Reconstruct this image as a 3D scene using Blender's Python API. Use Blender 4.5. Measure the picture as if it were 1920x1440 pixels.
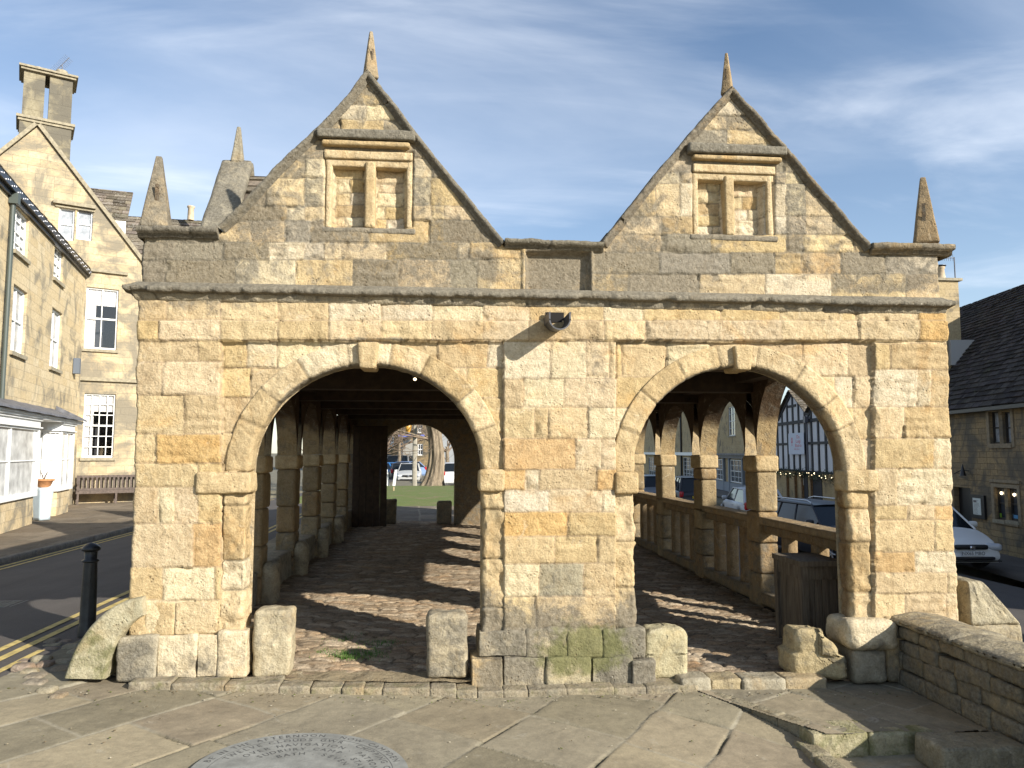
import bpy, math, random
import numpy as np
from mathutils import Vector, Matrix
for _o in list(bpy.data.objects):
    bpy.data.objects.remove(_o)
SC = bpy.context.scene
COL = SC.collection
rad = math.radians
# ------------------------------------------------------------------ camera
FPX, YAW, PITCH, EYE = 1425.0, rad(5.5), rad(5.13), 1.70
cam = bpy.data.cameras.new('camera')
camo = bpy.data.objects.new('camera', cam)
COL.objects.link(camo)
cam.sensor_width = 36.0
cam.lens = FPX / 1920 * 36
cam.clip_start = 0.05
cam.clip_end = 3000
camo.location = (0, 0, EYE)
camo.rotation_euler = (math.pi / 2 + PITCH, 0, -YAW)
SC.camera = camo
# ------------------------------------------------------------------ light
SUN_A, SUN_C = 1.12, 0.70           # sunlight travels along (-A, +1, -C)
el = math.atan2(SUN_C, math.hypot(SUN_A, 1))
sd = Vector((-SUN_A, 1, -SUN_C)).normalized()
sun = bpy.data.lights.new('sun', 'SUN')
sun.energy = 5.0
sun.angle = rad(0.53)
sun.color = (1.0, 0.95, 0.86)
suno = bpy.data.objects.new('sun', sun)
suno.rotation_euler = sd.to_track_quat('-Z', 'Y').to_euler()
COL.objects.link(suno)
W = bpy.data.worlds.new('World')
SC.world = W
W.use_nodes = True
wn = W.node_tree
wn.nodes.clear()
def wnode(t, **k):
    n = wn.nodes.new(t)
    for a, b in k.items():
        setattr(n, a, b)
    return n
sky = wnode('ShaderNodeTexSky', sky_type='NISHITA', sun_disc=False)
sky.sun_elevation = el
sky.sun_rotation = math.atan2(SUN_A, -1.0)      # clockwise from +Y
sky.air_density = 1.0
sky.dust_density = 0.35
sky.ozone_density = 2.2
tc = wnode('ShaderNodeTexCoord')
sep = wnode('ShaderNodeSeparateXYZ')
wn.links.new(tc.outputs['Generated'], sep.inputs[0])
zc = wnode('ShaderNodeMath', operation='MAXIMUM'); zc.inputs[1].default_value = 0.04
wn.links.new(sep.outputs['Z'], zc.inputs[0])
zc2 = wnode('ShaderNodeMath', operation='ADD'); zc2.inputs[1].default_value = 0.12
wn.links.new(zc.outputs[0], zc2.inputs[0])
def wdiv(o):
    d = wnode('ShaderNodeMath', operation='DIVIDE')
    wn.links.new(sep.outputs[o], d.inputs[0]); wn.links.new(zc2.outputs[0], d.inputs[1])
    return d
cx, cy = wdiv('X'), wdiv('Y')
cmb = wnode('ShaderNodeCombineXYZ')
wn.links.new(cx.outputs[0], cmb.inputs[0]); wn.links.new(cy.outputs[0], cmb.inputs[1])
def cloud(rotz, sx, sy, scale, lo, hi, off=(0, 0, 0), det=9, dist=0.6):
    mp = wnode('ShaderNodeMapping')
    mp.inputs['Rotation'].default_value = (0, 0, rad(rotz))
    mp.inputs['Scale'].default_value = (sx, sy, 1)
    mp.inputs['Location'].default_value = off
    wn.links.new(cmb.outputs[0], mp.inputs[0])
    nz = wnode('ShaderNodeTexNoise')
    nz.inputs['Scale'].default_value = scale
    nz.inputs['Detail'].default_value = det
    nz.inputs['Roughness'].default_value = 0.55
    nz.inputs['Distortion'].default_value = dist
    wn.links.new(mp.outputs[0], nz.inputs['Vector'])
    mr = wnode('ShaderNodeMapRange', interpolation_type='SMOOTHSTEP')
    mr.inputs['From Min'].default_value = lo
    mr.inputs['From Max'].default_value = hi
    wn.links.new(nz.outputs['Fac'], mr.inputs['Value'])
    return mr
c1 = cloud(28, 0.42, 1.0, 0.9, 0.36, 0.86, (3.1, 1.7, 0))
c2 = cloud(48, 0.38, 1.0, 2.4, 0.46, 0.84, (0.3, 4.2, 0))
cs = wnode('ShaderNodeMath', operation='ADD')
wn.links.new(c1.outputs[0], cs.inputs[0]); wn.links.new(c2.outputs[0], cs.inputs[1])
# more veil towards the horizon
hz = wnode('ShaderNodeMapRange')
hz.inputs['From Min'].default_value = 0.50; hz.inputs['From Max'].default_value = 0.08
hz.inputs['To Min'].default_value = 0.0; hz.inputs['To Max'].default_value = 0.28
wn.links.new(sep.outputs['Z'], hz.inputs['Value'])
cs2 = wnode('ShaderNodeMath', operation='ADD')
wn.links.new(cs.outputs[0], cs2.inputs[0]); wn.links.new(hz.outputs[0], cs2.inputs[1])
cm = wnode('ShaderNodeMath', operation='MULTIPLY', use_clamp=True); cm.inputs[1].default_value = 0.46
wn.links.new(cs2.outputs[0], cm.inputs[0])
SKYS = 0.106
mixc = wnode('ShaderNodeMix', data_type='RGBA')
mixc.inputs['B'].default_value = (7.0, 7.4, 8.0, 1)
wn.links.new(cm.outputs[0], mixc.inputs['Factor'])
wn.links.new(sky.outputs[0], mixc.inputs['A'])
bg = wnode('ShaderNodeBackground'); bg.inputs['Strength'].default_value = SKYS
wn.links.new(mixc.outputs['Result'], bg.inputs['Color'])
wo = wnode('ShaderNodeOutputWorld')
wn.links.new(bg.outputs[0], wo.inputs[0])
SC.view_settings.view_transform = 'Standard'
SC.view_settings.look = 'None'
SC.view_settings.gamma = 1
SC.view_settings.exposure = 0.72
SC.cycles.max_bounces = 6
SC.cycles.diffuse_bounces = 4

# ------------------------------------------------------------------ projection helpers (photo pixel, 1920 x 1440, <-> world)
Fw = np.array([math.sin(YAW) * math.cos(PITCH), math.cos(YAW) * math.cos(PITCH), math.sin(PITCH)])
Rt = np.array([math.cos(YAW), -math.sin(YAW), 0.0])
Up = np.cross(Rt, Fw)
CAM = np.array([0, 0, EYE])
def ray(px, py):
    return Fw + (px - 960) / FPX * Rt + (720 - py) / FPX * Up
def onY(px, py, Y):
    d = ray(px, py); t = Y / d[1]
    return CAM + t * d
def onZ(px, py, z):
    d = ray(px, py); t = (z - EYE) / d[2]
    return CAM + t * d
def onX(px, py, X):
    d = ray(px, py); t = X / d[0]
    return CAM + t * d
def at(px, py, depth):
    return CAM + ray(px, py) * depth
def proj(X, Y, Z):
    c = Fw[0] * X + Fw[1] * Y + Fw[2] * (Z - EYE)
    a = Rt[0] * X + Rt[1] * Y
    b = Up[0] * X + Up[1] * Y + Up[2] * (Z - EYE)
    return 960 + a / c * FPX, 720 - b / c * FPX

# ------------------------------------------------------------------ noise
def _hash(ix, iy, iz, seed):
    h = (ix.astype(np.int64) * 374761393 + iy.astype(np.int64) * 668265263 + iz.astype(np.int64) * 2147483647 // 7 + seed * 1274126177) & 0xffffffff
    h = ((h ^ (h >> 13)) * 1274126177) & 0xffffffff
    h = ((h ^ (h >> 16)) * 2246822519) & 0xffffffff
    return ((h ^ (h >> 15)) & 0xffffff) / float(0xffffff)
def vnoise(x, y, z, seed=0):
    x, y, z = np.broadcast_arrays(np.asarray(x, float), np.asarray(y, float), np.asarray(z, float))
    x0, y0, z0 = np.floor(x), np.floor(y), np.floor(z)
    fx, fy, fz = x - x0, y - y0, z - z0
    fx, fy, fz = [f * f * (3 - 2 * f) for f in (fx, fy, fz)]
    r = 0
    for i in (0, 1):
        for j in (0, 1):
            for k in (0, 1):
                w = (fx if i else 1 - fx) * (fy if j else 1 - fy) * (fz if k else 1 - fz)
                r = r + w * _hash(x0 + i, y0 + j, z0 + k, seed)
    return r * 2 - 1
def fbm(x, y, z, oct=4, seed=0, gain=0.5):
    a, r, f, t = 1.0, 0, 1.0, 0
    for o in range(oct):
        r = r + a * vnoise(np.asarray(x) * f, np.asarray(y) * f, np.asarray(z) * f, seed + o * 17)
        t += a; a *= gain; f *= 2.03
    return r / t
def sst(a, b, x):
    t = np.clip((x - a) / (b - a), 0, 1)
    return t * t * (3 - 2 * t)
def voronoi(x, y, seed=0, jit=0.8):
    """F1, F2, cell id (0..1) on unit cells"""
    x0, y0 = np.floor(x), np.floor(y)
    f1 = np.full(x.shape, 9.0); f2 = np.full(x.shape, 9.0); cid = np.zeros(x.shape)
    for i in (-1, 0, 1):
        for j in (-1, 0, 1):
            ax, ay = x0 + i, y0 + j
            hx = _hash(ax, ay, ax * 0, seed); hy = _hash(ax, ay, ax * 0 + 7, seed)
            off = 0.5 * (np.mod(ay, 2))
            dx = ax + 0.5 + (hx - 0.5) * jit + 0 * off - x
            dy = ay + 0.5 + (hy - 0.5) * jit - y
            d = np.sqrt(dx * dx + dy * dy)
            closer = d < f1
            f2 = np.where(closer, f1, np.minimum(f2, d))
            cid = np.where(closer, _hash(ax, ay, ax * 0 + 3, seed), cid)
            f1 = np.where(closer, d, f1)
    return f1, f2, cid

# ------------------------------------------------------------------ mesh building
class MB:
    def __init__(s):
        s.v, s.f, s.n, s.t, s.g = [], [], 0, [], []
    def add(s, v, f, tint=None, moss=0.0, mat=0, smooth=True):
        v = np.asarray(v, float).reshape(-1, 3)
        if isinstance(f, np.ndarray):
            fl = [f]
        else:
            d = {}
            for q in f:
                d.setdefault(len(q), []).append(q)
            fl = [np.array(x) for x in d.values()]
        for a in fl:
            if len(a):
                s.f.append((a + s.n, mat, smooth))
        s.v.append(v)
        m = len(v)
        if tint is None:
            tint = (1, 1, 1, 0)
        tint = np.asarray(tint, float)
        s.t.append(np.broadcast_to(tint, (m, 4)) if tint.ndim == 1 else tint)
        s.g.append(np.broadcast_to(np.asarray(moss, float), (m,)))
        s.n += m
    def box(s, x0, x1, y0, y1, z0, z1, mat=0, tint=None, M=None, moss=0):
        v = np.array([(x, y, z) for x in (x0, x1) for y in (y0, y1) for z in (z0, z1)], float)
        if M is not None:
            v = v @ np.array(M.to_3x3()).T + np.array(M.translation)
        s.add(v, np.array([(0, 1, 3, 2), (4, 6, 7, 5), (0, 4, 5, 1), (2, 3, 7, 6), (0, 2, 6, 4), (1, 5, 7, 3)]), tint, moss, mat, False)
    def quad(s, a, b, c, d, mat=0, tint=None):
        s.add([a, b, c, d], np.array([(0, 1, 2, 3)]), tint, 0, mat, False)
    def tube(s, pts, r, n=8, mat=0, tint=None, caps=True, smooth=True):
        pts = [np.asarray(p, float) for p in pts]
        rs = r if hasattr(r, '__len__') else [r] * len(pts)
        V = []
        up = np.array([0.13, 0.21, 0.97])
        for i, p in enumerate(pts):
            d = (pts[min(i + 1, len(pts) - 1)] - pts[max(i - 1, 0)])
            d = d / (np.linalg.norm(d) + 1e-9)
            a = np.cross(d, up if abs(d @ up) < 0.95 else np.array([1, 0, 0.0])); a /= np.linalg.norm(a)
            b = np.cross(d, a)
            for k in range(n):
                t = 2 * math.pi * k / n
                V.append(p + rs[i] * (math.cos(t) * a + math.sin(t) * b))
        F = []
        for i in range(len(pts) - 1):
            for k in range(n):
                k2 = (k + 1) % n
                F.append((i * n + k, i * n + k2, (i + 1) * n + k2, (i + 1) * n + k))
        s.add(V, np.array(F), tint, 0, mat, smooth)
        if caps:
            s.add(V[:n], [tuple(range(n))], tint, 0, mat, False)
            s.add(V[-n:], [tuple(range(n))], tint, 0, mat, False)
    def lathe(s, c, prof, n=20, mat=0, tint=None, M=None):
        V = [(r * math.cos(2 * math.pi * k / n), r * math.sin(2 * math.pi * k / n), z) for r, z in prof for k in range(n)]
        V = np.array(V)
        if M is not None:
            V = V @ np.array(M).T
        V = V + np.array(c)
        F = [(i * n + k, i * n + (k + 1) % n, (i + 1) * n + (k + 1) % n, (i + 1) * n + k) for i in range(len(prof) - 1) for k in range(n)]
        s.add(V, np.array(F), tint, 0, mat, True)
    def prism(s, poly, axis, a0, a1, mat=0, tint=None):
        """poly in the two other axes, extruded along axis 0/1/2"""
        def mk(p, a):
            q = list(p); q.insert(axis, a); return q
        n = len(poly)
        V = [mk(p, a0) for p in poly] + [mk(p, a1) for p in poly]
        F = [(i, (i + 1) % n, n + (i + 1) % n, n + i) for i in range(n)]
        s.add(V, F + [tuple(range(n)), tuple(range(n, 2 * n))], tint, 0, mat, False)
    def grid(s, P, mask=None, tint=None, moss=0.0, mat=0, smooth=True):
        """P: (a,b,3) array"""
        a, b = P.shape[:2]
        idx = np.arange(a * b).reshape(a, b)
        q = np.stack([idx[:-1, :-1], idx[1:, :-1], idx[1:, 1:], idx[:-1, 1:]], -1)
        q = q[mask] if mask is not None else q.reshape(-1, 4)
        t = tint.reshape(-1, 4) if isinstance(tint, np.ndarray) and tint.ndim == 3 else tint
        g = moss.reshape(-1) if isinstance(moss, np.ndarray) else moss
        V = P.reshape(-1, 3)
        if mask is not None:
            used = np.zeros(a * b, bool); used[q.ravel()] = True
            remap = np.cumsum(used) - 1
            V = V[used]; q = remap[q]
            if t is not None and np.ndim(t) == 2: t = t[used]
            if np.ndim(g) == 1: g = g[used]
        s.add(V, q, t, g, mat, smooth)
    def rock(s, c, size, r=0.03, amp=0.008, tint=(.5, .4, .25, 0), moss=0.0, seed=0, res=0.03, freq=9.0, warp=None, M=None, mat=0, topgrime=0.0, afn=None):
        c = np.asarray(c, float); h = np.asarray(size, float) / 2
        r = min(r, h.min() * 0.98)
        n = [max(2, int(math.ceil(2 * x / res))) for x in h]
        V, F, off = [], [], 0
        for ax in range(3):
            u, w = [(1, 2), (2, 0), (0, 1)][ax]
            for sg in (-1, 1):
                A, B = np.meshgrid(np.linspace(-1, 1, n[u] + 1), np.linspace(-1, 1, n[w] + 1), indexing='ij')
                P = np.zeros(A.shape + (3,))
                P[..., u] = A * h[u]; P[..., w] = B * h[w]; P[..., ax] = sg * h[ax]
                idx = np.arange(A.size).reshape(A.shape) + off
                q = np.stack([idx[:-1, :-1], idx[1:, :-1], idx[1:, 1:], idx[:-1, 1:]], -1).reshape(-1, 4)
                if sg < 0: q = q[:, ::-1]
                V.append(P.reshape(-1, 3)); F.append(q); off += A.size
        V = np.concatenate(V); F = np.concatenate(F)
        _, ui, inv = np.unique(np.round(V * 1e5).astype(np.int64), axis=0, return_index=True, return_inverse=True)
        V = V[ui]; F = inv.reshape(-1)[F]
        Q = np.clip(V, -(h - r), h - r)
        N = V - Q
        N /= np.linalg.norm(N, axis=1)[:, None] + 1e-9
        P = Q + r * N
        Wp = P + c
        d = fbm(Wp[:, 0] * freq, Wp[:, 1] * freq, Wp[:, 2] * freq, 4, seed)
        d2 = fbm(Wp[:, 0] * freq * .28 + 7, Wp[:, 1] * freq * .28, Wp[:, 2] * freq * .28, 2, seed + 5)
        P = P + N * (amp * (d + 1.3 * d2))[:, None]
        if warp is not None:
            P = warp(P)
        if M is not None:
            P = P @ np.array(M).T
        P = P + c
        t = np.tile(np.array(tint, float), (len(P), 1))
        if topgrime:
            t[:, 3] = np.clip(t[:, 3] + topgrime * np.clip(N[:, 2], 0, 1), 0, 1)
        if afn is not None:
            g_, moss = afn(P); t[:, 3] = np.maximum(t[:, 3] * .5, g_)
        s.add(P, F, t, moss, mat, True)
    def build(s, name, mats, parent=None, attrs=True):
        me = bpy.data.meshes.new(name)
        if s.n == 0:
            return None
        v = np.concatenate(s.v)
        me.vertices.add(len(v)); me.vertices.foreach_set('co', v.ravel())
        lv = np.concatenate([a.ravel() for a, m, k in s.f])
        tot = np.concatenate([np.full(len(a), a.shape[1]) for a, m, k in s.f])
        mi = np.concatenate([np.full(len(a), m) for a, m, k in s.f])
        sm = np.concatenate([np.full(len(a), k) for a, m, k in s.f])
        st = np.concatenate([[0], np.cumsum(tot)[:-1]])
        me.loops.add(len(lv)); me.loops.foreach_set('vertex_index', lv.astype(np.int32))
        me.polygons.add(len(tot))
        me.polygons.foreach_set('loop_start', st.astype(np.int32))
        me.polygons.foreach_set('loop_total', tot.astype(np.int32))
        me.polygons.foreach_set('material_index', mi.astype(np.int32))
        me.polygons.foreach_set('use_smooth', sm.astype(bool))
        me.update(calc_edges=True)
        if attrs:
            a = me.attributes.new('tint', 'FLOAT_COLOR', 'POINT')
            a.data.foreach_set('color', np.concatenate(s.t).ravel().astype(np.float32))
            a = me.attributes.new('moss', 'FLOAT', 'POINT')
            a.data.foreach_set('value', np.concatenate(s.g).astype(np.float32))
        me.validate()
        for m in (mats if isinstance(mats, (list, tuple)) else [mats]):
            me.materials.append(m)
        o = bpy.data.objects.new(name, me)
        COL.objects.link(o)
        if parent is not None:
            o.parent = parent
        return o
def tag(o, label=None, cat=None, group=None, kind=None):
    if label: o['label'] = label
    if cat: o['category'] = cat
    if group: o['group'] = group
    if kind: o['kind'] = kind
    return o
def empty(name, loc=(0, 0, 0), rz=0.0, label=None, cat=None, group=None):
    o = bpy.data.objects.new(name, None)
    o.location = loc; o.rotation_euler = (0, 0, rz)
    o.empty_display_size = 0.2
    COL.objects.link(o)
    return tag(o, label, cat, group)
def copy_tree(o, parent=None):
    c = o.copy(); COL.objects.link(c); c.parent = parent
    for ch in [x for x in bpy.data.objects if x.parent == o]:
        copy_tree(ch, c)
    return c
def text_geo(txt, size=1.0, extrude=0.0, font=None):
    cu = bpy.data.curves.new('t', 'FONT'); cu.body = txt; cu.size = size; cu.extrude = extrude
    cu.align_x = 'CENTER'; cu.align_y = 'CENTER'; cu.resolution_u = 2
    o = bpy.data.objects.new('t', cu); COL.objects.link(o)
    dg = bpy.context.evaluated_depsgraph_get(); dg.update()
    me = o.evaluated_get(dg).to_mesh()
    V = np.array([v.co[:] for v in me.vertices]).reshape(-1, 3); F = [tuple(p.vertices) for p in me.polygons]
    o.evaluated_get(dg).to_mesh_clear()
    bpy.data.objects.remove(o); bpy.data.curves.remove(cu)
    return V, F

# ------------------------------------------------------------------ materials
class NT:
    def __init__(s, name):
        s.m = bpy.data.materials.new(name); s.m.use_nodes = True
        s.t = s.m.node_tree; s.t.nodes.clear()
        s.out = s.n('ShaderNodeOutputMaterial'); s.b = s.n('ShaderNodeBsdfPrincipled')
        s.t.links.new(s.b.outputs[0], s.out.inputs[0])
        s.tc = s.n('ShaderNodeTexCoord').outputs['Object']
    def n(s, t, ins=None, **k):
        x = s.t.nodes.new(t)
        for a, b in k.items(): setattr(x, a, b)
        for a, b in (ins or {}).items(): s.set(x, a, b)
        return x
    def set(s, x, a, b):
        if isinstance(b, bpy.types.NodeSocket): s.t.links.new(b, x.inputs[a])
        else: x.inputs[a].default_value = b
    def noise(s, scale, det=4, rough=.55, vec=None, dist=0, out='Fac'):
        return s.n('ShaderNodeTexNoise', {'Vector': vec or s.tc, 'Scale': scale, 'Detail': det, 'Roughness': rough, 'Distortion': dist}).outputs[out]
    def mr(s, v, a, b, c=0.0, d=1.0, smooth=False):
        return s.n('ShaderNodeMapRange', {'Value': v, 'From Min': a, 'From Max': b, 'To Min': c, 'To Max': d},
                   interpolation_type='SMOOTHSTEP' if smooth else 'LINEAR').outputs[0]
    def math(s, op, a, b=0.0, clamp=False):
        return s.n('ShaderNodeMath', {0: a, 1: b}, operation=op, use_clamp=clamp).outputs[0]
    def mix(s, f, a, b, blend='MIX'):
        return s.n('ShaderNodeMix', {'Factor': f, 'A': a, 'B': b}, data_type='RGBA', blend_type=blend).outputs['Result']
    def bump(s, h, strength=.3, dist=.01, nrm=None):
        x = s.n('ShaderNodeBump', {'Height': h, 'Strength': strength, 'Distance': dist})
        if nrm is not None: s.set(x, 'Normal', nrm)
        return x.outputs[0]
    def fin(s, col=None, rough=.85, nrm=None, spec=None, **k):
        if col is not None: s.set(s.b, 'Base Color', col)
        s.set(s.b, 'Roughness', rough)
        if nrm is not None: s.set(s.b, 'Normal', nrm)
        if spec is not None: s.set(s.b, 'Specular IOR Level', spec)
        for a, b in k.items(): s.set(s.b, a.replace('_', ' '), b)
        return s.m
def C(r, g, b): return (r, g, b, 1)
def mat(name, col, rough=.7, metal=0.0, var=0.0, scale=8.0, bump=0.0, coat=0.0, spec=.5, emit=None):
    t = NT(name)
    c = C(*col)
    if var:
        n = t.noise(scale, 5)
        c = t.mix(t.mr(n, .3, .7), C(*[x * (1 - var) for x in col]), C(*[min(1, x * (1 + var)) for x in col]))
    nr = t.bump(t.noise(scale * 4, 4), bump, .01) if bump else None
    m = t.fin(c, rough, nr, spec, Metallic=metal, Coat_Weight=coat)
    if emit:
        t.set(t.b, 'Emission Color', C(*emit[0])); t.set(t.b, 'Emission Strength', emit[1])
    return m
def stone_mat(name='weathered_limestone', bumpk=1.0, gcol=(.135, .122, .096)):
    t = NT(name)
    at_ = t.n('ShaderNodeAttribute', attribute_name='tint')
    mo = t.n('ShaderNodeAttribute', attribute_name='moss').outputs['Fac']
    tint, gr = at_.outputs['Color'], at_.outputs['Alpha']
    big = t.noise(2.3, 6, .62, dist=.6)
    mid = t.noise(11, 6, .65)
    fine = t.noise(70, 5, .7)
    c = t.mix(1.0, tint, t.mix(t.mr(mid, .28, .72), C(.78, .74, .68), C(1.18, 1.17, 1.15)), 'MULTIPLY')
    c = t.mix(t.mr(big, .52, .74, 0, .55, True), c, t.mix(1.0, tint, C(1.02, .80, .52), 'MULTIPLY'))
    c = t.mix(t.mr(fine, .32, .68), t.mix(1.0, c, C(.78, .75, .70), 'MULTIPLY'), t.mix(1.0, c, C(1.13, 1.13, 1.13), 'MULTIPLY'))
    st_ = t.noise(3.4, 8, .75, dist=1.4)
    c = t.mix(t.mr(st_, .54, .68, 0, .5, True), c, t.mix(1.0, c, C(.66, .58, .48), 'MULTIPLY'))
    # pale lime bloom
    pale = t.noise(5.5, 7, .7, dist=1.0)
    c = t.mix(t.mr(pale, .58, .72, 0, .45, True), c, C(.60, .52, .38))
    mps = t.n('ShaderNodeMapping', {'Vector': t.tc, 'Scale': (7, 7, .55)}).outputs[0]
    c = t.mix(t.mr(t.noise(1.0, 6, .7, mps, .5), .54, .72, 0, .42, True), c, t.mix(1.0, c, C(.60, .56, .50), 'MULTIPLY'))
    # grime: grey-black lichen crust
    gn = t.noise(7.0, 8, .72, dist=.8)
    gm = t.mr(t.math('ADD', gn, t.math('MULTIPLY', gr, .74)), .68, .96, 0, 1, True)
    gn2 = t.noise(38, 4, .6)
    gc = t.mix(t.mr(gn2, .35, .68), C(*[x * .72 for x in gcol]), C(*[x * 1.55 for x in gcol]))
    c = t.mix(t.math('MULTIPLY', gm, .80), c, gc)
    # white and ochre lichen spots
    vo = t.n('ShaderNodeTexVoronoi', {'Vector': t.tc, 'Scale': 21.0, 'Randomness': 1.0}, feature='F1')
    sp = t.mr(t.math('ADD', vo.outputs['Distance'], t.math('MULTIPLY', t.noise(3.1, 3), .9)), .44, .39, 0, .7, True)
    c = t.mix(t.math('MULTIPLY', sp, gr, True), c, C(.50, .47, .38))
    c = t.mix(t.mr(t.math('ADD', t.noise(9, 6, .7), t.math('MULTIPLY', mo, .8)), .74, 1.05, 0, .85, True), c,
              t.mix(gn2, C(.06, .066, .022), C(.19, .185, .075)))
    pit = t.n('ShaderNodeTexVoronoi', {'Vector': t.tc, 'Scale': 34.0}, feature='F1').outputs['Distance']
    pitm = t.math('MULTIPLY', t.mr(pit, .16, .34, -1, 0), t.mr(t.noise(6, 3), .54, .68))
    h = t.math('ADD', t.math('MULTIPLY', mid, 1.7), t.math('MULTIPLY', fine, .55))
    h = t.math('ADD', h, t.math('MULTIPLY', t.noise(27, 5, .6, dist=.5), 1.1))
    h = t.math('ADD', h, t.math('MULTIPLY', pitm, .7))
    # diagonal tooling streaks
    mp = t.n('ShaderNodeMapping', {'Vector': t.tc, 'Rotation': (0, rad(8), 0), 'Scale': (4, 4, 46)}).outputs[0]
    h = t.math('ADD', h, t.math('MULTIPLY', t.noise(1.6, 5, .6, mp, 1.2), .28))
    nr = t.bump(h, .78 * bumpk, .013)
    c = t.mix(t.math('MULTIPLY', t.math('MULTIPLY', pitm, -.4), 1.0, True), c, C(.16, .11, .06))
    return t.fin(c, .93, nr, .15)
def ashlar_mat(name, c1, c2, mort, bw=.5, bh=.24, grime=.3, gcol=(.12, .11, .09), bump=.5, gscale=1.0, gdir=None):
    t = NT(name)
    s = t.n('ShaderNodeSeparateXYZ', {0: t.tc})
    v = t.n('ShaderNodeCombineXYZ', {0: t.math('ADD', s.outputs[0], s.outputs[1]), 1: s.outputs[2]}).outputs[0]
    wob = t.noise(3.0, 3, out='Color')
    v = t.n('ShaderNodeVectorMath', {0: v, 1: t.n('ShaderNodeVectorMath', {0: wob, 'Scale': .04}, operation='SCALE').outputs[0]}, operation='ADD').outputs[0]
    def br(bw, bh, of):
        return t.n('ShaderNodeTexBrick', {'Vector': v, 'Color1': C(*c1), 'Color2': C(*c2), 'Mortar': C(*mort), 'Scale': 1.0,
                   'Mortar Size': .008, 'Mortar Smooth': .3, 'Bias': 0.0, 'Brick Width': bw, 'Row Height': bh}, offset=of, squash=1.4, squash_frequency=3)
    b = br(bw, bh, .42)
    n1 = t.noise(1.1 * gscale, 6, .65, dist=.7)
    n2 = t.noise(14, 5, .65)
    c = t.mix(t.mr(n2, .3, .7), t.mix(1.0, b.outputs[0], C(.75, .72, .68), 'MULTIPLY'), t.mix(1.0, b.outputs[0], C(1.2, 1.18, 1.14), 'MULTIPLY'))
    c = t.mix(t.mr(t.math('ADD', n1, t.math('MULTIPLY', n2, .25)), .70 - grime * .4, .86 - grime * .35, 0, .85, True), c, C(*gcol))
    h = t.math('ADD', t.math('MULTIPLY', b.outputs['Fac'], -1.2), t.math('MULTIPLY', n2, 1.0))
    return t.fin(c, .92, t.bump(h, bump, .02), .15)
def slate_mat(name, dark, light, lichen=.5):
    t = NT(name)
    tint = t.n('ShaderNodeAttribute', attribute_name='tint').outputs['Color']
    n = t.noise(16, 6, .7); m = t.noise(2.2, 5, .65)
    c = t.mix(t.mr(n, .3, .7), C(*dark), C(*light))
    c = t.mix(1.0, c, tint, 'MULTIPLY')
    c = t.mix(t.mr(t.math('ADD', n, t.math('MULTIPLY', m, .5)), .98 - lichen * .2, 1.08 - lichen * .2, 0, .8), c, C(.38, .36, .31))
    c = t.mix(t.mr(m, .60, .75, 0, .6), c, C(.05, .06, .02))
    return t.fin(c, .9, t.bump(n, .7, .02), .2)
# ================================================================== THE MARKET HALL
STONE = stone_mat()
D = 6.06                      # plane of the front wall
TH = 0.17                     # thickness of the front wall
CREAM, PALE, ORNG, OCHR, GREY, TAN = (.525, .425, .270), (.560, .485, .345), (.500, .350, .175), (.450, .345, .195), (.33, .30, .23), (.480, .378, .225)
rng = random.Random(11)
hall = empty('market_hall', (0, D, 0), 0, 'open arcaded market hall of golden stone with twin gables and round arches', 'market hall')
hall.location = (0, 0, 0)
def X_(px, py=900, Y=D): return onY(px, py, Y)[0]
def Z_(px, py, Y=D): return onY(px, py, Y)[2]

# ---- stone layout traced in photo pixels: (x0, y0, x1, y1, colour or None)
BL = []
SPEC = [((943, 822, 1078, 880), ORNG), ((943, 960, 1064, 1004), ORNG), ((1691, 763, 1800, 820), OCHR), ((1452, 474, 1576, 514), OCHR), ((1697, 514, 1770, 563), OCHR),
        ((1716, 580, 1800, 645), ORNG), ((1665, 645, 1800, 693), OCHR), ((1640, 1033, 1710, 1071), ORNG), ((364, 981, 417, 1062), ORNG), ((348, 741, 417, 814), TAN),
        ((297, 814, 417, 868), ORNG), ((1010, 1056, 1093, 1117), GREY), ((240, 575, 315, 603), OCHR), ((240, 603, 302, 629), OCHR), ((943, 881, 983, 918), ORNG),
        ((1117, 881, 1155, 918), ORNG), ((983, 881, 1011, 918), PALE), ((1748, 947, 1800, 973), ORNG), ((1640, 974, 1748, 1032), TAN), ((1031, 641, 1098, 695), PALE),
        ((1093, 1056, 1155, 1117), TAN), ((875, 641, 914, 711), OCHR), ((820, 660, 914, 711), OCHR), ((1155, 712, 1235, 764), TAN), ((1314, 217, 1362, 245), OCHR), ((1568, 590, 1602, 622), ORNG),
        ((1678, 879, 1800, 946), PALE), ((555, 503, 662, 550), TAN), ((662, 503, 746, 550), OCHR), ((746, 503, 845, 550), TAN), ((585, 430, 700, 455), OCHR)]
def course(x0, x1, y0, y1, joints):
    xs = [x0] + [j for j in joints if x0 < j < x1] + [x1]
    for a, b in zip(xs[:-1], xs[1:]):
        col = None
        for (sx0, sy0, sx1, sy1), c in SPEC:
            if sx0 - 6 <= (a + b) / 2 <= sx1 + 6 and sy0 - 4 <= (y0 + y1) / 2 <= sy1 + 4: col = c
        BL.append((a, y0, b, y1, col))
def auto(x0, x1, y0, y1, w=88, jit=.35):
    xs, x = [], x0
    while True:
        x += w * (1 + rng.uniform(-jit, jit))
        if x > x1 - w * .45: break
        xs.append(x)
    course(x0, x1, y0, y1, xs)
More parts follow.
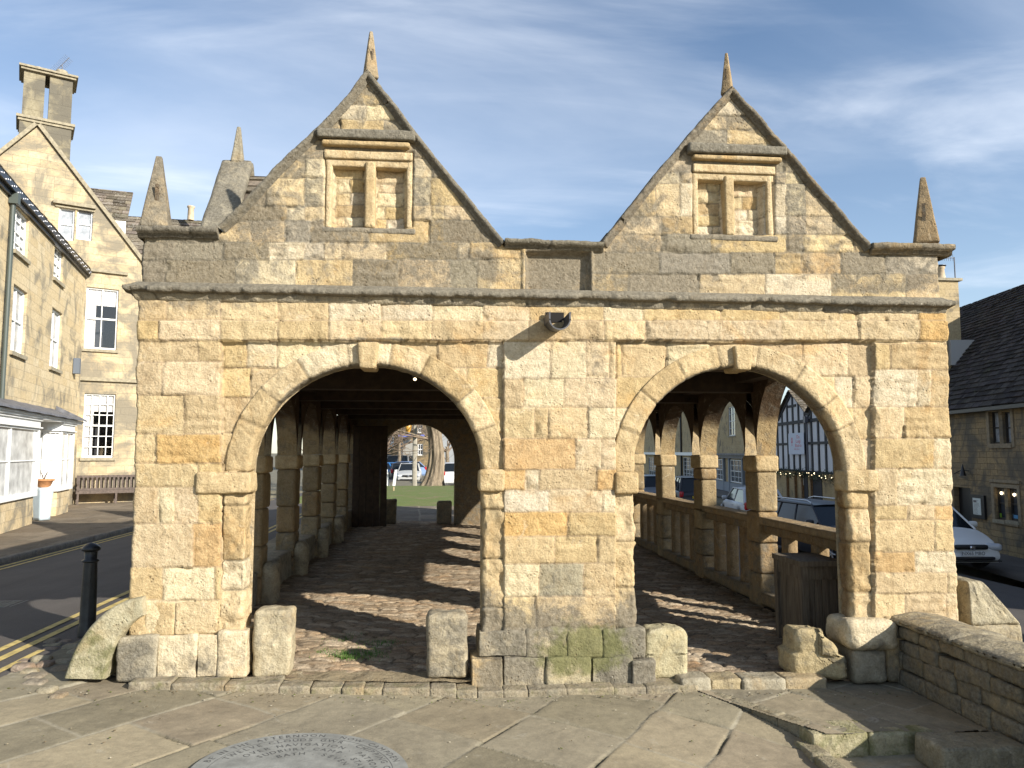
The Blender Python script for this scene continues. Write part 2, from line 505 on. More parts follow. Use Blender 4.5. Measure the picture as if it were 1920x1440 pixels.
# left pier
for y0, y1, j in [(628, 679, [374]), (679, 741, [307]), (741, 814, [348]), (814, 869, [297]), (869, 913, [374]), (913, 981, [298, 330, 374]),
                  (981, 1062, [364]), (1062, 1123, [309, 405]), (1123, 1188, [275, 370]), (1188, 1262, [322, 373])]:
    course(215, 417, y0, y1, j)
# left bay
for y0, y1, j in [(638, 690, [463, 520, 600, 655, 752, 820, 914]), (690, 745, [470, 545, 820, 875]), (745, 812, [470, 905]), (812, 869, [445, 910]), (869, 905, [])]:
    course(417, 943, y0, y1, j)
# centre pier
for y0, y1, j in [(641, 711, [1031, 1098, 1140]), (711, 764, [981, 1057]), (764, 822, [1001, 1027, 1101]), (822, 880, [1078, 1126]), (880, 918, [983, 1011, 1117]),
                  (918, 959, [1029, 1127]), (959, 1004, [1064]), (1004, 1055, [1039, 1119]), (1055, 1117, [1010, 1093]), (1117, 1176, [1004]), (1176, 1228, [978, 1051, 1121]), (1228, 1300, [1020, 1096])]:
    course(943, 1155, y0, y1, j)
# right bay
for y0, y1, j in [(643, 705, [1166, 1250, 1330, 1505, 1590]), (705, 765, [1235, 1566, 1600]), (765, 822, [1200, 1600]), (822, 880, []), (880, 905, [])]:
    course(1155, 1634, y0, y1, j)
# right pier
for y0, y1, j in [(645, 694, [1665]), (694, 763, [1715, 1741]), (763, 821, [1691]), (821, 878, [1746]), (878, 947, [1678]), (947, 974, [1697, 1748]),
                  (974, 1033, [1748]), (1033, 1072, [1710]), (1072, 1111, [1771]), (1111, 1165, [1692, 1768]), (1165, 1222, [1720]), (1222, 1300, [])]:
    course(1634, 1820, y0, y1, j)
# frieze
course(225, 1820, 560, 602, [315, 417, 523, 618, 715, 810, 905, 992, 1130, 1205, 1350, 1460, 1568, 1602, 1716])
course(225, 1820, 602, 640, [302, 417, 523, 618, 715, 810, 905, 990, 1130, 1208, 1350, 1460, 1605, 1716])
# parapet
course(240, 985, 487, 563, [312, 443, 555, 662, 746, 845, 895])
course(240, 985, 455, 487, [330, 420, 504, 570, 608, 725, 858, 880])
course(985, 1105, 455, 563, [])
course(1105, 1800, 514, 563, [1178, 1311, 1434, 1557, 1697])
course(1105, 1800, 474, 514, [1235, 1368, 1452, 1501, 1576, 1660])
course(1105, 1800, 440, 474, [1240, 1330, 1475, 1505, 1600, 1700])
# gables
for y0, y1, j in [(414, 455, [400, 472, 535, 583, 693, 805, 832]), (387, 414, [450, 537, 572, 808, 833]), (334, 387, [448, 500, 572, 808]), (298, 334, [535, 572, 775, 810]),
                  (262, 298, [572, 776]), (225, 262, [640, 720]), (197, 225, [687]), (165, 197, []), (100, 165, [])]:
    course(240, 985, y0, y1, j)
for y0, y1, j in [(406, 440, [1241, 1300, 1368, 1475, 1511, 1560]), (345, 406, [1230, 1275, 1474, 1510]), (324, 345, [1275, 1472]), (271, 324, [1300, 1470]), (244, 271, [1362]), (217, 244, [1362]), (185, 217, []), (130, 185, [])]:
    course(1105, 1800, y0, y1, j)
# rubble filling of the two blind windows
WIN = [dict(o=(606, 284, 776, 428), panes=[(627, 308, 681, 421), (705, 312, 757, 424)]),
       dict(o=(1296, 310, 1454, 442), panes=[(1309, 334, 1356, 434), (1381, 336, 1428, 436)])]
for w in WIN:
    for a, b, c, d in w['panes']:
        y = b
        k = 0
        while y < d - 4:
            y2 = min(d, y + rng.uniform(17, 27))
            if d - y2 < 9: y2 = d
            course(a, c, y, y2, [a + (c - a) * rng.uniform(.3, .7)] if rng.random() < .55 else [])
            y = y2; k += 1
def blob(px, py, cx, cy, rx, ry):
    return np.exp(-(((px - cx) / rx) ** 2 + ((py - cy) / ry) ** 2))
def facade_attrs(px, py):
    g = np.full(px.shape, .05)
    g = np.maximum(g, .50 * sst(560, 545, py))
    for cx, cy, rx, ry, a in [(350, 495, 200, 85, 1.0), (470, 400, 110, 80, .85), (560, 300, 60, 60, .5), (900, 500, 90, 60, .8), (1045, 505, 70, 60, .95), (1180, 470, 110, 55, .8),
                              (1290, 470, 110, 40, .85), (1200, 400, 80, 60, .7), (860, 420, 60, 50, .6), (640, 470, 60, 20, .4), (1600, 430, 60, 60, .6), (1500, 330, 30, 60, .55), (800, 330, 30, 70, .5), (560, 440, 50, 30, .5), (1650, 500, 90, 20, .45),
                              (1330, 500, 80, 25, .55), (700, 425, 95, 9, .9), (1380, 442, 90, 9, .8), (690, 240, 60, 18, .5), (1290, 330, 40, 60, .5), (1240, 640, 160, 9, .5),
                              (700, 638, 130, 7, .5), (1050, 1085, 60, 35, .35), (1010, 700, 40, 40, .3), (1120, 690, 40, 60, .38), (1120, 780, 30, 60, .3), (1370, 560, 300, 8, .5)]:
        g = np.maximum(g, a * blob(px, py, cx, cy, rx, ry))
    g = np.maximum(g, .80 * sst(1050, 1190, py + 14 * np.sin(px / 23.) + 9 * np.sin(px / 9. + 1)) * (px > 850) * (px < 1250))
    g = np.maximum(g, .45 * sst(1165, 1230, py))
    for w in WIN:
        a, b, c, d = w['o']; g = np.where((px > a + 2) & (px < c - 2) & (py > b + 2) & (py < d - 6), .10, g)
    m = .62 * blob(px, py, 1085, 1240, 90, 34) + .40 * blob(px, py, 1130, 1185, 80, 45) + .25 * blob(px, py, 1050, 1190, 110, 50)
    return np.clip(g, 0, 1), np.clip(m, 0, 1)
# ---- arches (ellipse in the wall plane)
ARCH = []
for x0, x1, yc, ys, kx in [(470, 903, 684, 884, 690), (1190, 1583, 688, 886, 1390)]:
    a = (X_(x1, ys) - X_(x0, ys)) / 2; c = (X_(x1, ys) + X_(x0, ys)) / 2
    zs = Z_((x0 + x1) / 2, ys); zc = Z_(kx, yc)
    ARCH.append(dict(c=c, a=a, zs=zs, b=zc - zs, kx=X_(kx, yc)))
RW = 0.185                    # width of the ring stones
def eval_facade(X, Z, blocks, base):
    """relief (towards the viewer, metres), tint, grime, moss for wall points"""
    px, py = proj(X, D, Z)
    wx = px + 2.6 * fbm(X * 5, 3.3, Z * 5, 3, 1) + 1.0 * fbm(X * 22, 1.3, Z * 22, 2, 2)
    wy = py + 2.2 * fbm(X * 5, 9.3, Z * 5, 3, 3) + 1.0 * fbm(X * 22, 4.3, Z * 22, 2, 4)
    GB = np.zeros(X.shape); H = np.full(X.shape, -.012); T = np.zeros(X.shape + (4,)); T[..., :3] = CREAM
    S = D / (FPX * .995)
    for i, (a, b, c, d, col) in enumerate(blocks):
        m = (wx >= a) & (wx < c) & (wy >= b) & (wy < d)
        if not m.any(): continue
        r = random.Random(i * 7 + 3)
        u, v = wx[m], wy[m]
        e = np.minimum(np.minimum(u - a, c - u), np.minimum(v - b, d - v)) * S
        upper = (b + d) / 2 < 556
        rr = .005 if upper else .009
        jd = .008 if upper else .0105
        h = r.uniform(-.004, .007) * (1 if not upper else .6) - jd * np.exp(-np.maximum(e - .002, 0) / (rr * .45)) * r.uniform(.25, 1.15)
        h += r.uniform(-.012, .012) * ((u - (a + c) / 2) / max(c - a, 1)) + r.uniform(-.01, .01) * ((v - (b + d) / 2) / max(d - b, 1))
        k = r.uniform(.4, 1.4) * (.34 if upper else .85)
        xs, zs_ = X[m], Z[m]
        h += (.0010 if upper else .0022) * fbm(xs * 55, i, zs_ * 55, 3, 77, .7)
        h += k * .0065 * fbm(xs * 16, i * .77, zs_ * 16, 4, 20 + i % 5, .6)
        if r.random() < .45:       # bedding layers weathered out
            h += .0042 * np.sin((zs_ * r.uniform(55, 80) + .9 * fbm(xs * 4, i, zs_ * 6, 3, 31) * 3)) * sst(-.2, .5, fbm(xs * 3, i, zs_ * 3, 2, 33))
        chip = sst(.25, .55, fbm(xs * 8, i * 1.7, zs_ * 8, 3, 40)) * sst(.05, .0, e)
        h -= .018 * chip
        # wide mortar fillets
        H[m] = h
        if col is None:
            q = r.random()
            pal = (CREAM, PALE, TAN, CREAM, PALE, OCHR) if upper else (CREAM, CREAM, PALE, TAN, CREAM, TAN)
            col = pal[int(q * len(pal))]
        f = r.uniform(.92, 1.07); hue = r.uniform(-.035, .035)
        T[m, 0] = col[0] * f; T[m, 1] = col[1] * f * (1 - hue * .4); T[m, 2] = col[2] * f * (1 - hue * 3)
        jm = sst(.0085, .002, e)[:, None]
        GB[m] = r.uniform(-.22, .16)
        mort = np.array((.30, .235, .16) if not upper else (.20, .17, .12))
        T[m, :3] = T[m, :3] * (1 - jm * .75) + mort * jm * .75
    g, mo = facade_attrs(px, py)
    T[..., 3] = np.clip(g + GB * (py < 556) * (g < .9) + (GB * .8) * (py > 1100), 0, 1)
    # projections
    up = sst(645, 638, py)
    pier = ((px < 417) | ((px > 943) & (px < 1153)) | (px > 1634)) & (py > 640)
    P = np.where(pier, .042, 0.0)
    P = P + np.where((py <= 640) & (py > 603), .060, 0) + np.where((py <= 603) & (py > 560), .036, 0)
    P = P + np.where(py <= 560, .012, 0)
    wob = .012 * fbm(X * 9, 2, Z * 9, 3, 50)
    P = P + np.where((py > 603) & (py < 652), wob, 0)
    # blind windows and the sunk panel
    for w in WIN:
        a, b, c, d = w['o']
        ins = np.minimum(np.minimum(px - a, c - px), np.minimum(py - b, d - py))
        P = P - .035 * sst(0, 5, ins)
        for (a, b, c, d) in w['panes']:
            ins = np.minimum(np.minimum(px - a, c - px), np.minimum(py - b, d - py))
            P = P - .062 * sst(-8, 1, ins) + .012 * fbm(X * 20, 8, Z * 20, 3, 60) * (ins > 2)
    a, b, c, d = 990, 478, 1100, 546
    ins = np.minimum(np.minimum(px - a, c - px), np.minimum(py - b, d - py))
    P = P - .06 * sst(-7, 2, ins) + .02 * np.exp(-((ins + 9) / 3.0) ** 2)
    return P + H, T, mo, px, py
def wall_sheet(name, z0, z1, xl, xr, res, keep):
    nz = int((z1 - z0) / res); nx = int((max(x for _, x in xr) - min(x for _, x in xl)) / res)
    zz = np.linspace(z0, z1, nz + 1); u = np.linspace(0, 1, nx + 1)
    L = np.interp(zz, [a for a, _ in xl], [b for _, b in xl]); R = np.interp(zz, [a for a, _ in xr], [b for _, b in xr])
    L = L + .012 * fbm(zz * 6, 1, 1, 3, 5) + .007 * fbm(zz * 30, 1, 1, 3, 6); R = R + .014 * fbm(zz * 6, 5, 1, 3, 7) + .007 * fbm(zz * 30, 5, 1, 3, 8)
    Z, U = np.meshgrid(zz, u, indexing='ij')
    X = L[:, None] + (R - L)[:, None] * U
    H, T, mo, px, py = eval_facade(X, Z, BL, 0)
    e = np.minimum(X - L[:, None], R[:, None] - X)
    H = H - .05 * np.clip(1 - e / .03, 0, 1) ** 2
    mb = MB()
    P = np.stack([X, D - H, Z], -1)
    cxm = (X[:-1, :-1] + X[1:, 1:]) / 2; czm = (Z[:-1, :-1] + Z[1:, 1:]) / 2
    mb.grid(P, keep(cxm, czm), T, mo)
    # returns down the two free ends, so that the wall is solid from the side
    kk = zz < (ZC + .01 if z0 < 0 else Z_(300, 440))
    for E, s in ((L[kk], 1), (R[kk], -1)):
        z_ = zz[kk]
        Pz = np.stack([np.repeat(E[:, None], 2, 1) + 0, np.stack([D + .03 + 0 * z_, D + TH + 0 * z_], 1), np.repeat(z_[:, None], 2, 1)], -1)
        t = np.zeros(Pz.shape[:2] + (4,)); t[..., :3] = CREAM; t[..., 3] = .25
        mb.grid(Pz, None, t)
    return mb
def in_arch(X, Z, grow):
    r = np.zeros(X.shape, bool)
    for A in ARCH:
        dx = (X - A['c']) / (A['a'] + grow)
        dz = np.maximum(Z - A['zs'], 0) / (A['b'] + grow)
        r |= (dx * dx + dz * dz < 1)
    return r
ZC = Z_(800, 566)             # underside of the cornice
zt = lambda y: Z_(300, y)
xl_low = [(0 - .12, X_(243, 1250)), (zt(1120), X_(243, 1120)), (zt(870), X_(252, 870)), (zt(640), X_(258, 640)), (zt(560), X_(258, 560))]
xr_low = [(-.12, X_(1800, 1250)), (Z_(1790, 1100), X_(1792, 1100)), (Z_(1785, 900), X_(1783, 900)), (Z_(1780, 700), X_(1776, 700)), (Z_(1775, 560), X_(1772, 560))]
mb = wall_sheet('w', -.12, ZC, xl_low, xr_low, .0105, lambda X, Z: ~in_arch(X, Z, RW * .5))
mb.build('front_wall', STONE, hall)
# gables and parapet outline in pixels (top edge of masonry, hidden under the copings)
LG = [(258, 440), (415, 437), (520, 328), (600, 252), (648, 202), (690, 147), (776, 256), (945, 462)]
RG = [(945, 462), (1130, 462), (1160, 424), (1225, 343), (1290, 266), (1368, 176), (1470, 290), (1630, 466), (1770, 466)]
top = [(X_(a, b), Z_(a, b)) for a, b in LG + RG[1:]]
def keep_top(X, Z):
    return Z < np.interp(X, [a for a, _ in top], [b for _, b in top]) - .01
mb = wall_sheet('g', ZC, Z_(690, 140), [(ZC, X_(262, 560)), (Z_(300, 430), X_(266, 430)), (9, X_(266, 430))], [(ZC, X_(1765, 560)), (Z_(1760, 460), X_(1760, 460)), (9, X_(1760, 460))], .0105, keep_top)
mb.build('parapet_wall', STONE, hall)

def trow(n, col, g, seed=0):
    t = np.zeros((n, 4)); t[:, :3] = col; t[:, 3] = g
    return t
# ---- cornice swept round the front (and a little way back along the sides)
def sweep(name, path, prof, seg_len=.55, res=.016, jag=.012, tintc=(.40, .35, .26), g=.8, seed=0, joint=.010, parent=hall, gvar=.15, jag_at=None):
    """path: [(x, y, z, nx, ny)], profile: [(out, dz)] ; vertices every res metres, block joints every seg_len"""
    P0 = np.array([p[:3] for p in path]); N0 = np.array([p[3:] for p in path])
    L = np.concatenate([[0], np.cumsum(np.linalg.norm(np.diff(P0, axis=0), axis=1))])
    s = np.unique(np.concatenate([np.arange(0, L[-1], res), L]))
    P = np.stack([np.interp(s, L, P0[:, k]) for k in range(3)], -1); N = np.stack([np.interp(s, L, N0[:, k]) for k in range(2)], -1)
    r = random.Random(seed); js = []; x = r.uniform(.2, .5)
    while x < L[-1]: js.append(x); x += seg_len * r.uniform(.7, 1.3)
    js = np.array(js)
    bi = np.searchsorted(js, s); e = np.abs(s[:, None] - js[None]).min(1)
    dkj = (1 - .6 * np.exp(-(e / .011) ** 2))[:, None]
    off = np.array([r.uniform(-1, 1) for _ in range(len(js) + 1)])
    fine = []
    for (a, b), (c, d) in zip(prof[:-1], prof[1:]):
        n = max(1, int(math.hypot(c - a, d - b) / .012))
        for k in range(n): fine.append((a + (c - a) * k / n, b + (d - b) * k / n))
    fine.append(prof[-1]); pf = np.array(fine)
    O = pf[None, :, 0] + 0 * s[:, None]; DZ = pf[None, :, 1] + 0 * s[:, None]
    mxo = pf[:, 0].max()
    wgt = (pf[:, 0] / mxo)[None, :]
    jg = fbm(s * 9, seed, 1, 4, seed, .6)[:, None]
    nose = np.exp(-((pf[:, 1] - (jag_at if jag_at is not None else pf[np.argmax(pf[:, 0]), 1])) / .03) ** 2)[None, :]
    O = O - wgt * (jag * .9 * np.clip(jg + .2, 0, 1) * 1.2 + .004 * off[bi][:, None]) - wgt * joint * np.exp(-(e / .008))[:, None] * 1.6
    DZ = DZ + nose * (jag * 1.6 * np.clip(jg, -.1, 1)) + .003 * off[bi][:, None]
    X = P[:, 0:1] + N[:, 0:1] * O; Y = P[:, 1:2] + N[:, 1:2] * O; Z = P[:, 2:3] + DZ
    nn = fbm(X * 22, Y * 22, Z * 22, 4, seed + 1)
    X = X + N[:, 0:1] * nn * .005; Y = Y + N[:, 1:2] * nn * .005; Z = Z + nn * .003
    T = np.zeros(X.shape + (4,)); f = (1 + .28 * off[bi])[:, None] * dkj
    for k in range(3): T[..., k] = tintc[k] * f
    T[..., 3] = np.clip(g + gvar * off[bi][:, None] - .55 * (pf[None, :, 1] < pf[:, 1].min() + .06) * (off[bi][:, None] > -.3), 0, 1)
    m = MB(); m.grid(np.stack([X, Y, Z], -1), None, T)
    return m.build(name, STONE, parent)
zl, zr = Z_(240, 566), Z_(1795, 578)
zb = (zl + zr) / 2
xl, xr = X_(269, 566), X_(1757, 578)
prof = [(0.0, 0.125), (.035, .118), (.100, .080), (.124, .070), (.126, .046), (.116, .030), (.072, .028), (.062, .006), (.052, -.018), (.030, -.035), (0.0, -.038)]
CORN = sweep('cornice', [(xl, D + 6, zb, -1, 0), (xl, D, zb, -1, -1), (xr, D, zb, 1, -1), (xr, D + 6, zb, 1, 0)], prof, seed=3, g=.92, jag=.020, tintc=(.34, .30, .22))
# ---- arch surrounds: jamb, ring, jamb in one continuous sheet with joints
def surround(A, seed, zbot, wj=None):
    r = random.Random(seed)
    wj = wj or RW
    hgt = A['zs'] - zbot
    la = math.pi * (A['a'] + A['b']) / 2
    sres = .011
    n1, n2 = int(hgt / sres), int(la / sres)
    t = np.linspace(math.pi, 0, n2 + 1)
    ix = np.concatenate([np.full(n1, -A['a']), A['a'] * np.cos(t), np.full(n1, A['a'])]) + A['c']
    iz = np.concatenate([np.linspace(zbot, A['zs'], n1, endpoint=False), A['zs'] + A['b'] * np.sin(t), np.linspace(A['zs'], zbot, n1 + 1)[1:]])
    nx = np.concatenate([np.full(n1, -1.0), np.cos(t), np.full(n1, 1.0)]); nz = np.concatenate([np.zeros(n1), np.sin(t), np.zeros(n1)])
    S = np.concatenate([[0], np.cumsum(np.hypot(np.diff(ix), np.diff(iz)))])
    js = [];
    x = .13
    while x < hgt - .1: js.append(x); x += r.uniform(.22, .42)
    js.append(hgt)
    nv = 9
    for k in range(1, nv): js.append(hgt + la * (k + r.uniform(-.16, .16) * (k not in (4, 5))) / nv)
    js.append(hgt + la); x = hgt + la + .3
    while x < S[-1] - .15: js.append(x); x += r.uniform(.22, .42)
    js = np.array(js)
    bi = np.searchsorted(js, S); e = np.abs(S[:, None] - js[None]).min(1)
    ringmask = sst(hgt - .02, hgt + .02, S) * sst(hgt + la + .02, hgt + la - .02, S)
    # profile: outer face edge -> inner corner -> soffit; (radial outwards from the opening, depth into the wall)
    rc = .045
    pr = [(wj + .004, .05, 0), (wj, .008, 0)] + [(wj * (1 - k / 16), 0, 0) for k in range(0, 16)]
    pr = [p for p in pr if p[0] > rc]
    pr += [(rc - rc * math.sin(q), rc - rc * math.cos(q), math.sin(q)) for q in np.linspace(0, math.pi / 2, 7)]
    pr += [(0, y, 1) for y in np.linspace(.06, TH, 30)]
    pr = np.array(pr)
    Rr = pr[None, :, 0] + 0 * S[:, None]; Dp = pr[None, :, 1] + 0 * S[:, None]
    X = ix[:, None] + nx[:, None] * Rr; Z = iz[:, None] + nz[:, None] * Rr
    colr = [r.choice((CREAM, TAN, CREAM, PALE, TAN, OCHR)) for _ in range(len(js) + 1)]
    offs = np.array([r.uniform(-1, 1) for _ in range(len(js) + 1)])
    nse = fbm(X * 10, Dp * 10 + seed, Z * 10, 4, seed); ns2 = fbm(X * 34, Dp * 34, Z * 34, 3, seed + 1)
    jamb = (1 - ringmask)[:, None]
    h = -.010 * jamb + .0115 * nse * (1 + 1.6 * jamb) + .004 * ns2 - (.013 + .008 * jamb) * np.exp(-e / .007)[:, None] + .007 * offs[bi][:, None] * (.5 + jamb)
    h = h + .016 * np.clip(fbm(X * 4, Dp * 4 + 9, Z * 4, 2, seed + 2), -1, 1) * jamb
    corner = np.clip(1 - Rr / wj, 0, 1)
    Xo = X + nx[:, None] * (-h) * (pr[None, :, 2]) ; Zo = Z + nz[:, None] * (-h) * pr[None, :, 2]
    Y = D - .016 - h * np.sqrt(np.clip(1 - pr[None, :, 2] ** 2, 0, 1)) + Dp - .018 * (1 - ringmask)[:, None] * np.clip(1 - Dp / .3, 0, 1)
    Y = np.where(pr[None, :, 0] > wj, D + .02, Y)
    T = np.zeros(X.shape + (4,))
    c = np.array([colr[b] for b in bi])
    jd_ = (1 - .55 * np.exp(-(e / .0075) ** 2))[:, None]
    T[..., :3] = (c * (1 + .13 * offs[bi])[:, None] * jd_)[:, None, :]
    shade_stain = (sst(.03, .10, Dp) * sst(-.3, .2, nx)[:, None] * (.75 if A is ARCH[1] else .35))[..., None]  # brown stain, with the shade of the sunless soffit side painted in
    T[..., :3] = T[..., :3] * (1 - shade_stain) + np.array((.15, .095, .05)) * shade_stain
    px, py = proj(X, D, Z)
    g, mo = facade_attrs(px, py)
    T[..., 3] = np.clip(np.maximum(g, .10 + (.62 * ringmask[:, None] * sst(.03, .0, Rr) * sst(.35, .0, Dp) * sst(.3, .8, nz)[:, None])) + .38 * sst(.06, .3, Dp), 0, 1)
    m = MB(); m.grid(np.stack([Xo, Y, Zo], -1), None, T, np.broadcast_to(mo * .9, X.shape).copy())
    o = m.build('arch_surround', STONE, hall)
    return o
for k, A in enumerate(ARCH):
    so = surround(A, 71 + k * 9, -.10)
    # keystone
    kz = A['zs'] + A['b']; kx = A['kx']
    kw = .080
    m = MB()
    def wk(P, kw=kw):
        P = P.copy(); P[:, 0] *= 1 + .30 * P[:, 2] / .20; return P
    m.rock((kx, D + .085, kz + RW / 2 - .022), (2 * kw * .9, .30, RW + .02), .018, .006, TAN + (.12,), 0, 91 + k, .014, warp=wk)
    m.build('keystone', STONE, so)
    tag(so, None)
# imposts
IMP = [(372, 474, 884, 925, 0), (898, 944, 881, 921, 1), (1150, 1194, 884, 926, 0), (1579, 1640, 880, 922, 1)]
for k, (a, b, y0, y1, s) in enumerate(IMP):
    m = MB()
    xa, xb = X_(a, y0), X_(b, y0); za, zb_ = Z_(a, y1), Z_(a, y0)
    if s == 0: xa = max(xa, xb - .42)
    m.rock(((xa + xb) / 2, D + TH / 2 - .045, (za + zb_) / 2), (xb - xa + .006, TH + .05, zb_ - za), .025, .009, (TAN if k != 2 else OCHR) + (.10,), 0, 101 + k, .018)
    m.build('impost', STONE, hall)
# inner skin of the front wall
def arch_sheet(m, pt, u0, u1, a, b, uc, zs, ztop, zbot, n=28, tint=CREAM + (.3,)):
    """face of a bay from u0..u1 with an opening of half width a centred on uc; pt(u, z)->xyz"""
    t = np.linspace(math.pi, 0, n + 1)
    U = uc + a * np.cos(t); Zl = zs + b * np.sin(t)
    P = np.array([[pt(u, z) for u, z in zip(U, Zl)], [pt(u, ztop) for u in U]])
    m.grid(P, None, tint)
    for s0, s1 in ((u0, uc - a), (uc + a, u1)):
        if s1 - s0 > 1e-4:
            m.grid(np.array([[pt(s0, zbot), pt(s1, zbot)], [pt(s0, ztop), pt(s1, ztop)]]), None, tint)
m = MB()
xm = X_(1050, 900)
for A, u0, u1 in ((ARCH[0], X_(250), xm), (ARCH[1], xm, X_(1790))):
    arch_sheet(m, lambda u, z: (u, D + TH, z), u0, u1, A['a'], A['b'], A['c'], A['zs'], 2.95, -.1)
m.build('inner_wall_face', STONE, hall)
# plinth blocks at the feet of the front piers
m, m6 = MB(), MB()
def pb(m, x0, x1, y0, y1, prj, col, g, mo=0.0, dep=.30, r=.028, amp=.010, seed=0, warp=None):
    xa, xb = X_(x0, y1), X_(x1, y1); za, zb_ = Z_(x0, y1), Z_(x0, y0)
    if y1 > 1240: za -= .06
    def afn(P):
        a_, b_ = proj(P[:, 0], P[:, 1], P[:, 2]); g_, m_ = facade_attrs(a_, b_)
        return np.clip(g_ * (.72 + .9 * fbm(P[:, 0] * 3.5, P[:, 1], P[:, 2] * 3.5, 3, 88)), 0, 1), m_ * 1.15
    m.rock(((xa + xb) / 2, D - prj + dep / 2, (za + zb_) / 2), (xb - xa + .002, dep, zb_ - za + .002), r, amp, col + (g,), mo, seed, .018, warp=warp, afn=afn)
for i, (a, b, y0, y1, prj, col, g, mo) in enumerate([
        (228, 300, 1190, 1256, .10, GREY, .45, 0), (300, 373, 1188, 1252, .085, PALE, .42, 0), (373, 412, 1186, 1250, .08, PALE, .35, 0), (412, 466, 1180, 1250, .075, PALE, .35, 0),
        (246, 330, 1128, 1190, .055, TAN, .3, 0), (330, 412, 1126, 1188, .06, CREAM, .35, 0),
        (882, 942, 1228, 1276, .11, TAN, .35, .1), (942, 1022, 1228, 1274, .09, (.43, .37, .26), .5, .45), (1022, 1105, 1228, 1274, .095, (.42, .37, .25), .5, .95), (1105, 1180, 1228, 1272, .09, (.38, .34, .25), .5, .7), (1178, 1222, 1232, 1272, .13, (.38, .33, .24), .4, .15),
        (896, 985, 1180, 1230, .06, (.40, .35, .25), .5, .15), (985, 1062, 1178, 1230, .05, (.44, .38, .26), .5, .8), (1062, 1128, 1176, 1230, .052, (.43, .37, .26), .5, .9), (1128, 1206, 1178, 1232, .056, (.40, .36, .26), .5, .6)]):
    pb(m if a < 600 else m6, a, b, y0, y1, prj, col, g, mo * .55, seed=200 + i, r=.012, amp=.016)
m.build('plinth', STONE, hall); m6.build('plinth', STONE, hall)
m = MB()
def pearw(P):
    P = P.copy(); k = P[:, 2] / .16
    P[:, :2] *= (1 + .10 * np.clip(-k, -1, 1))[:, None]; return P
pb(m, 1573, 1668, 1158, 1212, .16, PALE, .12, 0, .42, .07, .016, 240)
pb(m, 1588, 1652, 1212, 1262, .12, GREY, .55, 0, .40, .045, .012, 241)
pb(m, 1652, 1705, 1150, 1262, .10, TAN, .4, 0, .36, .05, .014, 242)
m.build('pier_base', STONE, hall)
# sloping buttress at the right corner
m = MB()
bx0, bx1 = X_(1790, 1100, D + .25), X_(1886, 1170, D + .25)
for i, (z0, z1) in enumerate([(-.75, -.30), (-.30, -.02), (-.02, .26), (.26, .62)]):
    def tp(z): return bx0 + (bx1 - bx0) * np.interp(z, [-.75, .28, .44, .70], [1.12, 1.0, .72, .10])
    w0, w1 = tp(z0) - bx0, tp(z1) - bx0
    hz = (z1 - z0) / 2
    def wb(P, w0=w0, w1=w1, hz=hz):
        P = P.copy(); f = (P[:, 0] / 1.0 + .5)
        w = w0 + (w1 - w0) * np.clip((P[:, 2] / hz + 1) / 2, 0, 1)
        P[:, 0] = f * w; return P
    m.rock((bx0 - .03, D + .28, (z0 + z1) / 2), (1.0, .5, z1 - z0), .03, .010, ((.40, .36, .26) if i % 2 else (.38, .33, .23)) + (.35,), 0, 250 + i, .025, warp=wb)
m.build('buttress', STONE, hall)

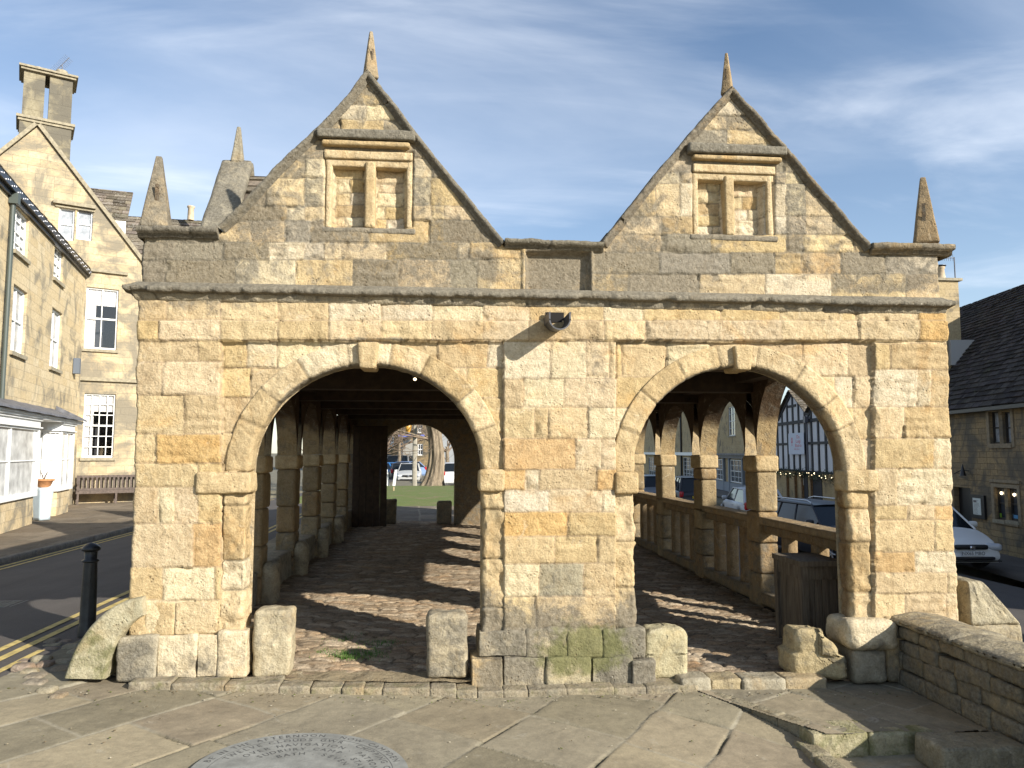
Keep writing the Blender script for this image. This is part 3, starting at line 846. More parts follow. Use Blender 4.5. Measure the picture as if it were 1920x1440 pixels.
# ---- copings on parapets and gables
def coping(name, pts, out=.055, th=.075, back=.32, seed=0, g=.85, col=(.24, .205, .15)):
    P = np.array([(X_(a, b), Z_(a, b)) for a, b in pts])
    L = np.concatenate([[0], np.cumsum(np.hypot(*np.diff(P, axis=0).T))])
    s = np.unique(np.concatenate([np.arange(0, L[-1], .016), L]))
    x = np.interp(s, L, P[:, 0]); z = np.interp(s, L, P[:, 1])
    # mitred normals
    seg = np.diff(P, axis=0); seg /= np.linalg.norm(seg, axis=1)[:, None]
    nrm = np.stack([-seg[:, 1], seg[:, 0]], -1)
    vn = np.zeros_like(P); vn[0] = nrm[0]; vn[-1] = nrm[-1]
    for i in range(1, len(P) - 1):
        b = nrm[i - 1] + nrm[i]; b /= np.linalg.norm(b); vn[i] = b / max(.35, b @ nrm[i])
    k = np.clip(np.searchsorted(L, s, side='right') - 1, 0, len(P) - 2)
    nx, nz = nrm[k, 0], nrm[k, 1]
    for i in range(len(P)):
        d = np.abs(s - L[i]) < 1e-6
        nx[d] = vn[i, 0]; nz[d] = vn[i, 1]
    prof = [(-th * .95, 0.0), (-th * .9, out * .45), (-th * .55, out * .55), (-th * .5, out), (-th * .25, out * 1.08), (-.004, out * 1.02), (.0, out * .8)] + [(0.004, out * .8 - (back + out * .8) * q) for q in (.2, .4, .6, .8, 1)] + [(-th, -back)]
    pf = np.array(prof)
    r = random.Random(seed); js = []; q = r.uniform(.3, .6)
    while q < L[-1]: js.append(q); q += r.uniform(.5, .8)
    js = np.array(js + [99]); e = np.abs(s[:, None] - js[None]).min(1)
    n1 = fbm(s * 9, seed, 3, 4, seed, .6)[:, None]
    O = pf[None, :, 0] + .006 * n1; Yo = pf[None, :, 1] * (1 + .16 * n1) - .012 * np.exp(-e / .006)[:, None] * (pf[None, :, 1] > 0)
    X = x[:, None] + nx[:, None] * O; Z = z[:, None] + nz[:, None] * O; Y = D - Yo
    nn = fbm(X * 26, Y * 26, Z * 26, 3, seed + 3) * .0045
    bo = np.array([r.uniform(-1, 1) for _ in range(len(js) + 1)])[np.searchsorted(js, s)]
    T = np.zeros(X.shape + (4,)); T[..., :3] = np.array(col) * ((1 + .3 * bo) * (1 - .6 * np.exp(-(e / .011) ** 2)))[:, None, None]; T[..., 3] = np.clip(g + .25 * n1 + .15 * bo[:, None], 0, 1)
    m = MB(); m.grid(np.stack([X + nx[:, None] * nn, Y - nn, Z + nz[:, None] * nn], -1), None, T)
    m.add(np.stack([X, Y, Z], -1)[0], [tuple(range(len(prof)))], (col[0], col[1], col[2], g)); m.add(np.stack([X, Y, Z], -1)[-1], [tuple(range(len(prof)))], (col[0], col[1], col[2], g))
    return m.build(name, STONE, hall)
coping('gable_coping', [(412, 426), (440, 400), (520, 314), (600, 238), (648, 188), (690, 135), (735, 190), (800, 277), (870, 362), (920, 425), (946, 456)], seed=5, g=.72, col=(.27, .235, .17))
coping('gable_coping', [(1126, 456), (1160, 412), (1225, 330), (1290, 254), (1330, 208), (1368, 165), (1420, 222), (1480, 290), (1560, 385), (1630, 464)], seed=6, g=.60, col=(.25, .195, .125))
coping('parapet_coping', [(262, 427), (412, 430)], seed=7, g=.95, out=.085, th=.09)
coping('parapet_coping', [(946, 450), (1130, 457)], seed=8, g=.95, out=.075, th=.08, col=(.26, .22, .13))
coping('parapet_coping', [(1628, 459), (1778, 462)], seed=9, g=.5, out=.09, th=.10, col=(.33, .26, .16))
# ---- hood moulds, lintels, mullions and sills of the blind windows
for k, w in enumerate(WIN):
    a, b, c, d = w['o']
    hx0, hx1, hy0, hy1 = [(596, 779, 244, 266), (1286, 1468, 272, 293)][k]
    m = MB()
    m.rock(((X_(hx0, hy0) + X_(hx1, hy0)) / 2, D + .045, (Z_(hx0, hy0) + Z_(hx0, hy1)) / 2), (X_(hx1, hy0) - X_(hx0, hy0), .27, (Z_(hx0, hy0) - Z_(hx0, hy1)) * .8), .014, .006, GREY + (.75,), 0, 300 + k, .014)
    m.rock(((X_(hx0, hy0) + X_(hx1, hy0)) / 2, D + .03, Z_(hx0, hy1) - .022), (X_(hx1, hy0) - X_(hx0, hy0) - .08, .20, .045), .02, .003, OCHR + (.25,), 0, 302 + k, .014)
    m.build('hood_mould', STONE, hall)
    f = MB()
    for (y0, y1, pr, ex) in ((b - 2, b + 13, .012, 0), (b + 13, b + 26, -.008, -6)):
        f.rock(((X_(a, b) + X_(c, b)) / 2, D + .055 - pr, (Z_(a, y0) + Z_(a, y1)) / 2), (X_(c, b) - X_(a, b) - .02 + ex * .004, .13, Z_(a, y0) - Z_(a, y1)), .006, .004, CREAM + (.18,), 0, 304 + k, .014)
    for x in (a + 9, c - 9):
        f.rock((X_(x, d), D + .055, (Z_(x, b + 14) + Z_(x, d)) / 2), (.05, .12, Z_(x, b + 14) - Z_(x, d)), .016, .004, CREAM + (.12,), 0, 306 + k, .014)
    fo = f.build('window_frame', STONE, hall)
    mu = MB()
    mx = (w['panes'][0][2] + w['panes'][1][0]) / 2
    mu.rock((X_(mx, d), D + .035, (Z_(mx, b + 20) + Z_(mx, d)) / 2), (.082, .12, Z_(mx, b + 20) - Z_(mx, d)), .018, .003, TAN + (.08,), 0, 310 + k, .013)
    mu.build('mullion', STONE, fo)
    si = MB()
    si.rock(((X_(a, d) + X_(c, d)) / 2, D + .045, Z_(a, d) - .012), (X_(c, d) - X_(a, d) + .03, .13, .05), .015, .006, (.40, .34, .24) + (.6,), 0, 312 + k, .014)
    si.build('sill', STONE, hall)
# ---- finials: tapering square obelisks
def finial(px, ytop, ybot, wpx, Y, rot=0.0, seed=0, g=.35, col=(.34, .28, .19)):
    b = onY(px, ybot, Y); t = onY(px, ytop, Y)
    h = t[2] - b[2]; w = wpx / FPX * Y * 1.0
    m = MB()
    def wp(P, h=h):
        P = P.copy(); k = np.clip((P[:, 2] + h / 2) / h, 0, 1)
        P[:, :2] *= (1 - .80 * k)[:, None]; return P
    M = Matrix.Rotation(rot, 3, 'Z')
    m.rock(((b[0] + t[0]) / 2, Y, b[2] + h / 2), (w, w, h), .012, .004, col + (g,), 0, seed, .022, warp=wp, M=M)
    # sunk narrow panel on the front
    m.box(-w * .07, w * .07, -w * .5, -w * .47, -h * .40, h * .1, M=Matrix.Translation((b[0], Y, b[2] + h / 2)) @ Matrix.Rotation(rot, 4, 'Z') @ Matrix.Rotation(.16, 4, 'X') @ Matrix.Translation((0, .09 * w, 0)), tint=(.16, .12, .08, .4))
    return m.build('finial', STONE, hall)
finial(695, 60, 150, 28, D + .12, rad(20), 401)
finial(1363, 100, 180, 25, D + .12, rad(-32), 402, .25, (.33, .25, .15))
finial(296, 294, 432, 50, D + .15, rad(8), 403, .55)
finial(1733, 334, 460, 47, D + .15, rad(-28), 404, .25, (.33, .25, .15))
# ---- lead rain spout
LEAD = mat('lead', (.10, .10, .105), .55, .6, .3, 12, .2)
m = MB()
sp = onY(1050, 598, D - .34); sx, sz, rs = sp[0], sp[2] - .0, .085
for rr, fl in ((rs, 1), (rs - .010, -1)):
    P = np.array([[(sx + rr * math.cos(t), y, sz + rr * math.sin(t) + (y - (D - .34)) * .10) for t in np.linspace(math.pi * 1.0, 2 * math.pi, 15)] for y in (D - .34, D + .1)])
    m.grid(P, None)
P = np.array([[(sx + rr * math.cos(t), D - .34, sz + rr * math.sin(t)) for t in np.linspace(math.pi, 2 * math.pi, 15)] for rr in (rs, rs - .010)])
m.grid(P, None)
m.box(sx - rs, sx - rs + .012, D - .34, D + .1, sz - .01, sz + .055); m.box(sx + rs - .012, sx + rs, D - .34, D + .1, sz - .01, sz + .055)
m.build('rain_spout', LEAD, hall)
DARK = mat('spout_hole_shade', (.012, .010, .008), .95)  # shade inside the spout hole, put into the colour of a solid block
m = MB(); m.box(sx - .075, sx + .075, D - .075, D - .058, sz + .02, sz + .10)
m.build('spout_opening_shade', DARK, hall)

# ---- side arcades
XL, XR = -1.93, 3.75              # inner faces
XLo, XRo = X_(256, 900) + .02, X_(1785, 900) - .02
XLa, XRa = -2.19, 3.99        # outer faces of the slender arcades
YEND = 18.2
ZS, ZI0 = 1.66, 1.47              # impost top, bottom
ZTOP = 2.78
PW = .36
PY = [8.72 + 1.95 * k for k in range(5)]      # near corners of the free piers
def pier(xi, xo, y0, y1, zb, seed, lowg=.25):
    root = empty('pier', (0, 0, 0)); root.parent = hall
    r = random.Random(seed); m = MB(); z = zb; k = 0
    x0, x1 = min(xi, xo), max(xi, xo)
    while z < ZI0 - .02:
        z2 = min(ZI0, z + r.uniform(.26, .46))
        if ZI0 - z2 < .16: z2 = ZI0
        c = r.choice(((.30, .235, .14), (.34, .27, .165), (.27, .21, .125), (.31, .225, .125)))
        m.rock(((x0 + x1) / 2, (y0 + y1) / 2, (z + z2) / 2), (x1 - x0 + r.uniform(-.01, .01), y1 - y0 + r.uniform(-.01, .01), z2 - z - .004), .026, .007, c + (.28 + (.12 if z < .3 else 0),), 0, seed * 10 + k, .035)
        z = z2; k += 1
    m.build('shaft', STONE, root)
    m = MB(); m.rock(((x0 + x1) / 2, (y0 + y1) / 2, (ZI0 + ZS) / 2), (x1 - x0 + .05, y1 - y0 + .045, ZS - ZI0), .028, .006, TAN + (.2,), 0, seed * 10 + 9, .03)
    m.build('impost', STONE, root)
    return root
def arcade(xi, xo, seed, zb=-.1):
    ys = [D + TH] + [v for y in PY for v in (y, y + PW)] + [YEND]
    for k, y in enumerate(PY): pier(xi, xo, y, y + PW, zb, seed + k)
    m = MB()
    for k in range(6):
        y0, y1 = ys[2 * k], ys[2 * k + 1]
        a = (y1 - y0) / 2; c = (y0 + y1) / 2; b = a * .98
        e0 = y0 - (PW / 2 if k else .0); e1 = y1 + (PW / 2 if k < 5 else 0)
        for x in (xi, xo):
            t = np.linspace(math.pi, 0, 41)
            U = c + (a) * np.cos(t); Zl = ZS + b * np.sin(t)
            U2 = U.copy(); U2[0] = e0; U2[-1] = e1
            G = []
            for q in np.linspace(0, 1, 9):
                uu = U + (np.clip(e0 + (e1 - e0) * (U - y0) / (y1 - y0), e0, e1) - U) * q
                G.append(np.stack([np.full(41, x) , uu, Zl + (ZTOP - Zl) * q], -1))
            G = np.array(G)
            nn = fbm(G[..., 0] * 7, G[..., 1] * 7, G[..., 2] * 7, 3, seed) * .012
            G[..., 0] += nn
            g = np.zeros(G.shape[:2] + (4,)); g[..., :3] = TAN; g[..., 3] = .3
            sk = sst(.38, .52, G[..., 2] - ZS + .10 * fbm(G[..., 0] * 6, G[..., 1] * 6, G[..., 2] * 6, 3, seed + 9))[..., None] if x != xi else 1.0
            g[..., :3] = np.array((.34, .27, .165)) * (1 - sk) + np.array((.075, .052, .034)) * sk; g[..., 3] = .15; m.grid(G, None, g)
        t = np.linspace(math.pi, 0, 41)
        G = np.array([np.stack([np.full(41, x), c + a * np.cos(t), ZS + b * np.sin(t)], -1) for x in np.linspace(xi, xo, 12)])
        nn = fbm(G[..., 0] * 9, G[..., 1] * 9, G[..., 2] * 9, 3, seed + 1) * .008
        G[..., 2] += nn * np.sin(t)[None]; 
        vb = (np.arange(41) // 6) % 4
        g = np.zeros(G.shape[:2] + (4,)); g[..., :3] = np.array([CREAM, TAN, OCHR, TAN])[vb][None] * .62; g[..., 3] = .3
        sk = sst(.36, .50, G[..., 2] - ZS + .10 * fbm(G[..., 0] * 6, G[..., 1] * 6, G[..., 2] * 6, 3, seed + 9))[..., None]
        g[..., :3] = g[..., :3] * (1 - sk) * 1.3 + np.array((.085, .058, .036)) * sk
        m.grid(G, None, g)
        P = np.array([[(x, y, ZS) for x in (xi, xo)] for y in (e0, y0)]); m.grid(P, None, TAN + (.3,))
    # parapet above the arcade outside
    m.box(min(xi, xo), max(xi, xo), D + TH, YEND + .5, ZTOP, 3.42, tint=CREAM + (.6,))
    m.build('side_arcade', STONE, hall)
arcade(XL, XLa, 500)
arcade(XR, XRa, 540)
# first piers, engaged to the back of the front wall, and the far ones
for x0, x1 in ((XLo + .02, XL), (XR, XRo - .02)):
    m = MB(); m.rock(((x0 + x1) / 2, D + TH + .04, .74), (x1 - x0, .22, 1.75), .02, .006, (.36, .265, .14, .3), 0, 560, .04)
    m.build('corner_pier', STONE, hall)
# end wall with two arches
m = MB()
for k, A in enumerate(ARCH):
    u0, u1 = (XLo, 1.0) if k == 0 else (1.0, XRo)
    aa, bb = A['a'] * 1.0, A['b'] * 1.0
    for yy in (YEND, YEND + .5):
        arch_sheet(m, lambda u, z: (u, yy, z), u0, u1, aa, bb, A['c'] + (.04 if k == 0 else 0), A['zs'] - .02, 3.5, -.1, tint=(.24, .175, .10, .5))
    t = np.linspace(math.pi, 0, 41)
    U = np.concatenate([[-aa], aa * np.cos(t), [aa]]) + A['c'] + (.04 if k == 0 else 0); Zl = np.concatenate([[-.1], A['zs'] - .02 + bb * np.sin(t), [-.1]])
    m.grid(np.array([np.stack([U, np.full(43, y), Zl], -1) for y in (YEND, YEND + .5)]), None, TAN + (.3,))
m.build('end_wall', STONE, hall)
# low walls between the piers on the left
m = MB()
ysl = [D + TH] + [v for y in PY for v in (y, y + PW)] + [YEND]
for k in range(6):
    y0, y1 = ysl[2 * k], ysl[2 * k + 1]
    m.rock((XL - .20, (y0 + y1) / 2, .13), (.34, y1 - y0 + .02, .52), .03, .01, GREY + (.4,), .0, 570 + k, .05)
m.build('low_wall', STONE, hall)
# balustrades on the right
for k in range(6):
    y0, y1 = ysl[2 * k], ysl[2 * k + 1]
    if k == 0: y0 = D + TH + .12
    root = empty('balustrade', (0, 0, 0)); root.parent = hall
    m = MB(); m.rock((XR + .13, (y0 + y1) / 2, .90), (.25, y1 - y0 + .03, .085), .014, .005, (.33, .25, .15) + (.3,), 0, 580 + k, .03); m.build('rail', STONE, root)
    m = MB(); m.rock((XR + .13, (y0 + y1) / 2, .805), (.15, y1 - y0 + .03, .10), .012, .004, (.24, .175, .10) + (.3,), 0, 590 + k, .03); m.build('rail_support', STONE, root)
    m = MB(); m.rock((XR + .14, (y0 + y1) / 2, .01), (.28, y1 - y0 + .03, .14), .02, .006, (.26, .20, .12) + (.4,), 0, 595 + k, .04); m.build('base_kerb', STONE, root)
    for j in range(3):
        yb = y0 + (y1 - y0) * (j + .75) / 3.5
        m = MB(); m.rock((XR + .13, yb, .42), (.12, .16, .70), .012, .005, (.26, .19, .11) + (.3,), 0, 600 + k * 3 + j, .04); m.build('baluster', STONE, root)
# ---- roof and dark timber inside
TIMB = mat('old_oak', (.042, .026, .014), .85, 0, .4, 9, .5)
m = MB()
for k, y in enumerate([D + TH + .25] + [y + PW / 2 for y in PY]):
    m.box(XL - .1, XR + .1, y - .12, y + .12, 2.42, 2.66)
m.build('tie_beam', TIMB, hall)
m = MB()
x = XL
while x < XR:
    m.box(x, x + .08, D + TH, YEND, 2.665, 2.775); x += .42
for x in (XL + .02, XR - .22): m.box(x, x + .2, D + TH, YEND, 2.53, 2.662)
m.build('joist', TIMB, hall)
m = MB(); m.box(XLo, XRo, D + TH, YEND, 2.78, 2.83); m.build('ceiling', TIMB, hall)
# plank partition in the left far corner
m = MB()
for j in range(5): m.box(XL + .0 + j * .155, XL + .15 + j * .155, 17.55 + (j % 2) * .006, 17.60, 0, 2.3)
m.build('plank_partition', TIMB, hall)
# roof: two ridges running back behind the gables, with side gables on the left flank
SLATE = slate_mat('stone_slate', (.10, .085, .065), (.24, .21, .165), .8)
def slates(m, o, du, dv, W_, H_, sw, sh, seed=0, th=.022, tl=1.0):
    """overlapping slabs; o corner at the eave, du along eave, dv up the slope (unit vectors)"""
    o, du, dv = [np.asarray(q, float) for q in (o, du, dv)]
    nn = np.cross(du, dv)
    if nn[2] < 0: nn = -nn
    r = random.Random(seed); v = 0.0; row = 0
    V, F, T = [], [], []
    while v < H_:
        h = sh * (1.25 - .5 * v / H_)
        u = -r.uniform(0, sw)
        while u < W_:
            w = sw * r.uniform(.6, 1.45)
            a, b = max(u, 0), min(u + w - .008, W_)
            if b - a > .02:
                v0, v1 = v - .02 + r.uniform(-.02, .02) * sh * 3, min(v + h * 1.35, H_ + .02)
                l0, l1 = th * r.uniform(1.5, 2.6), th * .3
                c = [o + du * a + dv * v0 + nn * l0, o + du * b + dv * v0 + nn * (l0 + r.uniform(-.006, .006)), o + du * b + dv * v1 + nn * l1, o + du * a + dv * v1 + nn * l1,
                     o + du * a + dv * v0 + nn * (l0 - th * 1.2), o + du * b + dv * v0 + nn * (l0 - th * 1.2)]
                n0 = len(V); V += c; F += [(n0, n0 + 1, n0 + 2, n0 + 3), (n0, n0 + 1, n0 + 5, n0 + 4)]
                t = r.uniform(.55, 1.35) * tl; T += [(t, t * r.uniform(.93, 1.0), t * r.uniform(.85, 1.0), 0)] * 6
            u += w
        v += h; row += 1
    m.add(np.array(V), np.array(F), np.array(T), 0, 0, False)
    m.quad(o, o + du * W_, o + du * W_ + dv * H_, o + dv * H_, 0, (.5, .5, .5, 0))
m = MB()
zr_, ze = Z_(690, 245), 3.12
for xa, xc, xb in ((XLo + .1, X_(690), X_(1040)), (X_(1040), X_(1368), XRo - .1)):
    for e, sgn in ((xa, 1), (xb, -1)):
        d = np.array([xc - e, 0, zr_ - ze]); Ln = np.linalg.norm(d)
        slates(m, (e, D + .3, ze), (0, 1, 0), d / Ln, 12.2, Ln, .34, .20, int(abs(xc * 100)) + sgn)
m.build('roof', SLATE, hall)
# left flank gables, seen beyond the front corner
for k, yc in enumerate((D + 3.0, D + 6.9, D + 10.6)):
    root = empty('side_gable', (0, 0, 0)); root.parent = hall
    hw = .88; top_ = Z_(690, 150) + (.0)
    ap = onX(455, 312, XLo + .22)
    if k == 0: yc, top_ = ap[1], ap[2]
    zb2 = 3.40
    m = MB()
    m.prism([(yc - hw, zb2), (yc + hw, zb2), (yc, top_ - .05)], 0, XLo + .05, XLo + .30, tint=CREAM + (.6,))
    m.build('gable_wall', STONE, root)
    m = MB()
    for s in (-1, 1):
        P0 = np.array([XLo + .17, yc + s * (hw + .04), zb2 - .02]); P1 = np.array([XLo + .17, yc, top_ + .03])
        L_ = np.linalg.norm(P1 - P0); ang = math.atan2(P1[2] - P0[2], P1[1] - P0[1])
        M = Matrix.Rotation(ang, 3, 'X')
        m.rock((P0 + P1) / 2, (.30, L_, .09), .02, .008, GREY + (.55,), 0, 700 + k, .04, M=M)
    m.build('coping', STONE, root)
    m = MB()
    hf = onX(462, 256, XLo + .2)[2] - top_
    def wf(P, h=hf):
        P = P.copy(); q = np.clip(P[:, 2] / h + .5, 0, 1); P[:, :2] *= (1 - .75 * q)[:, None]; return P
    m.rock((XLo + .17, yc, top_ + hf / 2 + .02), (.13, .13, hf), .015, .004, GREY + (.35,), 0, 710 + k, .03, warp=wf)
    m.build('finial', STONE, root)
    m = MB()
    xr2 = X_(690)
    for s in (-1, 1):
        d = np.array([0, -s * hw, top_ - .12 - zb2]); Ln = np.linalg.norm(d)
        slates(m, (XLo + .3, yc + s * hw, zb2), (1, 0, 0), d / Ln, xr2 - XLo - .3, Ln, .26, .15, 720 + k + s)
    m.build('gable_roof', SLATE, root)
m = MB(); m.rock((XLo + .17, D + .95, 3.36), (.30, 1.2, .07), .02, .006, GREY + (.7,), 0, 730, .05); m.build('parapet_coping', STONE, hall)
# ---- small lamp burning under the roof
BULB = mat('lit_bulb', (1, .9, .7), .4, emit=((1.0, .80, .5), 3.5))
lp = onY(778, 711, D + 1.5)
root = empty('ceiling_lamp', (lp[0], lp[1], lp[2]), 0, 'small lit lamp under the dark roof beams behind the left arch', 'lamp')
m = MB(); m.lathe((0, 0, 0), [(0, -.015), (.014, -.008), (.016, .0), (.009, .012), (0, .014)], 12); m.build('bulb', BULB, root, False)
m = MB(); m.lathe((0, 0, .012), [(.012, 0), (.03, .02), (.03, .05), (0, .05)], 12); m.tube([(0, 0, .05), (0, 0, 2.67 - lp[2])], .006); m.build('fitting', LEAD, root, False)
# ================================================================== GROUND
def gz(X, Y):
    """lie of the land"""
    X, Y = np.asarray(X, float), np.asarray(Y, float)
    z = .03 - .13 * sst(-3.4, -6.9, X) - .15 * sst(-3, 3, X)
    z = z - 1.03 * sst(4.25, 5.1, X)
    far = sst(22, 46, Y)
    z = z - .35 * far * (1 - sst(4.5, 6, X))
    z = z - .15 * sst(24, 45, Y) * sst(4.5, 6, X)
    z = z + .17 * sst(-6.9, -7.3, X) * 0
    return z
def sheet(name, xs, ys, off, m, amp=0.0, zf=gz, attrs=False):
    X, Y = np.meshgrid(xs, ys, indexing='ij')
    Z = zf(X, Y) + off
    if amp: Z = Z + amp * fbm(X * .7, Y * .7, 0, 3, 9)
    mb = MB(); mb.grid(np.stack([X, Y, Z], -1)); return mb.build(name, m, None, attrs)
EARTH = mat('earth', (.16, .14, .09), .95, 0, .3, 3, .4)
def asphalt(name, base):
    t = NT(name)
    n = t.noise(90, 4, .7); b = t.noise(1.4, 5, .6); mp = t.n('ShaderNodeMapping', {'Vector': t.tc, 'Scale': (2.2, .12, 1)}).outputs[0]
    tr = t.noise(1.0, 4, .6, mp)
    c = t.mix(t.mr(n, .25, .75), C(*[x * .6 for x in base]), C(*[x * 1.5 for x in base]))
    c = t.mix(t.mr(b, .4, .7, 0, .5), c, C(*[x * 1.45 for x in base]))
    c = t.mix(t.mr(tr, .45, .7, 0, .45), c, C(*[x * .55 for x in base]))
    return t.fin(c, .85, t.bump(n, .5, .006), .3)
ROAD = asphalt('asphalt', (.082, .072, .064))
def gz_(X, Y): return gz(X, Y) - .5 * (np.abs(X) < 40) * (Y < 44)
g = sheet('ground', np.concatenate([np.linspace(-900, -30, 12), np.linspace(-25, 40, 120), np.linspace(48, 900, 12)]), np.concatenate([np.linspace(-60, -2, 6), np.linspace(0, 60, 90), np.linspace(70, 1500, 14)]), -.03, EARTH, zf=gz_)
tag(g, kind='structure')
def road_z(X, Y): return gz(X, Y)
g = sheet('left_road', np.linspace(-7.0, -3.16, 12), np.concatenate([np.linspace(-4, 8, 20), np.linspace(9, 60, 40)]), .012, ROAD); tag(g, kind='structure')
g = sheet('right_road', np.linspace(4.3, 12.2, 60), np.linspace(-4, 70, 120), .012, ROAD); tag(g, kind='structure')
# flagstone sheets -------------------------------------------------
def flags(name, pt_mask, xs, ys, ang, rowh, seed, zf, tints, jcol=(.29, .262, .20), jd=.012, jw=.016, grime=.1, wmul=1.35):
    X, Y = np.meshgrid(xs, ys, indexing='ij')
    ca, sa = math.cos(ang), math.sin(ang)
    wx = X + .03 * fbm(X * 1.6, Y * 1.6, 5, 3, seed) + .006 * fbm(X * 14, Y * 14, 5, 3, seed + 8); wy = Y + .03 * fbm(X * 1.6, Y * 1.6, 8, 3, seed + 1) + .006 * fbm(X * 14, Y * 14, 9, 3, seed + 9)
    U, V = wx * ca + wy * sa, -wx * sa + wy * ca
    r = random.Random(seed)
    rows = [V.min() - 1]
    while rows[-1] < V.max() + 1: rows.append(rows[-1] + rowh * r.uniform(.72, 1.28))
    H = np.zeros(X.shape); T = np.zeros(X.shape + (4,)); 
    for i in range(len(rows) - 1):
        m = (V >= rows[i]) & (V < rows[i + 1])
        if not m.any(): continue
        um, vm = U[m], V[m]
        js = [um.min() - 1.5 + r.uniform(0, .8)]
        while js[-1] < um.max() + 1.5: js.append(js[-1] + rowh * wmul * r.uniform(.6, 1.4))
        js = np.array(js); k = np.searchsorted(js, um)
        k = np.clip(k, 1, len(js) - 1)
        e = np.minimum(np.minimum(um - js[k - 1], js[k] - um), np.minimum(vm - rows[i], rows[i + 1] - vm))
        rnd = np.array([[r.uniform(-1, 1) for _ in range(5)] for _ in range(len(js) + 1)])
        q = rnd[k]
        h = .0028 * q[:, 0] + .010 * q[:, 1] * (um - (js[k - 1] + js[k]) / 2) + .010 * q[:, 2] * (vm - (rows[i] + rows[i + 1]) / 2)
        deep = sst(.1, .45, fbm(X[m] * 2.2, Y[m] * 2.2, 3, 3, seed + 4))
        h = h - jd * (.25 + 1.1 * deep) * sst(jw, jw * .3, e)
        H[m] = h
        c = np.array(tints)[(np.abs(q[:, 3]) * 997 % len(tints)).astype(int)] * (1 + .13 * q[:, 4])[:, None] * np.array((.93, .905, .84))
        jm = (sst(jw * .9, jw * .5, e) * (1 - .8 * deep))[:, None]
        jdk = (sst(jw * .8, jw * .4, e) * deep)[:, None]
        c = c * (1 - jm) + np.array(jcol) * jm
        c = c * (1 - jdk * .7) + np.array((.09, .085, .05)) * jdk * .7
        T[m, :3] = c
    H = H + .004 * fbm(X * 5, Y * 5, 1, 4, seed + 2) + .0012 * fbm(X * 30, Y * 30, 1, 3, seed + 3) + .004 * np.round(fbm(X * 1.8, Y * 1.8, 1, 3, seed + 12) * 3) / 3
    T[..., 3] = grime
    P = np.stack([X, Y, zf(X, Y) + H], -1)
    cm = (P[:-1, :-1] + P[1:, 1:]) / 2
    mb = MB(); mb.grid(P, pt_mask(cm[..., 0], cm[..., 1]), T, 0.0)
    return mb
def paving_mat():
    t = NT('york_stone')
    tint = t.n('ShaderNodeAttribute', attribute_name='tint').outputs['Color']
    a = t.noise(1.7, 7, .68, dist=1.2); b = t.noise(13, 6, .7); f = t.noise(85, 4, .7)
    c = t.mix(1.0, tint, t.mix(t.mr(a, .3, .7), C(.80, .79, .78), C(1.17, 1.16, 1.12)), 'MULTIPLY')
    c = t.mix(1.0, c, t.mix(t.mr(b, .3, .7), C(.85, .85, .84), C(1.13, 1.12, 1.1)), 'MULTIPLY')
    c = t.mix(1.0, c, t.mix(t.mr(f, .3, .7), C(.88, .88, .88), C(1.1, 1.1, 1.1)), 'MULTIPLY')
    c = t.mix(t.mr(t.noise(4.5, 7, .72, dist=.8), .60, .72, 0, .45), c, C(.42, .39, .32))
    mo = t.n('ShaderNodeAttribute', attribute_name='moss').outputs['Fac']
    c = t.mix(t.mr(t.math('ADD', t.noise(9, 6, .7), t.math('MULTIPLY', mo, .8)), .74, 1.05, 0, .85, True), c, t.mix(b, C(.06, .075, .02), C(.22, .22, .07)))
    h = t.math('ADD', t.math('MULTIPLY', b, 1.2), t.math('MULTIPLY', f, .5))
    return t.fin(c, .92, t.bump(h, .5, .008), .1)
YORK = paving_mat()
FL = [(.285, .250, .190), (.255, .232, .185), (.305, .268, .200), (.245, .222, .170), (.275, .238, .185), (.27, .245, .195)]
# edge between the pavement (left) and the raised terrace (right)
eA, eB = onZ(1238, 1272, -.115), onZ(1512, 1396, -.24)
def edge_s(X, Y):            # >0 on the terrace side
    d = eB[:2] - eA[:2]; d = d / np.linalg.norm(d)
    return -((X - eA[0]) * d[1] - (Y - eA[1]) * d[0])
def pz(X, Y):                # pavement height
    X, Y = np.asarray(X, float), np.asarray(Y, float)
    return .03 - .052 * (np.clip(X, -3.6, .4) + 2.5) - .125 * sst(.9, 2.9, X + .35 * (5.9 - Y)) * sst(5.9, 4.7, Y)
if edge_s(np.array(3.0), np.array(5.6)) < 0:
    _e = edge_s
    def edge_s(X, Y): return -_e(X, Y)
xr_end = onZ(1500, 1420, -.2)[0]
def in_pav(X, Y):
    lim = eB[0] - .02 + .0 * Y
    lft = -3.16 - .35 * sst(5.2, 3.6, Y) * 0
    return ((edge_s(X, Y) < 0) | (Y < eB[1])) & (X < lim) & (X > lft) & (Y < D + .09) | ((X > -3.16) & (X < XLo + .03) & (Y >= D) & (Y < 30))
pav_ang = math.atan2(onZ(900, 1130 / 4 + 1080, -.12)[1] * 0 + 1, 1)
_a = onZ(50, 1417, .03); _b = onZ(480, 1290, -.03)
pav_ang = math.atan2(_b[1] - _a[1], _b[0] - _a[0])
mb = flags('pavement', in_pav, np.arange(-3.3, eB[0] + .03, .0135), np.arange(3.3, D + .12, .0135), pav_ang, .62, 21, pz, FL)
def notplaque(X, Y): return True
o = mb.build('pavement', YORK); tag(o, kind='structure')
mb = flags('pavement', lambda X, Y: (X < eB[0]) & (X > -3.16) | (Y < 3.4) & (X > -3.16), np.arange(-3.3, 6.0, .05), np.arange(-4.0, 3.33, .05), pav_ang, .62, 22, lambda X, Y: pz(X, np.maximum(Y, 3.3)) - .002, FL, jw=.03)
o = mb.build('near_pavement', YORK); tag(o, kind='structure')
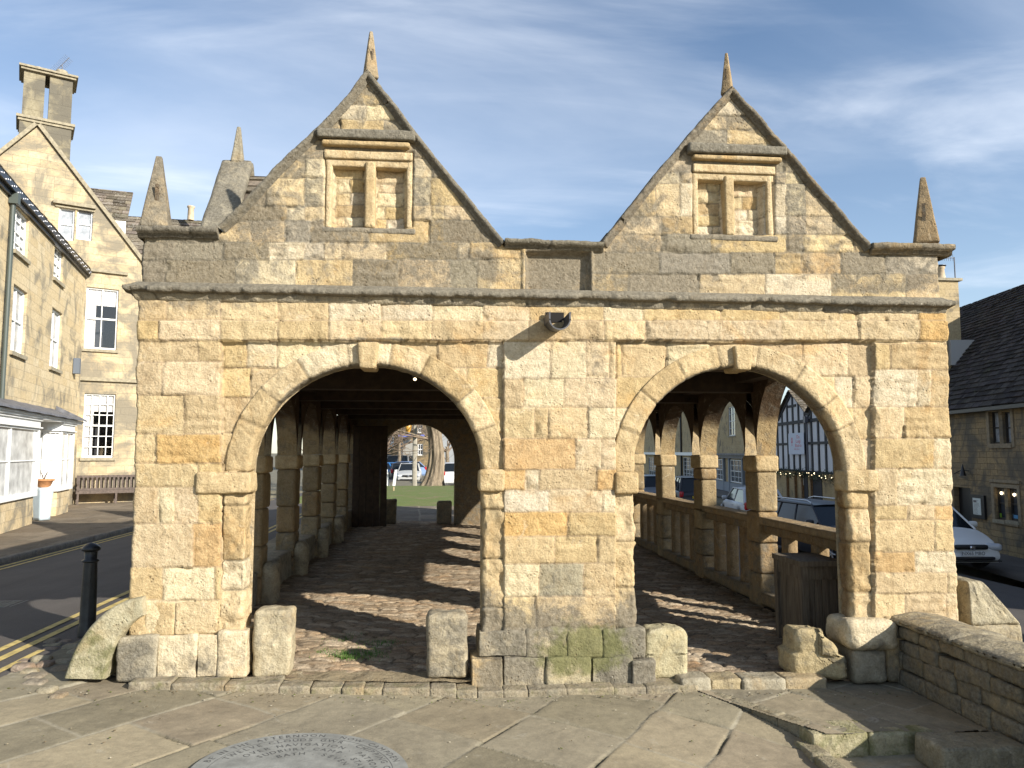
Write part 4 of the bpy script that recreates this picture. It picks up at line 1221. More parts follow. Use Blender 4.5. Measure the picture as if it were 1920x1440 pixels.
mb = flags('pavement', lambda X, Y: X < 99, np.arange(-3.15, XLo + .03, .04), np.arange(D + .05, 24, .04), 0.1, .6, 23, lambda X, Y: pz(X * 0 - 3.0, 6 + 0 * Y) - .006, FL, jw=.03)
o = mb.build('side_pavement', YORK); tag(o, kind='structure')
# kerb stones in front of the hall
mb = MB(); r = random.Random(5)
x = X_(262, 1270); k = 0
KY = D - .205
while x < X_(1222, 1280):
    w = r.uniform(.10, .42)
    zt_ = float(pz(x, 5.9)) + .045 + r.uniform(-.003, .003)
    mb.rock((x + w / 2, KY + .09 + r.uniform(-.004, .004), zt_ - .10), (w + .004, .22, .20), .008, .007, r.choice(((.285, .25, .185), (.29, .255, .19), (.27, .24, .18), (.30, .26, .185))) + (.34,), .34, 800 + k, .018)
    x += w; k += 1
o = mb.build('kerb', STONE); tag(o, kind='structure')
def tz(X, Y): return -.102 - .026 * (X - 1.5)
mb = MB(); x = X_(1262, 1250); k = 0
while x < X_(1510, 1250):
    w = r.uniform(.16, .36)
    mb.rock((x + w / 2, D - .10 + r.uniform(-.012, .012), tz(x, D) + .0), (w - .003, .22, .15), .018, .012, r.choice((GREY, (.38, .31, .20), (.36, .30, .19))) + (.3,), .2, 840 + k, .018); x += w; k += 1
o = mb.build('threshold_kerb', STONE); tag(o, kind='structure')
# raised terrace
tyf = onZ(1600, 1373, -.13)[1]
txr = onZ(1752, 1372, -.14)[0]
def tz_(X, Y): return tz(X, Y)
def in_ter(X, Y): return (edge_s(X, Y) > 0) & (X < 3.70) & (X > .9) & (Y < D - .02) & (Y > tyf + .02 * np.sin(X * 9))
mb = flags('terrace', in_ter, np.arange(.9, 3.72, .0125), np.arange(tyf - .03, D, .0125), rad(-58), .42, 31, tz, FL, jd=.016, jw=.009, grime=.1, wmul=1.2)
o = mb.build('terrace_paving', YORK); tag(o, kind='structure')
mb = MB(); x = eB[0] - .02; k = 0
while x < txr:
    w = r.uniform(.28, .5); w = min(w, txr - x + .02)
    if w < .05: break
    mb.rock((x + w / 2, tyf + .12, tz(x, tyf) - .083), (w - .004, .26, .165), .016, .012, (.36, .33, .22, .25), .45, 860 + k, .02); x += w; k += 1
# shaded flank towards the lower pavement
L_ = np.linalg.norm(eB[:2] - eA[:2]); n = 6
for k in range(n):
    a = eA + (eB - eA) * (k + .5) / n
    ang = math.atan2(eB[1] - eA[1], eB[0] - eA[0])
    off = np.array([math.sin(-ang), math.cos(-ang), 0]) * 0
    mb.rock((a[0] + .06, a[1] + .06, tz(a[0], 0) - .088), (L_ / n - .002, .12, .17), .014, .006, (.26, .235, .17, .2), .2, 880 + k, .025, M=Matrix.Rotation(ang, 3, 'Z'))
# lower tier to the right of the step
for k, (px0, px1) in enumerate(((1757, 1805), (1805, 1850), (1850, 1895))):
    a, b = onZ(px0, 1378, -.10), onZ(px1, 1398, -.12)
    mb.rock(((a[0] + b[0]) / 2, (a[1] + b[1]) / 2 + .02, -.20), (.26, .30, .18), .02, .008, (.26, .235, .17, .3), .2, 890 + k, .025)
o = mb.build('terrace_step', STONE); tag(o, kind='structure')
mb = flags('low', lambda X, Y: (X > eB[0] - .03), np.arange(eB[0] - .06, 6.0, .02), np.arange(3.3, tyf + .30, .02), rad(8), .55, 33, lambda X, Y: -.285 + 0 * X, FL, jd=.014, jw=.012)
o = mb.build('lower_paving', YORK); tag(o, kind='structure')
# end stones of the pavement slab edge
mb = MB()
for k in range(8):
    y = eB[1] - .02 - k * .27
    mb.rock((eB[0] - .035, y - .13, -.245), (.13, .262, .10), .016, .010, (.27, .24, .17, .2), .35, 900 + k, .02)
o = mb.build('pavement_edge', STONE); tag(o, kind='structure')

# ---- pitched-stone floor of the hall
def cobbles(x0, x1, y0, y1, res, sx, sy, seed, zf, tints, hgt=.020, g=.25, name='f'):
    X, Y = np.meshgrid(np.arange(x0, x1 + res, res), np.arange(y0, y1 + res, res), indexing='ij')
    wx = X + .05 * fbm(X * 2, Y * 2, 1, 3, seed); wy = Y + .05 * fbm(X * 2, Y * 2, 4, 3, seed + 1)
    f1, f2, cid = voronoi(wx / sx + 100, wy / sy + 100, seed, .85)
    e = f2 - f1
    h = hgt * sst(.0, .35, e) + .012 * (cid - .5) + .010 * fbm(X * 9, Y * 9, 2, 3, seed + 2)
    h = h + .03 * fbm(X * .8, Y * .8, 7, 3, seed + 5)
    c = np.array(tints)[(cid * 997 % len(tints)).astype(int)] * (.8 + .45 * ((cid * 57) % 1))[..., None]
    T = np.zeros(X.shape + (4,)); T[..., :3] = c; T[..., 3] = g
    dk = sst(.12, .0, e)[..., None]; T[..., :3] = T[..., :3] * (1 - dk * .7) + np.array((.07, .05, .03)) * dk * .7
    mb = MB(); mb.grid(np.stack([X, Y, zf(X, Y) + h], -1), None, T); return mb
CB = [(.32, .25, .175), (.36, .29, .21), (.28, .22, .155), (.33, .245, .165), (.40, .33, .245)]
fz = lambda X, Y: (.0 - .028 * (X + 1)) * (1 - .7 * sst(8, 14, Y)) - .015 + .02 * sst(D, D + 1, Y)
mb = cobbles(XL - .1, XR + .1, D - .02, 10.0, .0125, .21, .085, 41, fz, CB, hgt=.015)
o = mb.build('hall_floor', STONE); tag(o, kind='structure')
mb = cobbles(XL - .1, XR + .1, 9.8, YEND + .9, .03, .21, .095, 41, lambda X, Y: fz(X, Y) - .010 * (Y < 10.03), CB, hgt=.015)
o = mb.build('far_hall_floor', STONE); tag(o, kind='structure')
# trodden earth and tufts at the left threshold
mb = MB(); X, Y = np.meshgrid(np.linspace(X_(480), X_(895), 90), np.linspace(D - .09, D + .32, 40), indexing='ij')
Z = -.004 - .028 * (X + 1) + .022 * fbm(X * 6, Y * 6, 0, 4, 4) - .05 * sst(D + .15, D + .34, Y + .1 * fbm(X * 4, Y * 4, 0, 3, 5))
mb.grid(np.stack([X, Y, Z], -1), None, (.27, .225, .15, .2), .15); o = mb.build('threshold_earth', STONE); tag(o, kind='structure')
GRASS = mat('grass_blade', (.075, .155, .022), .6, 0, .4, 5)
mb = MB(); r = random.Random(8)
for k in range(1500):
    cpx, cpy = r.choice([(640, 1228), (660, 1232), (615, 1226), (690, 1226), (625, 1205), (710, 1208), (650, 1195)])
    p = onZ(cpx + r.gauss(0, 20), cpy + r.gauss(0, 4), .0)
    h = r.uniform(.012, .042); a = r.uniform(0, 6.28); w = .003; b = r.uniform(0, .03)
    q = np.array([math.cos(a), math.sin(a), 0])
    z0 = float(p[2])
    mb.add([p - q * w, p + q * w, p + np.array([q[1] * b, -q[0] * b, h])], [(0, 1, 2)], None, 0, 0, False)
o = mb.build('grass_tufts', GRASS, None, False); tag(o, 'bright green grass tuft growing in the threshold of the left arch', 'grass', kind='stuff')

# ---- guard stones
def guard(px0, px1, py0, py1, Y, dep, seed, tint, g, mo, label, r_=.032, warp=None, name='guard_stone'):
    a, b = onY(px0, py1, Y), onY(px1, py0, Y)
    a[2] -= .07
    m = MB(); m.rock(((a[0] + b[0]) / 2, Y + dep / 2, (a[2] + b[2]) / 2), (b[0] - a[0], dep, b[2] - a[2]), min(r_, .07), .013, tint + (g,), mo, seed, .013, warp=warp, freq=12)
    o = m.build(name, STONE)
    return tag(o, label, 'guard stone', 'guard stones standing in the arches')
guard(473, 547, 1145, 1253, D - .02, .24, 901, (.42, .37, .26), .30, .05, 'worn pale guard stone with rounded top beside the left pier')
guard(800, 876, 1152, 1258, D - .06, .22, 902, (.40, .35, .25), .45, .05, 'square grey guard stone spotted with orange lichen beside the centre pier', .035)
def w1(P):
    P = P.copy(); P[:, 0] += .10 * P[:, 2] * (P[:, 0] < 0); P[:, 2] -= .12 * np.abs(P[:, 0]) * (P[:, 2] > 0); return P
guard(1208, 1292, 1176, 1262, D - .06, .26, 903, (.42, .38, .25), .25, .25, 'squat pitted guard stone with yellow lichen at right foot of the centre pier', .06, w1)
def w2(P):
    P = P.copy(); k = P[:, 0] / .19
    P[:, 2] -= .10 * np.clip(k, 0, 1) ** 1.2 * (P[:, 2] > -.02); P[:, 0] -= .05 * (P[:, 2] > 0) * (P[:, 0] > 0); P[:, 0] += .04 * (P[:, 2] > 0) * (P[:, 0] < 0); P[:, 1] -= .05 * k; return P
guard(1492, 1583, 1182, 1260, D - .10, .30, 904, (.42, .35, .21), .3, .0, 'low boulder-like guard stone leaning towards the right pier', .055, w2)
guard(714, 743, 936, 978, YEND - .05, .3, 905, (.30, .25, .17), .5, 0, 'left guard stone of the distant arch, dark against the path', .05)
guard(819, 847, 940, 978, YEND - .05, .3, 906, (.30, .25, .17), .5, 0, 'right guard stone of the distant arch, dark against the grass', .05)
# small guard stones against the left arcade wall
for k, y in enumerate(PY[:4]):
    m = MB(); m.rock((XL + .06, y + .16, .22), (.20, .26, .52), .09, .02, (.40, .35, .25, .35), .05, 930 + k, .03)
    o = m.build('guard_stone', STONE)
    tag(o, ['rounded guard stone at foot of the nearest free pier in left arcade', 'rounded guard stone at foot of the second free pier in left arcade', 'rounded guard stone at foot of the third free pier in left arcade', 'rounded guard stone at foot of the fourth free pier in left arcade'][k], 'guard stone', 'rounded stones along the left arcade')
# curved stone leaning at the left corner
def curved():
    o_ = [(118, 1272), (138, 1218), (166, 1176), (200, 1144), (232, 1127), (266, 1120)]
    i_ = [(196, 1274), (206, 1228), (222, 1198), (240, 1175), (254, 1163), (268, 1155)]
    YQ = D - .13
    def res(l):
        q = np.array([onY(a, b, YQ) for a, b in l]); L = np.concatenate([[0], np.cumsum(np.linalg.norm(np.diff(q, axis=0), axis=1))])
        s = np.linspace(0, L[-1], 46); return np.stack([np.interp(s, L, q[:, k]) for k in range(3)], -1)
    A, B = res(o_), res(i_)
    # smooth the traced arc
    for _ in range(12):
        A[1:-1] = (A[:-2] + A[2:] + 2 * A[1:-1]) / 4; B[1:-1] = (B[:-2] + B[2:] + 2 * B[1:-1]) / 4
    dp = .26
    ring = []
    for q in np.linspace(0, 1, 12): ring.append((q, 0, 0))                      # front face, inner -> outer
    ring = [(w, 0.0) for w in np.linspace(.06, .94, 12)] + [(1.0, .02)] + [(1.0, d) for d in np.linspace(.04, dp, 10)] + [(w, dp) for w in np.linspace(.94, .06, 4)] + [(0.0, d) for d in np.linspace(dp - .02, .02, 8)]
    G = []
    for w, d in ring + ring[:1]:
        P = B + (A - B) * w; P = P + np.array([0.0, 1, 0]) * d; G.append(P)
    G = np.array(G)
    n = fbm(G[..., 0] * 11, G[..., 1] * 11, G[..., 2] * 11, 4, 77) * .010
    G = G + n[..., None] * np.array([.6, -.6, .3])
    m = MB(); T = np.zeros(G.shape[:2] + (4,)); T[..., :3] = (.40, .37, .26); T[..., 3] = .22
    mo = np.zeros(G.shape[:2]); mo[:, :22] = .45
    m.grid(G, None, T, mo)
    m.add(G[:-1, 0], [tuple(range(len(ring)))], (.4, .37, .27, .2)); m.add(G[:-1, -1], [tuple(range(len(ring)))], (.4, .37, .27, .2))
    return m.build('curved_corner_stone', STONE)
tag(curved(), 'curved slab of pale stone arching from the pavement to the left corner', 'corner stone')
# small cobbles by the left corner
mb = MB(); r = random.Random(17)
pts_ = []
for k in range(60):
    px, py = r.uniform(40, 215), r.uniform(1195, 1300)
    if px > 125 and py > 1262: continue
    if px < 90 and py < 1235: continue
    p = onZ(px, py, .05)
    if any((p[0] - a) ** 2 + (p[1] - b) ** 2 < .014 for a, b in pts_): continue
    pts_.append((p[0], p[1]))
    mb.rock((p[0], p[1], float(pz(p[0], p[1])) - .012 if p[0] > -3.16 else .022), (r.uniform(.10, .18), r.uniform(.08, .14), .07), .03, .008, r.choice(((.24, .21, .165), (.30, .27, .20), (.27, .22, .18))) + (.15,), .1, 950 + k, .025)
o = mb.build('corner_cobbles', STONE); tag(o, kind='structure')

# ---- cast-iron bollard
IRON = mat('painted_iron', (.020, .021, .021), .38, .2, .5, 9, .25)
IRONW = mat('worn_iron', (.11, .115, .10), .6, .1, .5, 14, .25)
bp = onZ(163, 1192, .05)
hb = onY(170, 1017, bp[1])[2] - bp[2]
root = empty('bollard', bp, 0, 'black cast iron bollard with domed cap at the left kerb', 'bollard')
rb = .062
m = MB(); m.lathe((0, 0, 0), [(rb * 1.25, 0), (rb * 1.2, hb * .10), (rb * 1.12, hb * .12), (rb, hb * .60), (rb * .92, hb * .76), (rb * .9, hb * .80)], 24)
m.build('post', IRON, root, False)
m = MB(); m.lathe((0, 0, 0), [(rb * .88, hb * .785), (rb * 1.18, hb * .795), (rb * 1.2, hb * .81), (rb * .88, hb * .822), (rb * .88, hb * .905)], 24)
m.build('collar', IRON, root, False)
m = MB(); m.lathe((0, 0, 0), [(rb * .85, hb * .90), (rb * 1.26, hb * .918), (rb * 1.28, hb * .94), (rb * 1.0, hb * .965), (rb * .5, hb * .99), (0, hb)], 24)
m.build('cap', IRON, root, False)

# ---- round inscribed plaque in the pavement
pc = onZ(588, 1382, -.06)
RADP = .59
c0 = np.array([pc[0] + .02, pc[1] - RADP])
PLQ = mat('slate_plaque', (.225, .225, .205), .95, 0, .26, 7, .3, spec=.05)
PLI = mat('cut_letter', (.105, .105, .10), .95, 0, .3, 20, spec=.05)
zpl = float(pz(c0[0], 5.0)) + .022
root = empty('plaque', (c0[0], c0[1], zpl + .004), 0, 'round grey stone plaque with rings of cut lettering set in the paving', 'plaque')
root.rotation_euler = (0, .052, 0)
m = MB(); m.lathe((0, 0, 0), [(0, 0), (RADP * .5, 0), (RADP, 0)], 96); m.lathe((0, 0, 0), [(RADP, 0), (RADP + .003, -.01), (RADP + .003, -.03)], 96); m.build('disc', PLQ, root, False)
m = MB()
def arc_text(s, R, a0, size):
    a = a0; m = MB()
    for ch in s:
        wd = size * {'I': .38, ' ': .5, 'M': .95, 'W': 1.0, 'N': .82, 'O': .85, 'C': .75, '.': .4, 'G': .82}.get(ch, .70)
        if ch != ' ':
            V, F = text_geo(ch, size)
            if len(V):
                th = a - wd / 2 / R
                ca, sa = math.cos(th - math.pi / 2), math.sin(th - math.pi / 2)
                P = np.stack([V[:, 0] * ca - (V[:, 1] + R) * sa, V[:, 0] * sa + (V[:, 1] + R) * ca, 0 * V[:, 0] + .0015], -1)
                m.add(P, F, None, 0, 0, False)
        a -= (wd * 1.12) / R
    m.build('inscription', PLI, root, False)
ts = .055
arc_text('BE IN THE AFTERNOON', RADP - .05, rad(168), ts)
arc_text('NOW', RADP - .05, rad(74), ts)
arc_text('CAMPDEN', RADP - .05, rad(52), ts)
arc_text('TWELVE CLOUDS GWR . CHIPPING CAM', RADP - .12, rad(160), ts)
arc_text('OVER NAVIGATION . PATRON', RADP - .19, rad(150), ts)
arc_text('SUDBURY CAMP . STAY', RADP - .26, rad(145), ts)
arc_text('BATH . SEVEN', RADP - .33, rad(130), ts)
m = MB()
for R in (RADP - .035, RADP - .148):
    pass
P = np.array([[(R * math.cos(t), R * math.sin(t), .001) for t in np.linspace(0, 2 * math.pi, 97)] for R in (RADP - .088, RADP - .085)]); m.grid(P)
m.build('rim_line', PLI, root, False)

# ---- low wall on the right with rounded coping
root = empty('low_boundary_wall', (3.88, 5.0, 0), 0, 'low mossy rubble wall with thick rounded coping running towards the viewer on the right', 'wall')
def lw(m, x0, x1, y0, y1, z0, z1, r_, amp, t, g, mo, sd, res=.03, warp=None):
    m.rock(((x0 + x1) / 2 - 3.88, (y0 + y1) / 2 - 5.0, (z0 + z1) / 2), (x1 - x0, y1 - y0, z1 - z0), r_, amp, t + (g,), mo, sd, res, warp=warp)
m = MB(); r = random.Random(23); k = 0
zrow = [-.30, -.16, -.03, .10, .21, .315]
for a, b in zip(zrow[:-1], zrow[1:]):
    y = 3.2
    while y < D - .02:
        w = r.uniform(.14, .42); w = min(w, D - .02 - y)
        lw(m, 3.70 + r.uniform(-.012, .012), 4.12, y, y + w - .003, a + r.uniform(-.01, .01), b + r.uniform(-.012, .008), .016, .014, r.choice(((.25, .21, .14), (.30, .25, .16), (.22, .18, .11))), .5, .12, 960 + k); y += w; k += 1
m.build('masonry', STONE, root)
m = MB(); y = D - .03; k = 0
while y > 3.2:
    w = r.uniform(.55, .9)
    def wc(P):
        P = P.copy(); P[:, 2] -= .5 * P[:, 0] ** 2 * (P[:, 2] > 0) * 1.2; return P
    sc = max(y - w, 3.2)
    lw(m, 3.655, 4.14, sc, y - .004, .315, .40, .036, .008, (.40, .35, .24), .45, .0, 1000 + k, .022, wc); y -= w; k += 1
m.build('coping', STONE, root)

# ---- oak chest standing inside the right arch
OAK = NT('weathered_oak')
mp = OAK.n('ShaderNodeMapping', {'Vector': OAK.tc, 'Scale': (26, 26, 2.2)}).outputs[0]
gn = OAK.noise(1.0, 6, .65, mp, 1.0)
OAKM = OAK.fin(OAK.mix(OAK.mr(gn, .3, .7), C(.06, .045, .032), C(.20, .16, .11)), .8, OAK.bump(gn, .6, .01), .3)
f0 = onZ(1532, 1212, -.02)
ca = onY(1462, 1048, D + .86); 
cx0, cx1, cy0, cy1 = 3.36, 3.72, D + .80, D + 1.30
ctop = .76
root = empty('wooden_bin', ((cx0 + cx1) / 2, (cy0 + cy1) / 2, -.11), 0, 'dark oak cupboard-like bin with plank sides beside the right pier', 'bin')
hx, hy = (cx1 - cx0) / 2, (cy1 - cy0) / 2
m = MB()
for sx in (-1, 1):
    for sy in (-1, 1):
        m.box(sx * hx - .035, sx * hx + .035, sy * hy - .035, sy * hy + .035, 0, ctop)
m.box(-hx + .035, hx - .035, -hy - .02, -hy + .01, ctop - .12, ctop - .003); m.box(-hx + .035, hx - .035, -hy - .02, -hy + .01, .03, .13)
m.box(-hx - .02, -hx + .01, -hy + .035, hy - .035, ctop - .12, ctop - .003); m.box(-hx - .02, -hx + .01, -hy + .035, hy - .035, .03, .13)
m.build('frame', OAKM, root)
m = MB()
for j in range(4):
    w = (2 * hx - .07) / 4; m.box(-hx + .035 + j * w, -hx + .035 + (j + 1) * w - .006, -hy - .002, -hy + .02, .13, ctop - .12)
for j in range(3):
    w = (2 * hy - .07) / 3; m.box(-hx - .002, -hx + .02, -hy + .035 + j * w, -hy + .035 + (j + 1) * w - .006, .13, ctop - .12)
m.box(-hx + .03, hx - .03, -hy + .03, hy - .03, .02, ctop - .01)
m.build('panel', OAKM, root)
m = MB(); m.box(-hx - .05, hx + .02, -hy - .05, hy + .04, ctop + .002, ctop + .05); m.build('lid', OAKM, root)

# grit, leaf scraps and moss gathered against the kerbs and in the joints
mb = MB(); r = random.Random(44)
for k in range(620):
    x = r.uniform(-3.0, 3.5)
    y = (D - .26 - abs(r.gauss(0, .10))) if r.random() < .55 else r.uniform(3.9, 5.75)
    ter = float(edge_s(np.array(x), np.array(y))) > 0 and y > tyf
    z = (float(tz(x, y)) if ter else float(pz(x, y))) + .006
    s_ = r.uniform(.003, .011); a = r.uniform(0, 6.28)
    c = r.choice(((.20, .15, .09), (.30, .26, .18), (.12, .09, .05), (.10, .12, .03), (.40, .36, .28)))
    P = [(x + s_ * math.cos(a + q) * r.uniform(.6, 1.2), y + s_ * math.sin(a + q) * r.uniform(.6, 1.2), z + r.uniform(0, .003)) for q in (0, 1.3, 2.6, 3.9, 5.2)]
    mb.add(P + [(x, y, z + s_ * .5)], [(0, 1, 5), (1, 2, 5), (2, 3, 5), (3, 4, 5), (4, 0, 5)], c + (0,), 0, 0, False)
o = mb.build('paving_grit', YORK); tag(o, 'scattered grit, leaf scraps and moss on the paving before the hall', 'grit', kind='stuff')
# ================================================================== BUILDINGS
GLASS = mat('window_glass', (.05, .06, .075), .08, 0, 0, 1, spec=.8)
GLASSL = mat('curtained_glass', (.34, .36, .38), .15, 0, .35, 5, spec=.8)
WHITE = mat('white_paint', (.80, .80, .77), .5, 0, .05, 6)
BLACKP = mat('black_paint', (.012, .012, .014), .35)
DARKF = mat('dark_frame', (.03, .026, .022), .6)
SLIGHT = mat('sill_stone', (.30, .26, .18), .9, 0, .3, 10, .4)
ASH1 = ashlar_mat('cotswold_ashlar', (.53, .425, .26), (.58, .49, .33), (.45, .37, .25), .52, .235, .25, gcol=(.20, .18, .14))
ASH2 = ashlar_mat('stained_ashlar', (.50, .40, .25), (.57, .48, .32), (.38, .32, .22), .55, .25, .46, gcol=(.20, .18, .14), gscale=.8)
ASH3 = ashlar_mat('grey_ashlar', (.30, .27, .19), (.26, .23, .16), (.22, .19, .13), .8, .36, .5)
ASH4 = ashlar_mat('old_rubble', (.36, .27, .15), (.27, .21, .13), (.20, .15, .09), .36, .17, .38, bump=.9)
ASH5 = ashlar_mat('buff_ashlar', (.42, .33, .19), (.46, .37, .23), (.38, .30, .18), .5, .24, .15)
SLD = slate_mat('dark_stone_slate', (.030, .026, .026), (.085, .075, .070), .25)
LEADG = mat('lead_roof', (.13, .13, .14), .6, .2, .4, 7, .3)
GREEN = mat('green_downpipe', (.07, .085, .075), .5)
CUR = mat('curtain', (.70, .68, .66), .9, 0, .2, 18)
class Bld:
    """local frame: x along the facade to the viewer's right, y into the building, z up"""
    def __init__(s, name, origin, ang, label, cat='house', group=None):
        s.root = empty(name, origin, ang, label, cat, group)
        s.o = np.array(origin, float); s.a = ang
        s.ux = np.array([math.cos(ang), math.sin(ang), 0]); s.uy = np.array([-math.sin(ang), math.cos(ang), 0])
    def loc(s, px, py, off=0.0):
        d = ray(px, py); n = s.uy
        t = ((s.o + s.uy * off - CAM) @ n) / (d @ n)
        p = CAM + t * d - s.o
        return p @ s.ux, p[2]
    def wall(s, name, us, tops, holes, mat_, z0=0.0, y=0.0, reveal=.12, parent=None):
        """front wall with a piecewise linear top edge and rectangular holes"""
        m = MB()
        br = sorted(set([round(u, 4) for u in us] + [round(h[i], 4) for h in holes for i in (0, 1) if us[0] < h[i] < us[-1]]))
        tp = lambda u: float(np.interp(u, us, tops))
        for a, b in zip(br[:-1], br[1:]):
            hs = sorted([(h[2], h[3]) for h in holes if h[0] - 1e-3 <= a and h[1] + 1e-3 >= b])
            lo = z0
            for h0, h1 in hs:
                m.quad((a, y, lo), (b, y, lo), (b, y, h0), (a, y, h0)); lo = h1
            m.quad((a, y, lo), (b, y, lo), (b, y, tp(b)), (a, y, tp(a)))
        for u0, u1, h0, h1 in holes:
            yy = y + reveal
            m.quad((u0, y, h0), (u0, yy, h0), (u0, yy, h1), (u0, y, h1)); m.quad((u1, y, h0), (u1, yy, h0), (u1, yy, h1), (u1, y, h1))
            m.quad((u0, y, h1), (u1, y, h1), (u1, yy, h1), (u0, yy, h1)); m.quad((u0, y, h0), (u1, y, h0), (u1, yy, h0), (u0, yy, h0))
        return m.build(name, mat_, parent or s.root, False)
    def window(s, h, cols=2, rows=2, y=.11, fm=None, gm=None, bar=.022, fr=.05, sill=True, midrail=True, curtain=False, sillm=None):
        u0, u1, z0, z1 = h
        fm = fm or WHITE; gm = gm or GLASS
        r = empty('window', ((u0 + u1) / 2, y, z0)); r.parent = s.root
        w, hh = (u1 - u0) / 2, z1 - z0
        m = MB()
        m.box(-w, -w + fr, -.04, .03, 0, hh); m.box(w - fr, w, -.04, .03, 0, hh)
        m.box(-w + fr, w - fr, -.038, .03, hh - fr, hh); m.box(-w + fr, w - fr, -.038, .03, 0, fr * 1.3)
        for c in range(1, cols):
            x = -w + 2 * w * c / cols; m.box(x - bar / 2, x + bar / 2, -.025, .02, fr * 1.3, hh - fr)
        for c in range(1, rows):
            z = hh * c / rows; b = bar / 2 * (2.0 if midrail and rows % 2 == 0 and c == rows // 2 else 1); m.box(-w + fr, w - fr, -.028, .018, z - b, z + b)
        m.build('frame', fm, r, False)
        m = MB(); m.quad((-w, .012, 0), (w, .012, 0), (w, .012, hh), (-w, .012, hh)); m.build('pane', gm, r, False)
        if curtain:
            m = MB()
            xs = np.linspace(-w + .04, -w * .35, 16); P = np.array([[(x, .05 + .02 * math.sin(i * 1.7), z) for i, x in enumerate(xs)] for z in (.05, hh - .03)]); m.grid(P)
            xs = np.linspace(-w + .04, w - .04, 30); P = np.array([[(x, .046 + .015 * math.sin(i * 1.9), z) for i, x in enumerate(xs)] for z in (hh * .72, hh - .03)]); m.grid(P)
            m.build('curtain', CUR, r, False)
        if sill:
            m = MB(); m.box(-w - .06, w + .06, -y - .07, .0, -.10, -.004); m.build('sill', sillm or SLIGHT, r, False)
        return r
    def mb(s, name, m, mat_, attrs=False, parent=None): return m.build(name, mat_, parent or s.root, attrs)
# glass that lets the room behind show: thin clear pane
CLR = NT('clear_glass')
gl = CLR.n('ShaderNodeBsdfGlossy', {'Roughness': .03}); tr = CLR.n('ShaderNodeBsdfTransparent'); fr_ = CLR.n('ShaderNodeFresnel', {'IOR': 1.5})
mx = CLR.n('ShaderNodeMixShader', {0: CLR.math('ADD', fr_.outputs[0], .06), 1: tr.outputs[0], 2: gl.outputs[0]})
CLR.t.links.new(mx.outputs[0], CLR.out.inputs[0]); CLR = CLR.m
ROOMD = mat('room_dark', (.035, .035, .04), .9)

# ---------------- left terrace house (shop with two white bays), seen at a slant
o = onZ(0, 985, .0); o[2] = 0
B1 = Bld('shop_house', o, math.atan2(.972, -.233), 'cream stone shop house with sash windows and two white bay windows at far left', 'house')
L1 = B1.loc(146, 800)[0]                     # where it meets the gabled house
zg = B1.loc(0, 328)[1]                       # gutter height (left)
def rect(b, pts, off=0): 
    q = [b.loc(x, y, off) for x, y in pts]; return (min(a for a, _ in q), max(a for a, _ in q), min(c for _, c in q), max(c for _, c in q))
def hole(b, x0, x1, yt, yb, xm=None):
    u0 = b.loc(x0, (yt + yb) / 2)[0]; u1 = b.loc(x1, (yt + yb) / 2)[0]
    xm = (x0 + x1) / 2
    return (u0, u1, b.loc(xm, yb)[1], b.loc(xm, yt)[1])
H1 = [hole(B1, 27, 54, 395, 480), hole(B1, 101, 119, 462, 528), hole(B1, 22, 49, 538, 664), hole(B1, 95, 115, 580, 692)]
shop = [(-1.6, L1 - .25, .0, B1.loc(60, 742)[1] - .25)]
B1.wall('wall', [-5.0, L1], [zg, zg], H1 + [(-5.0 + .2, L1 - .3, .75, 2.35)], ASH1, y=0)
for h, c, r_ in zip(H1, (3, 3, 2, 2), (4, 4, 2, 2)): B1.window(h, c, r_, curtain=False, gm=GLASSL)
m = MB(); m.box(-5, L1, 7.0, 7.1, 0, zg); m.box(-5, -4.9, .0, 7, 0, zg); m.box(L1 - .1, L1, .3, 7, 0, zg); m.box(-4.8, L1 - .3, 2.0, 2.1, .2, 2.6); B1.mb('rear_walls', m, ASH1)
m = MB(); m.box(-4.9, L1 - .12, .3, 2.0, 2.5, 2.6); m.box(-4.8, L1 - .3, .0, 2.0, .70, .745); m.box(-4.8, L1 - .3, .22, .27, .75, 2.0); B1.mb('shop_interior', m, WHITE)
m = MB(); slates(m, (-5, -.12, zg + .02), (1, 0, 0), np.array([0, .70, .714]), L1 + 5.0, 4.8, .4, .24, 61); B1.mb('roof', m, SLATE, True)
m = MB(); m.box(-5, L1 + .04, -.16, .0, zg - .16, zg - .0); m.box(-5, L1, -.07, -.0, zg - .26, zg - .162); B1.mb('gutter', m, BLACKP)
LIGHTS = mat('string_light', (.9, .9, .95), .3)
m = MB(); r = random.Random(2)
for k in range(70):
    u = -3 + (L1 + 3) * k / 70; m.lathe((u, -.18, zg - .1 + .05 * math.sin(k * 2.1)), [(0, -.02), (.016, 0), (0, .02)], 6)
B1.mb('string_lights', m, LIGHTS)
u_, z_ = B1.loc(10, 500)
m = MB(); m.tube([(u_, -.09, 2.9), (u_, -.09, zg - .35), (u_, -.12, zg - .1)], .05, 10); m.box(u_ - .10, u_ + .10, -.20, -.01, zg - .42, zg - .17); B1.mb('downpipe', m, GREEN)
u_, z_ = B1.loc(137, 692)
m = MB(); m.box(u_ - .12, u_ + .10, -.20, -.02, z_ - .15, z_ + .35); B1.mb('speaker_box', m, mat('grey_box', (.12, .14, .17), .6))
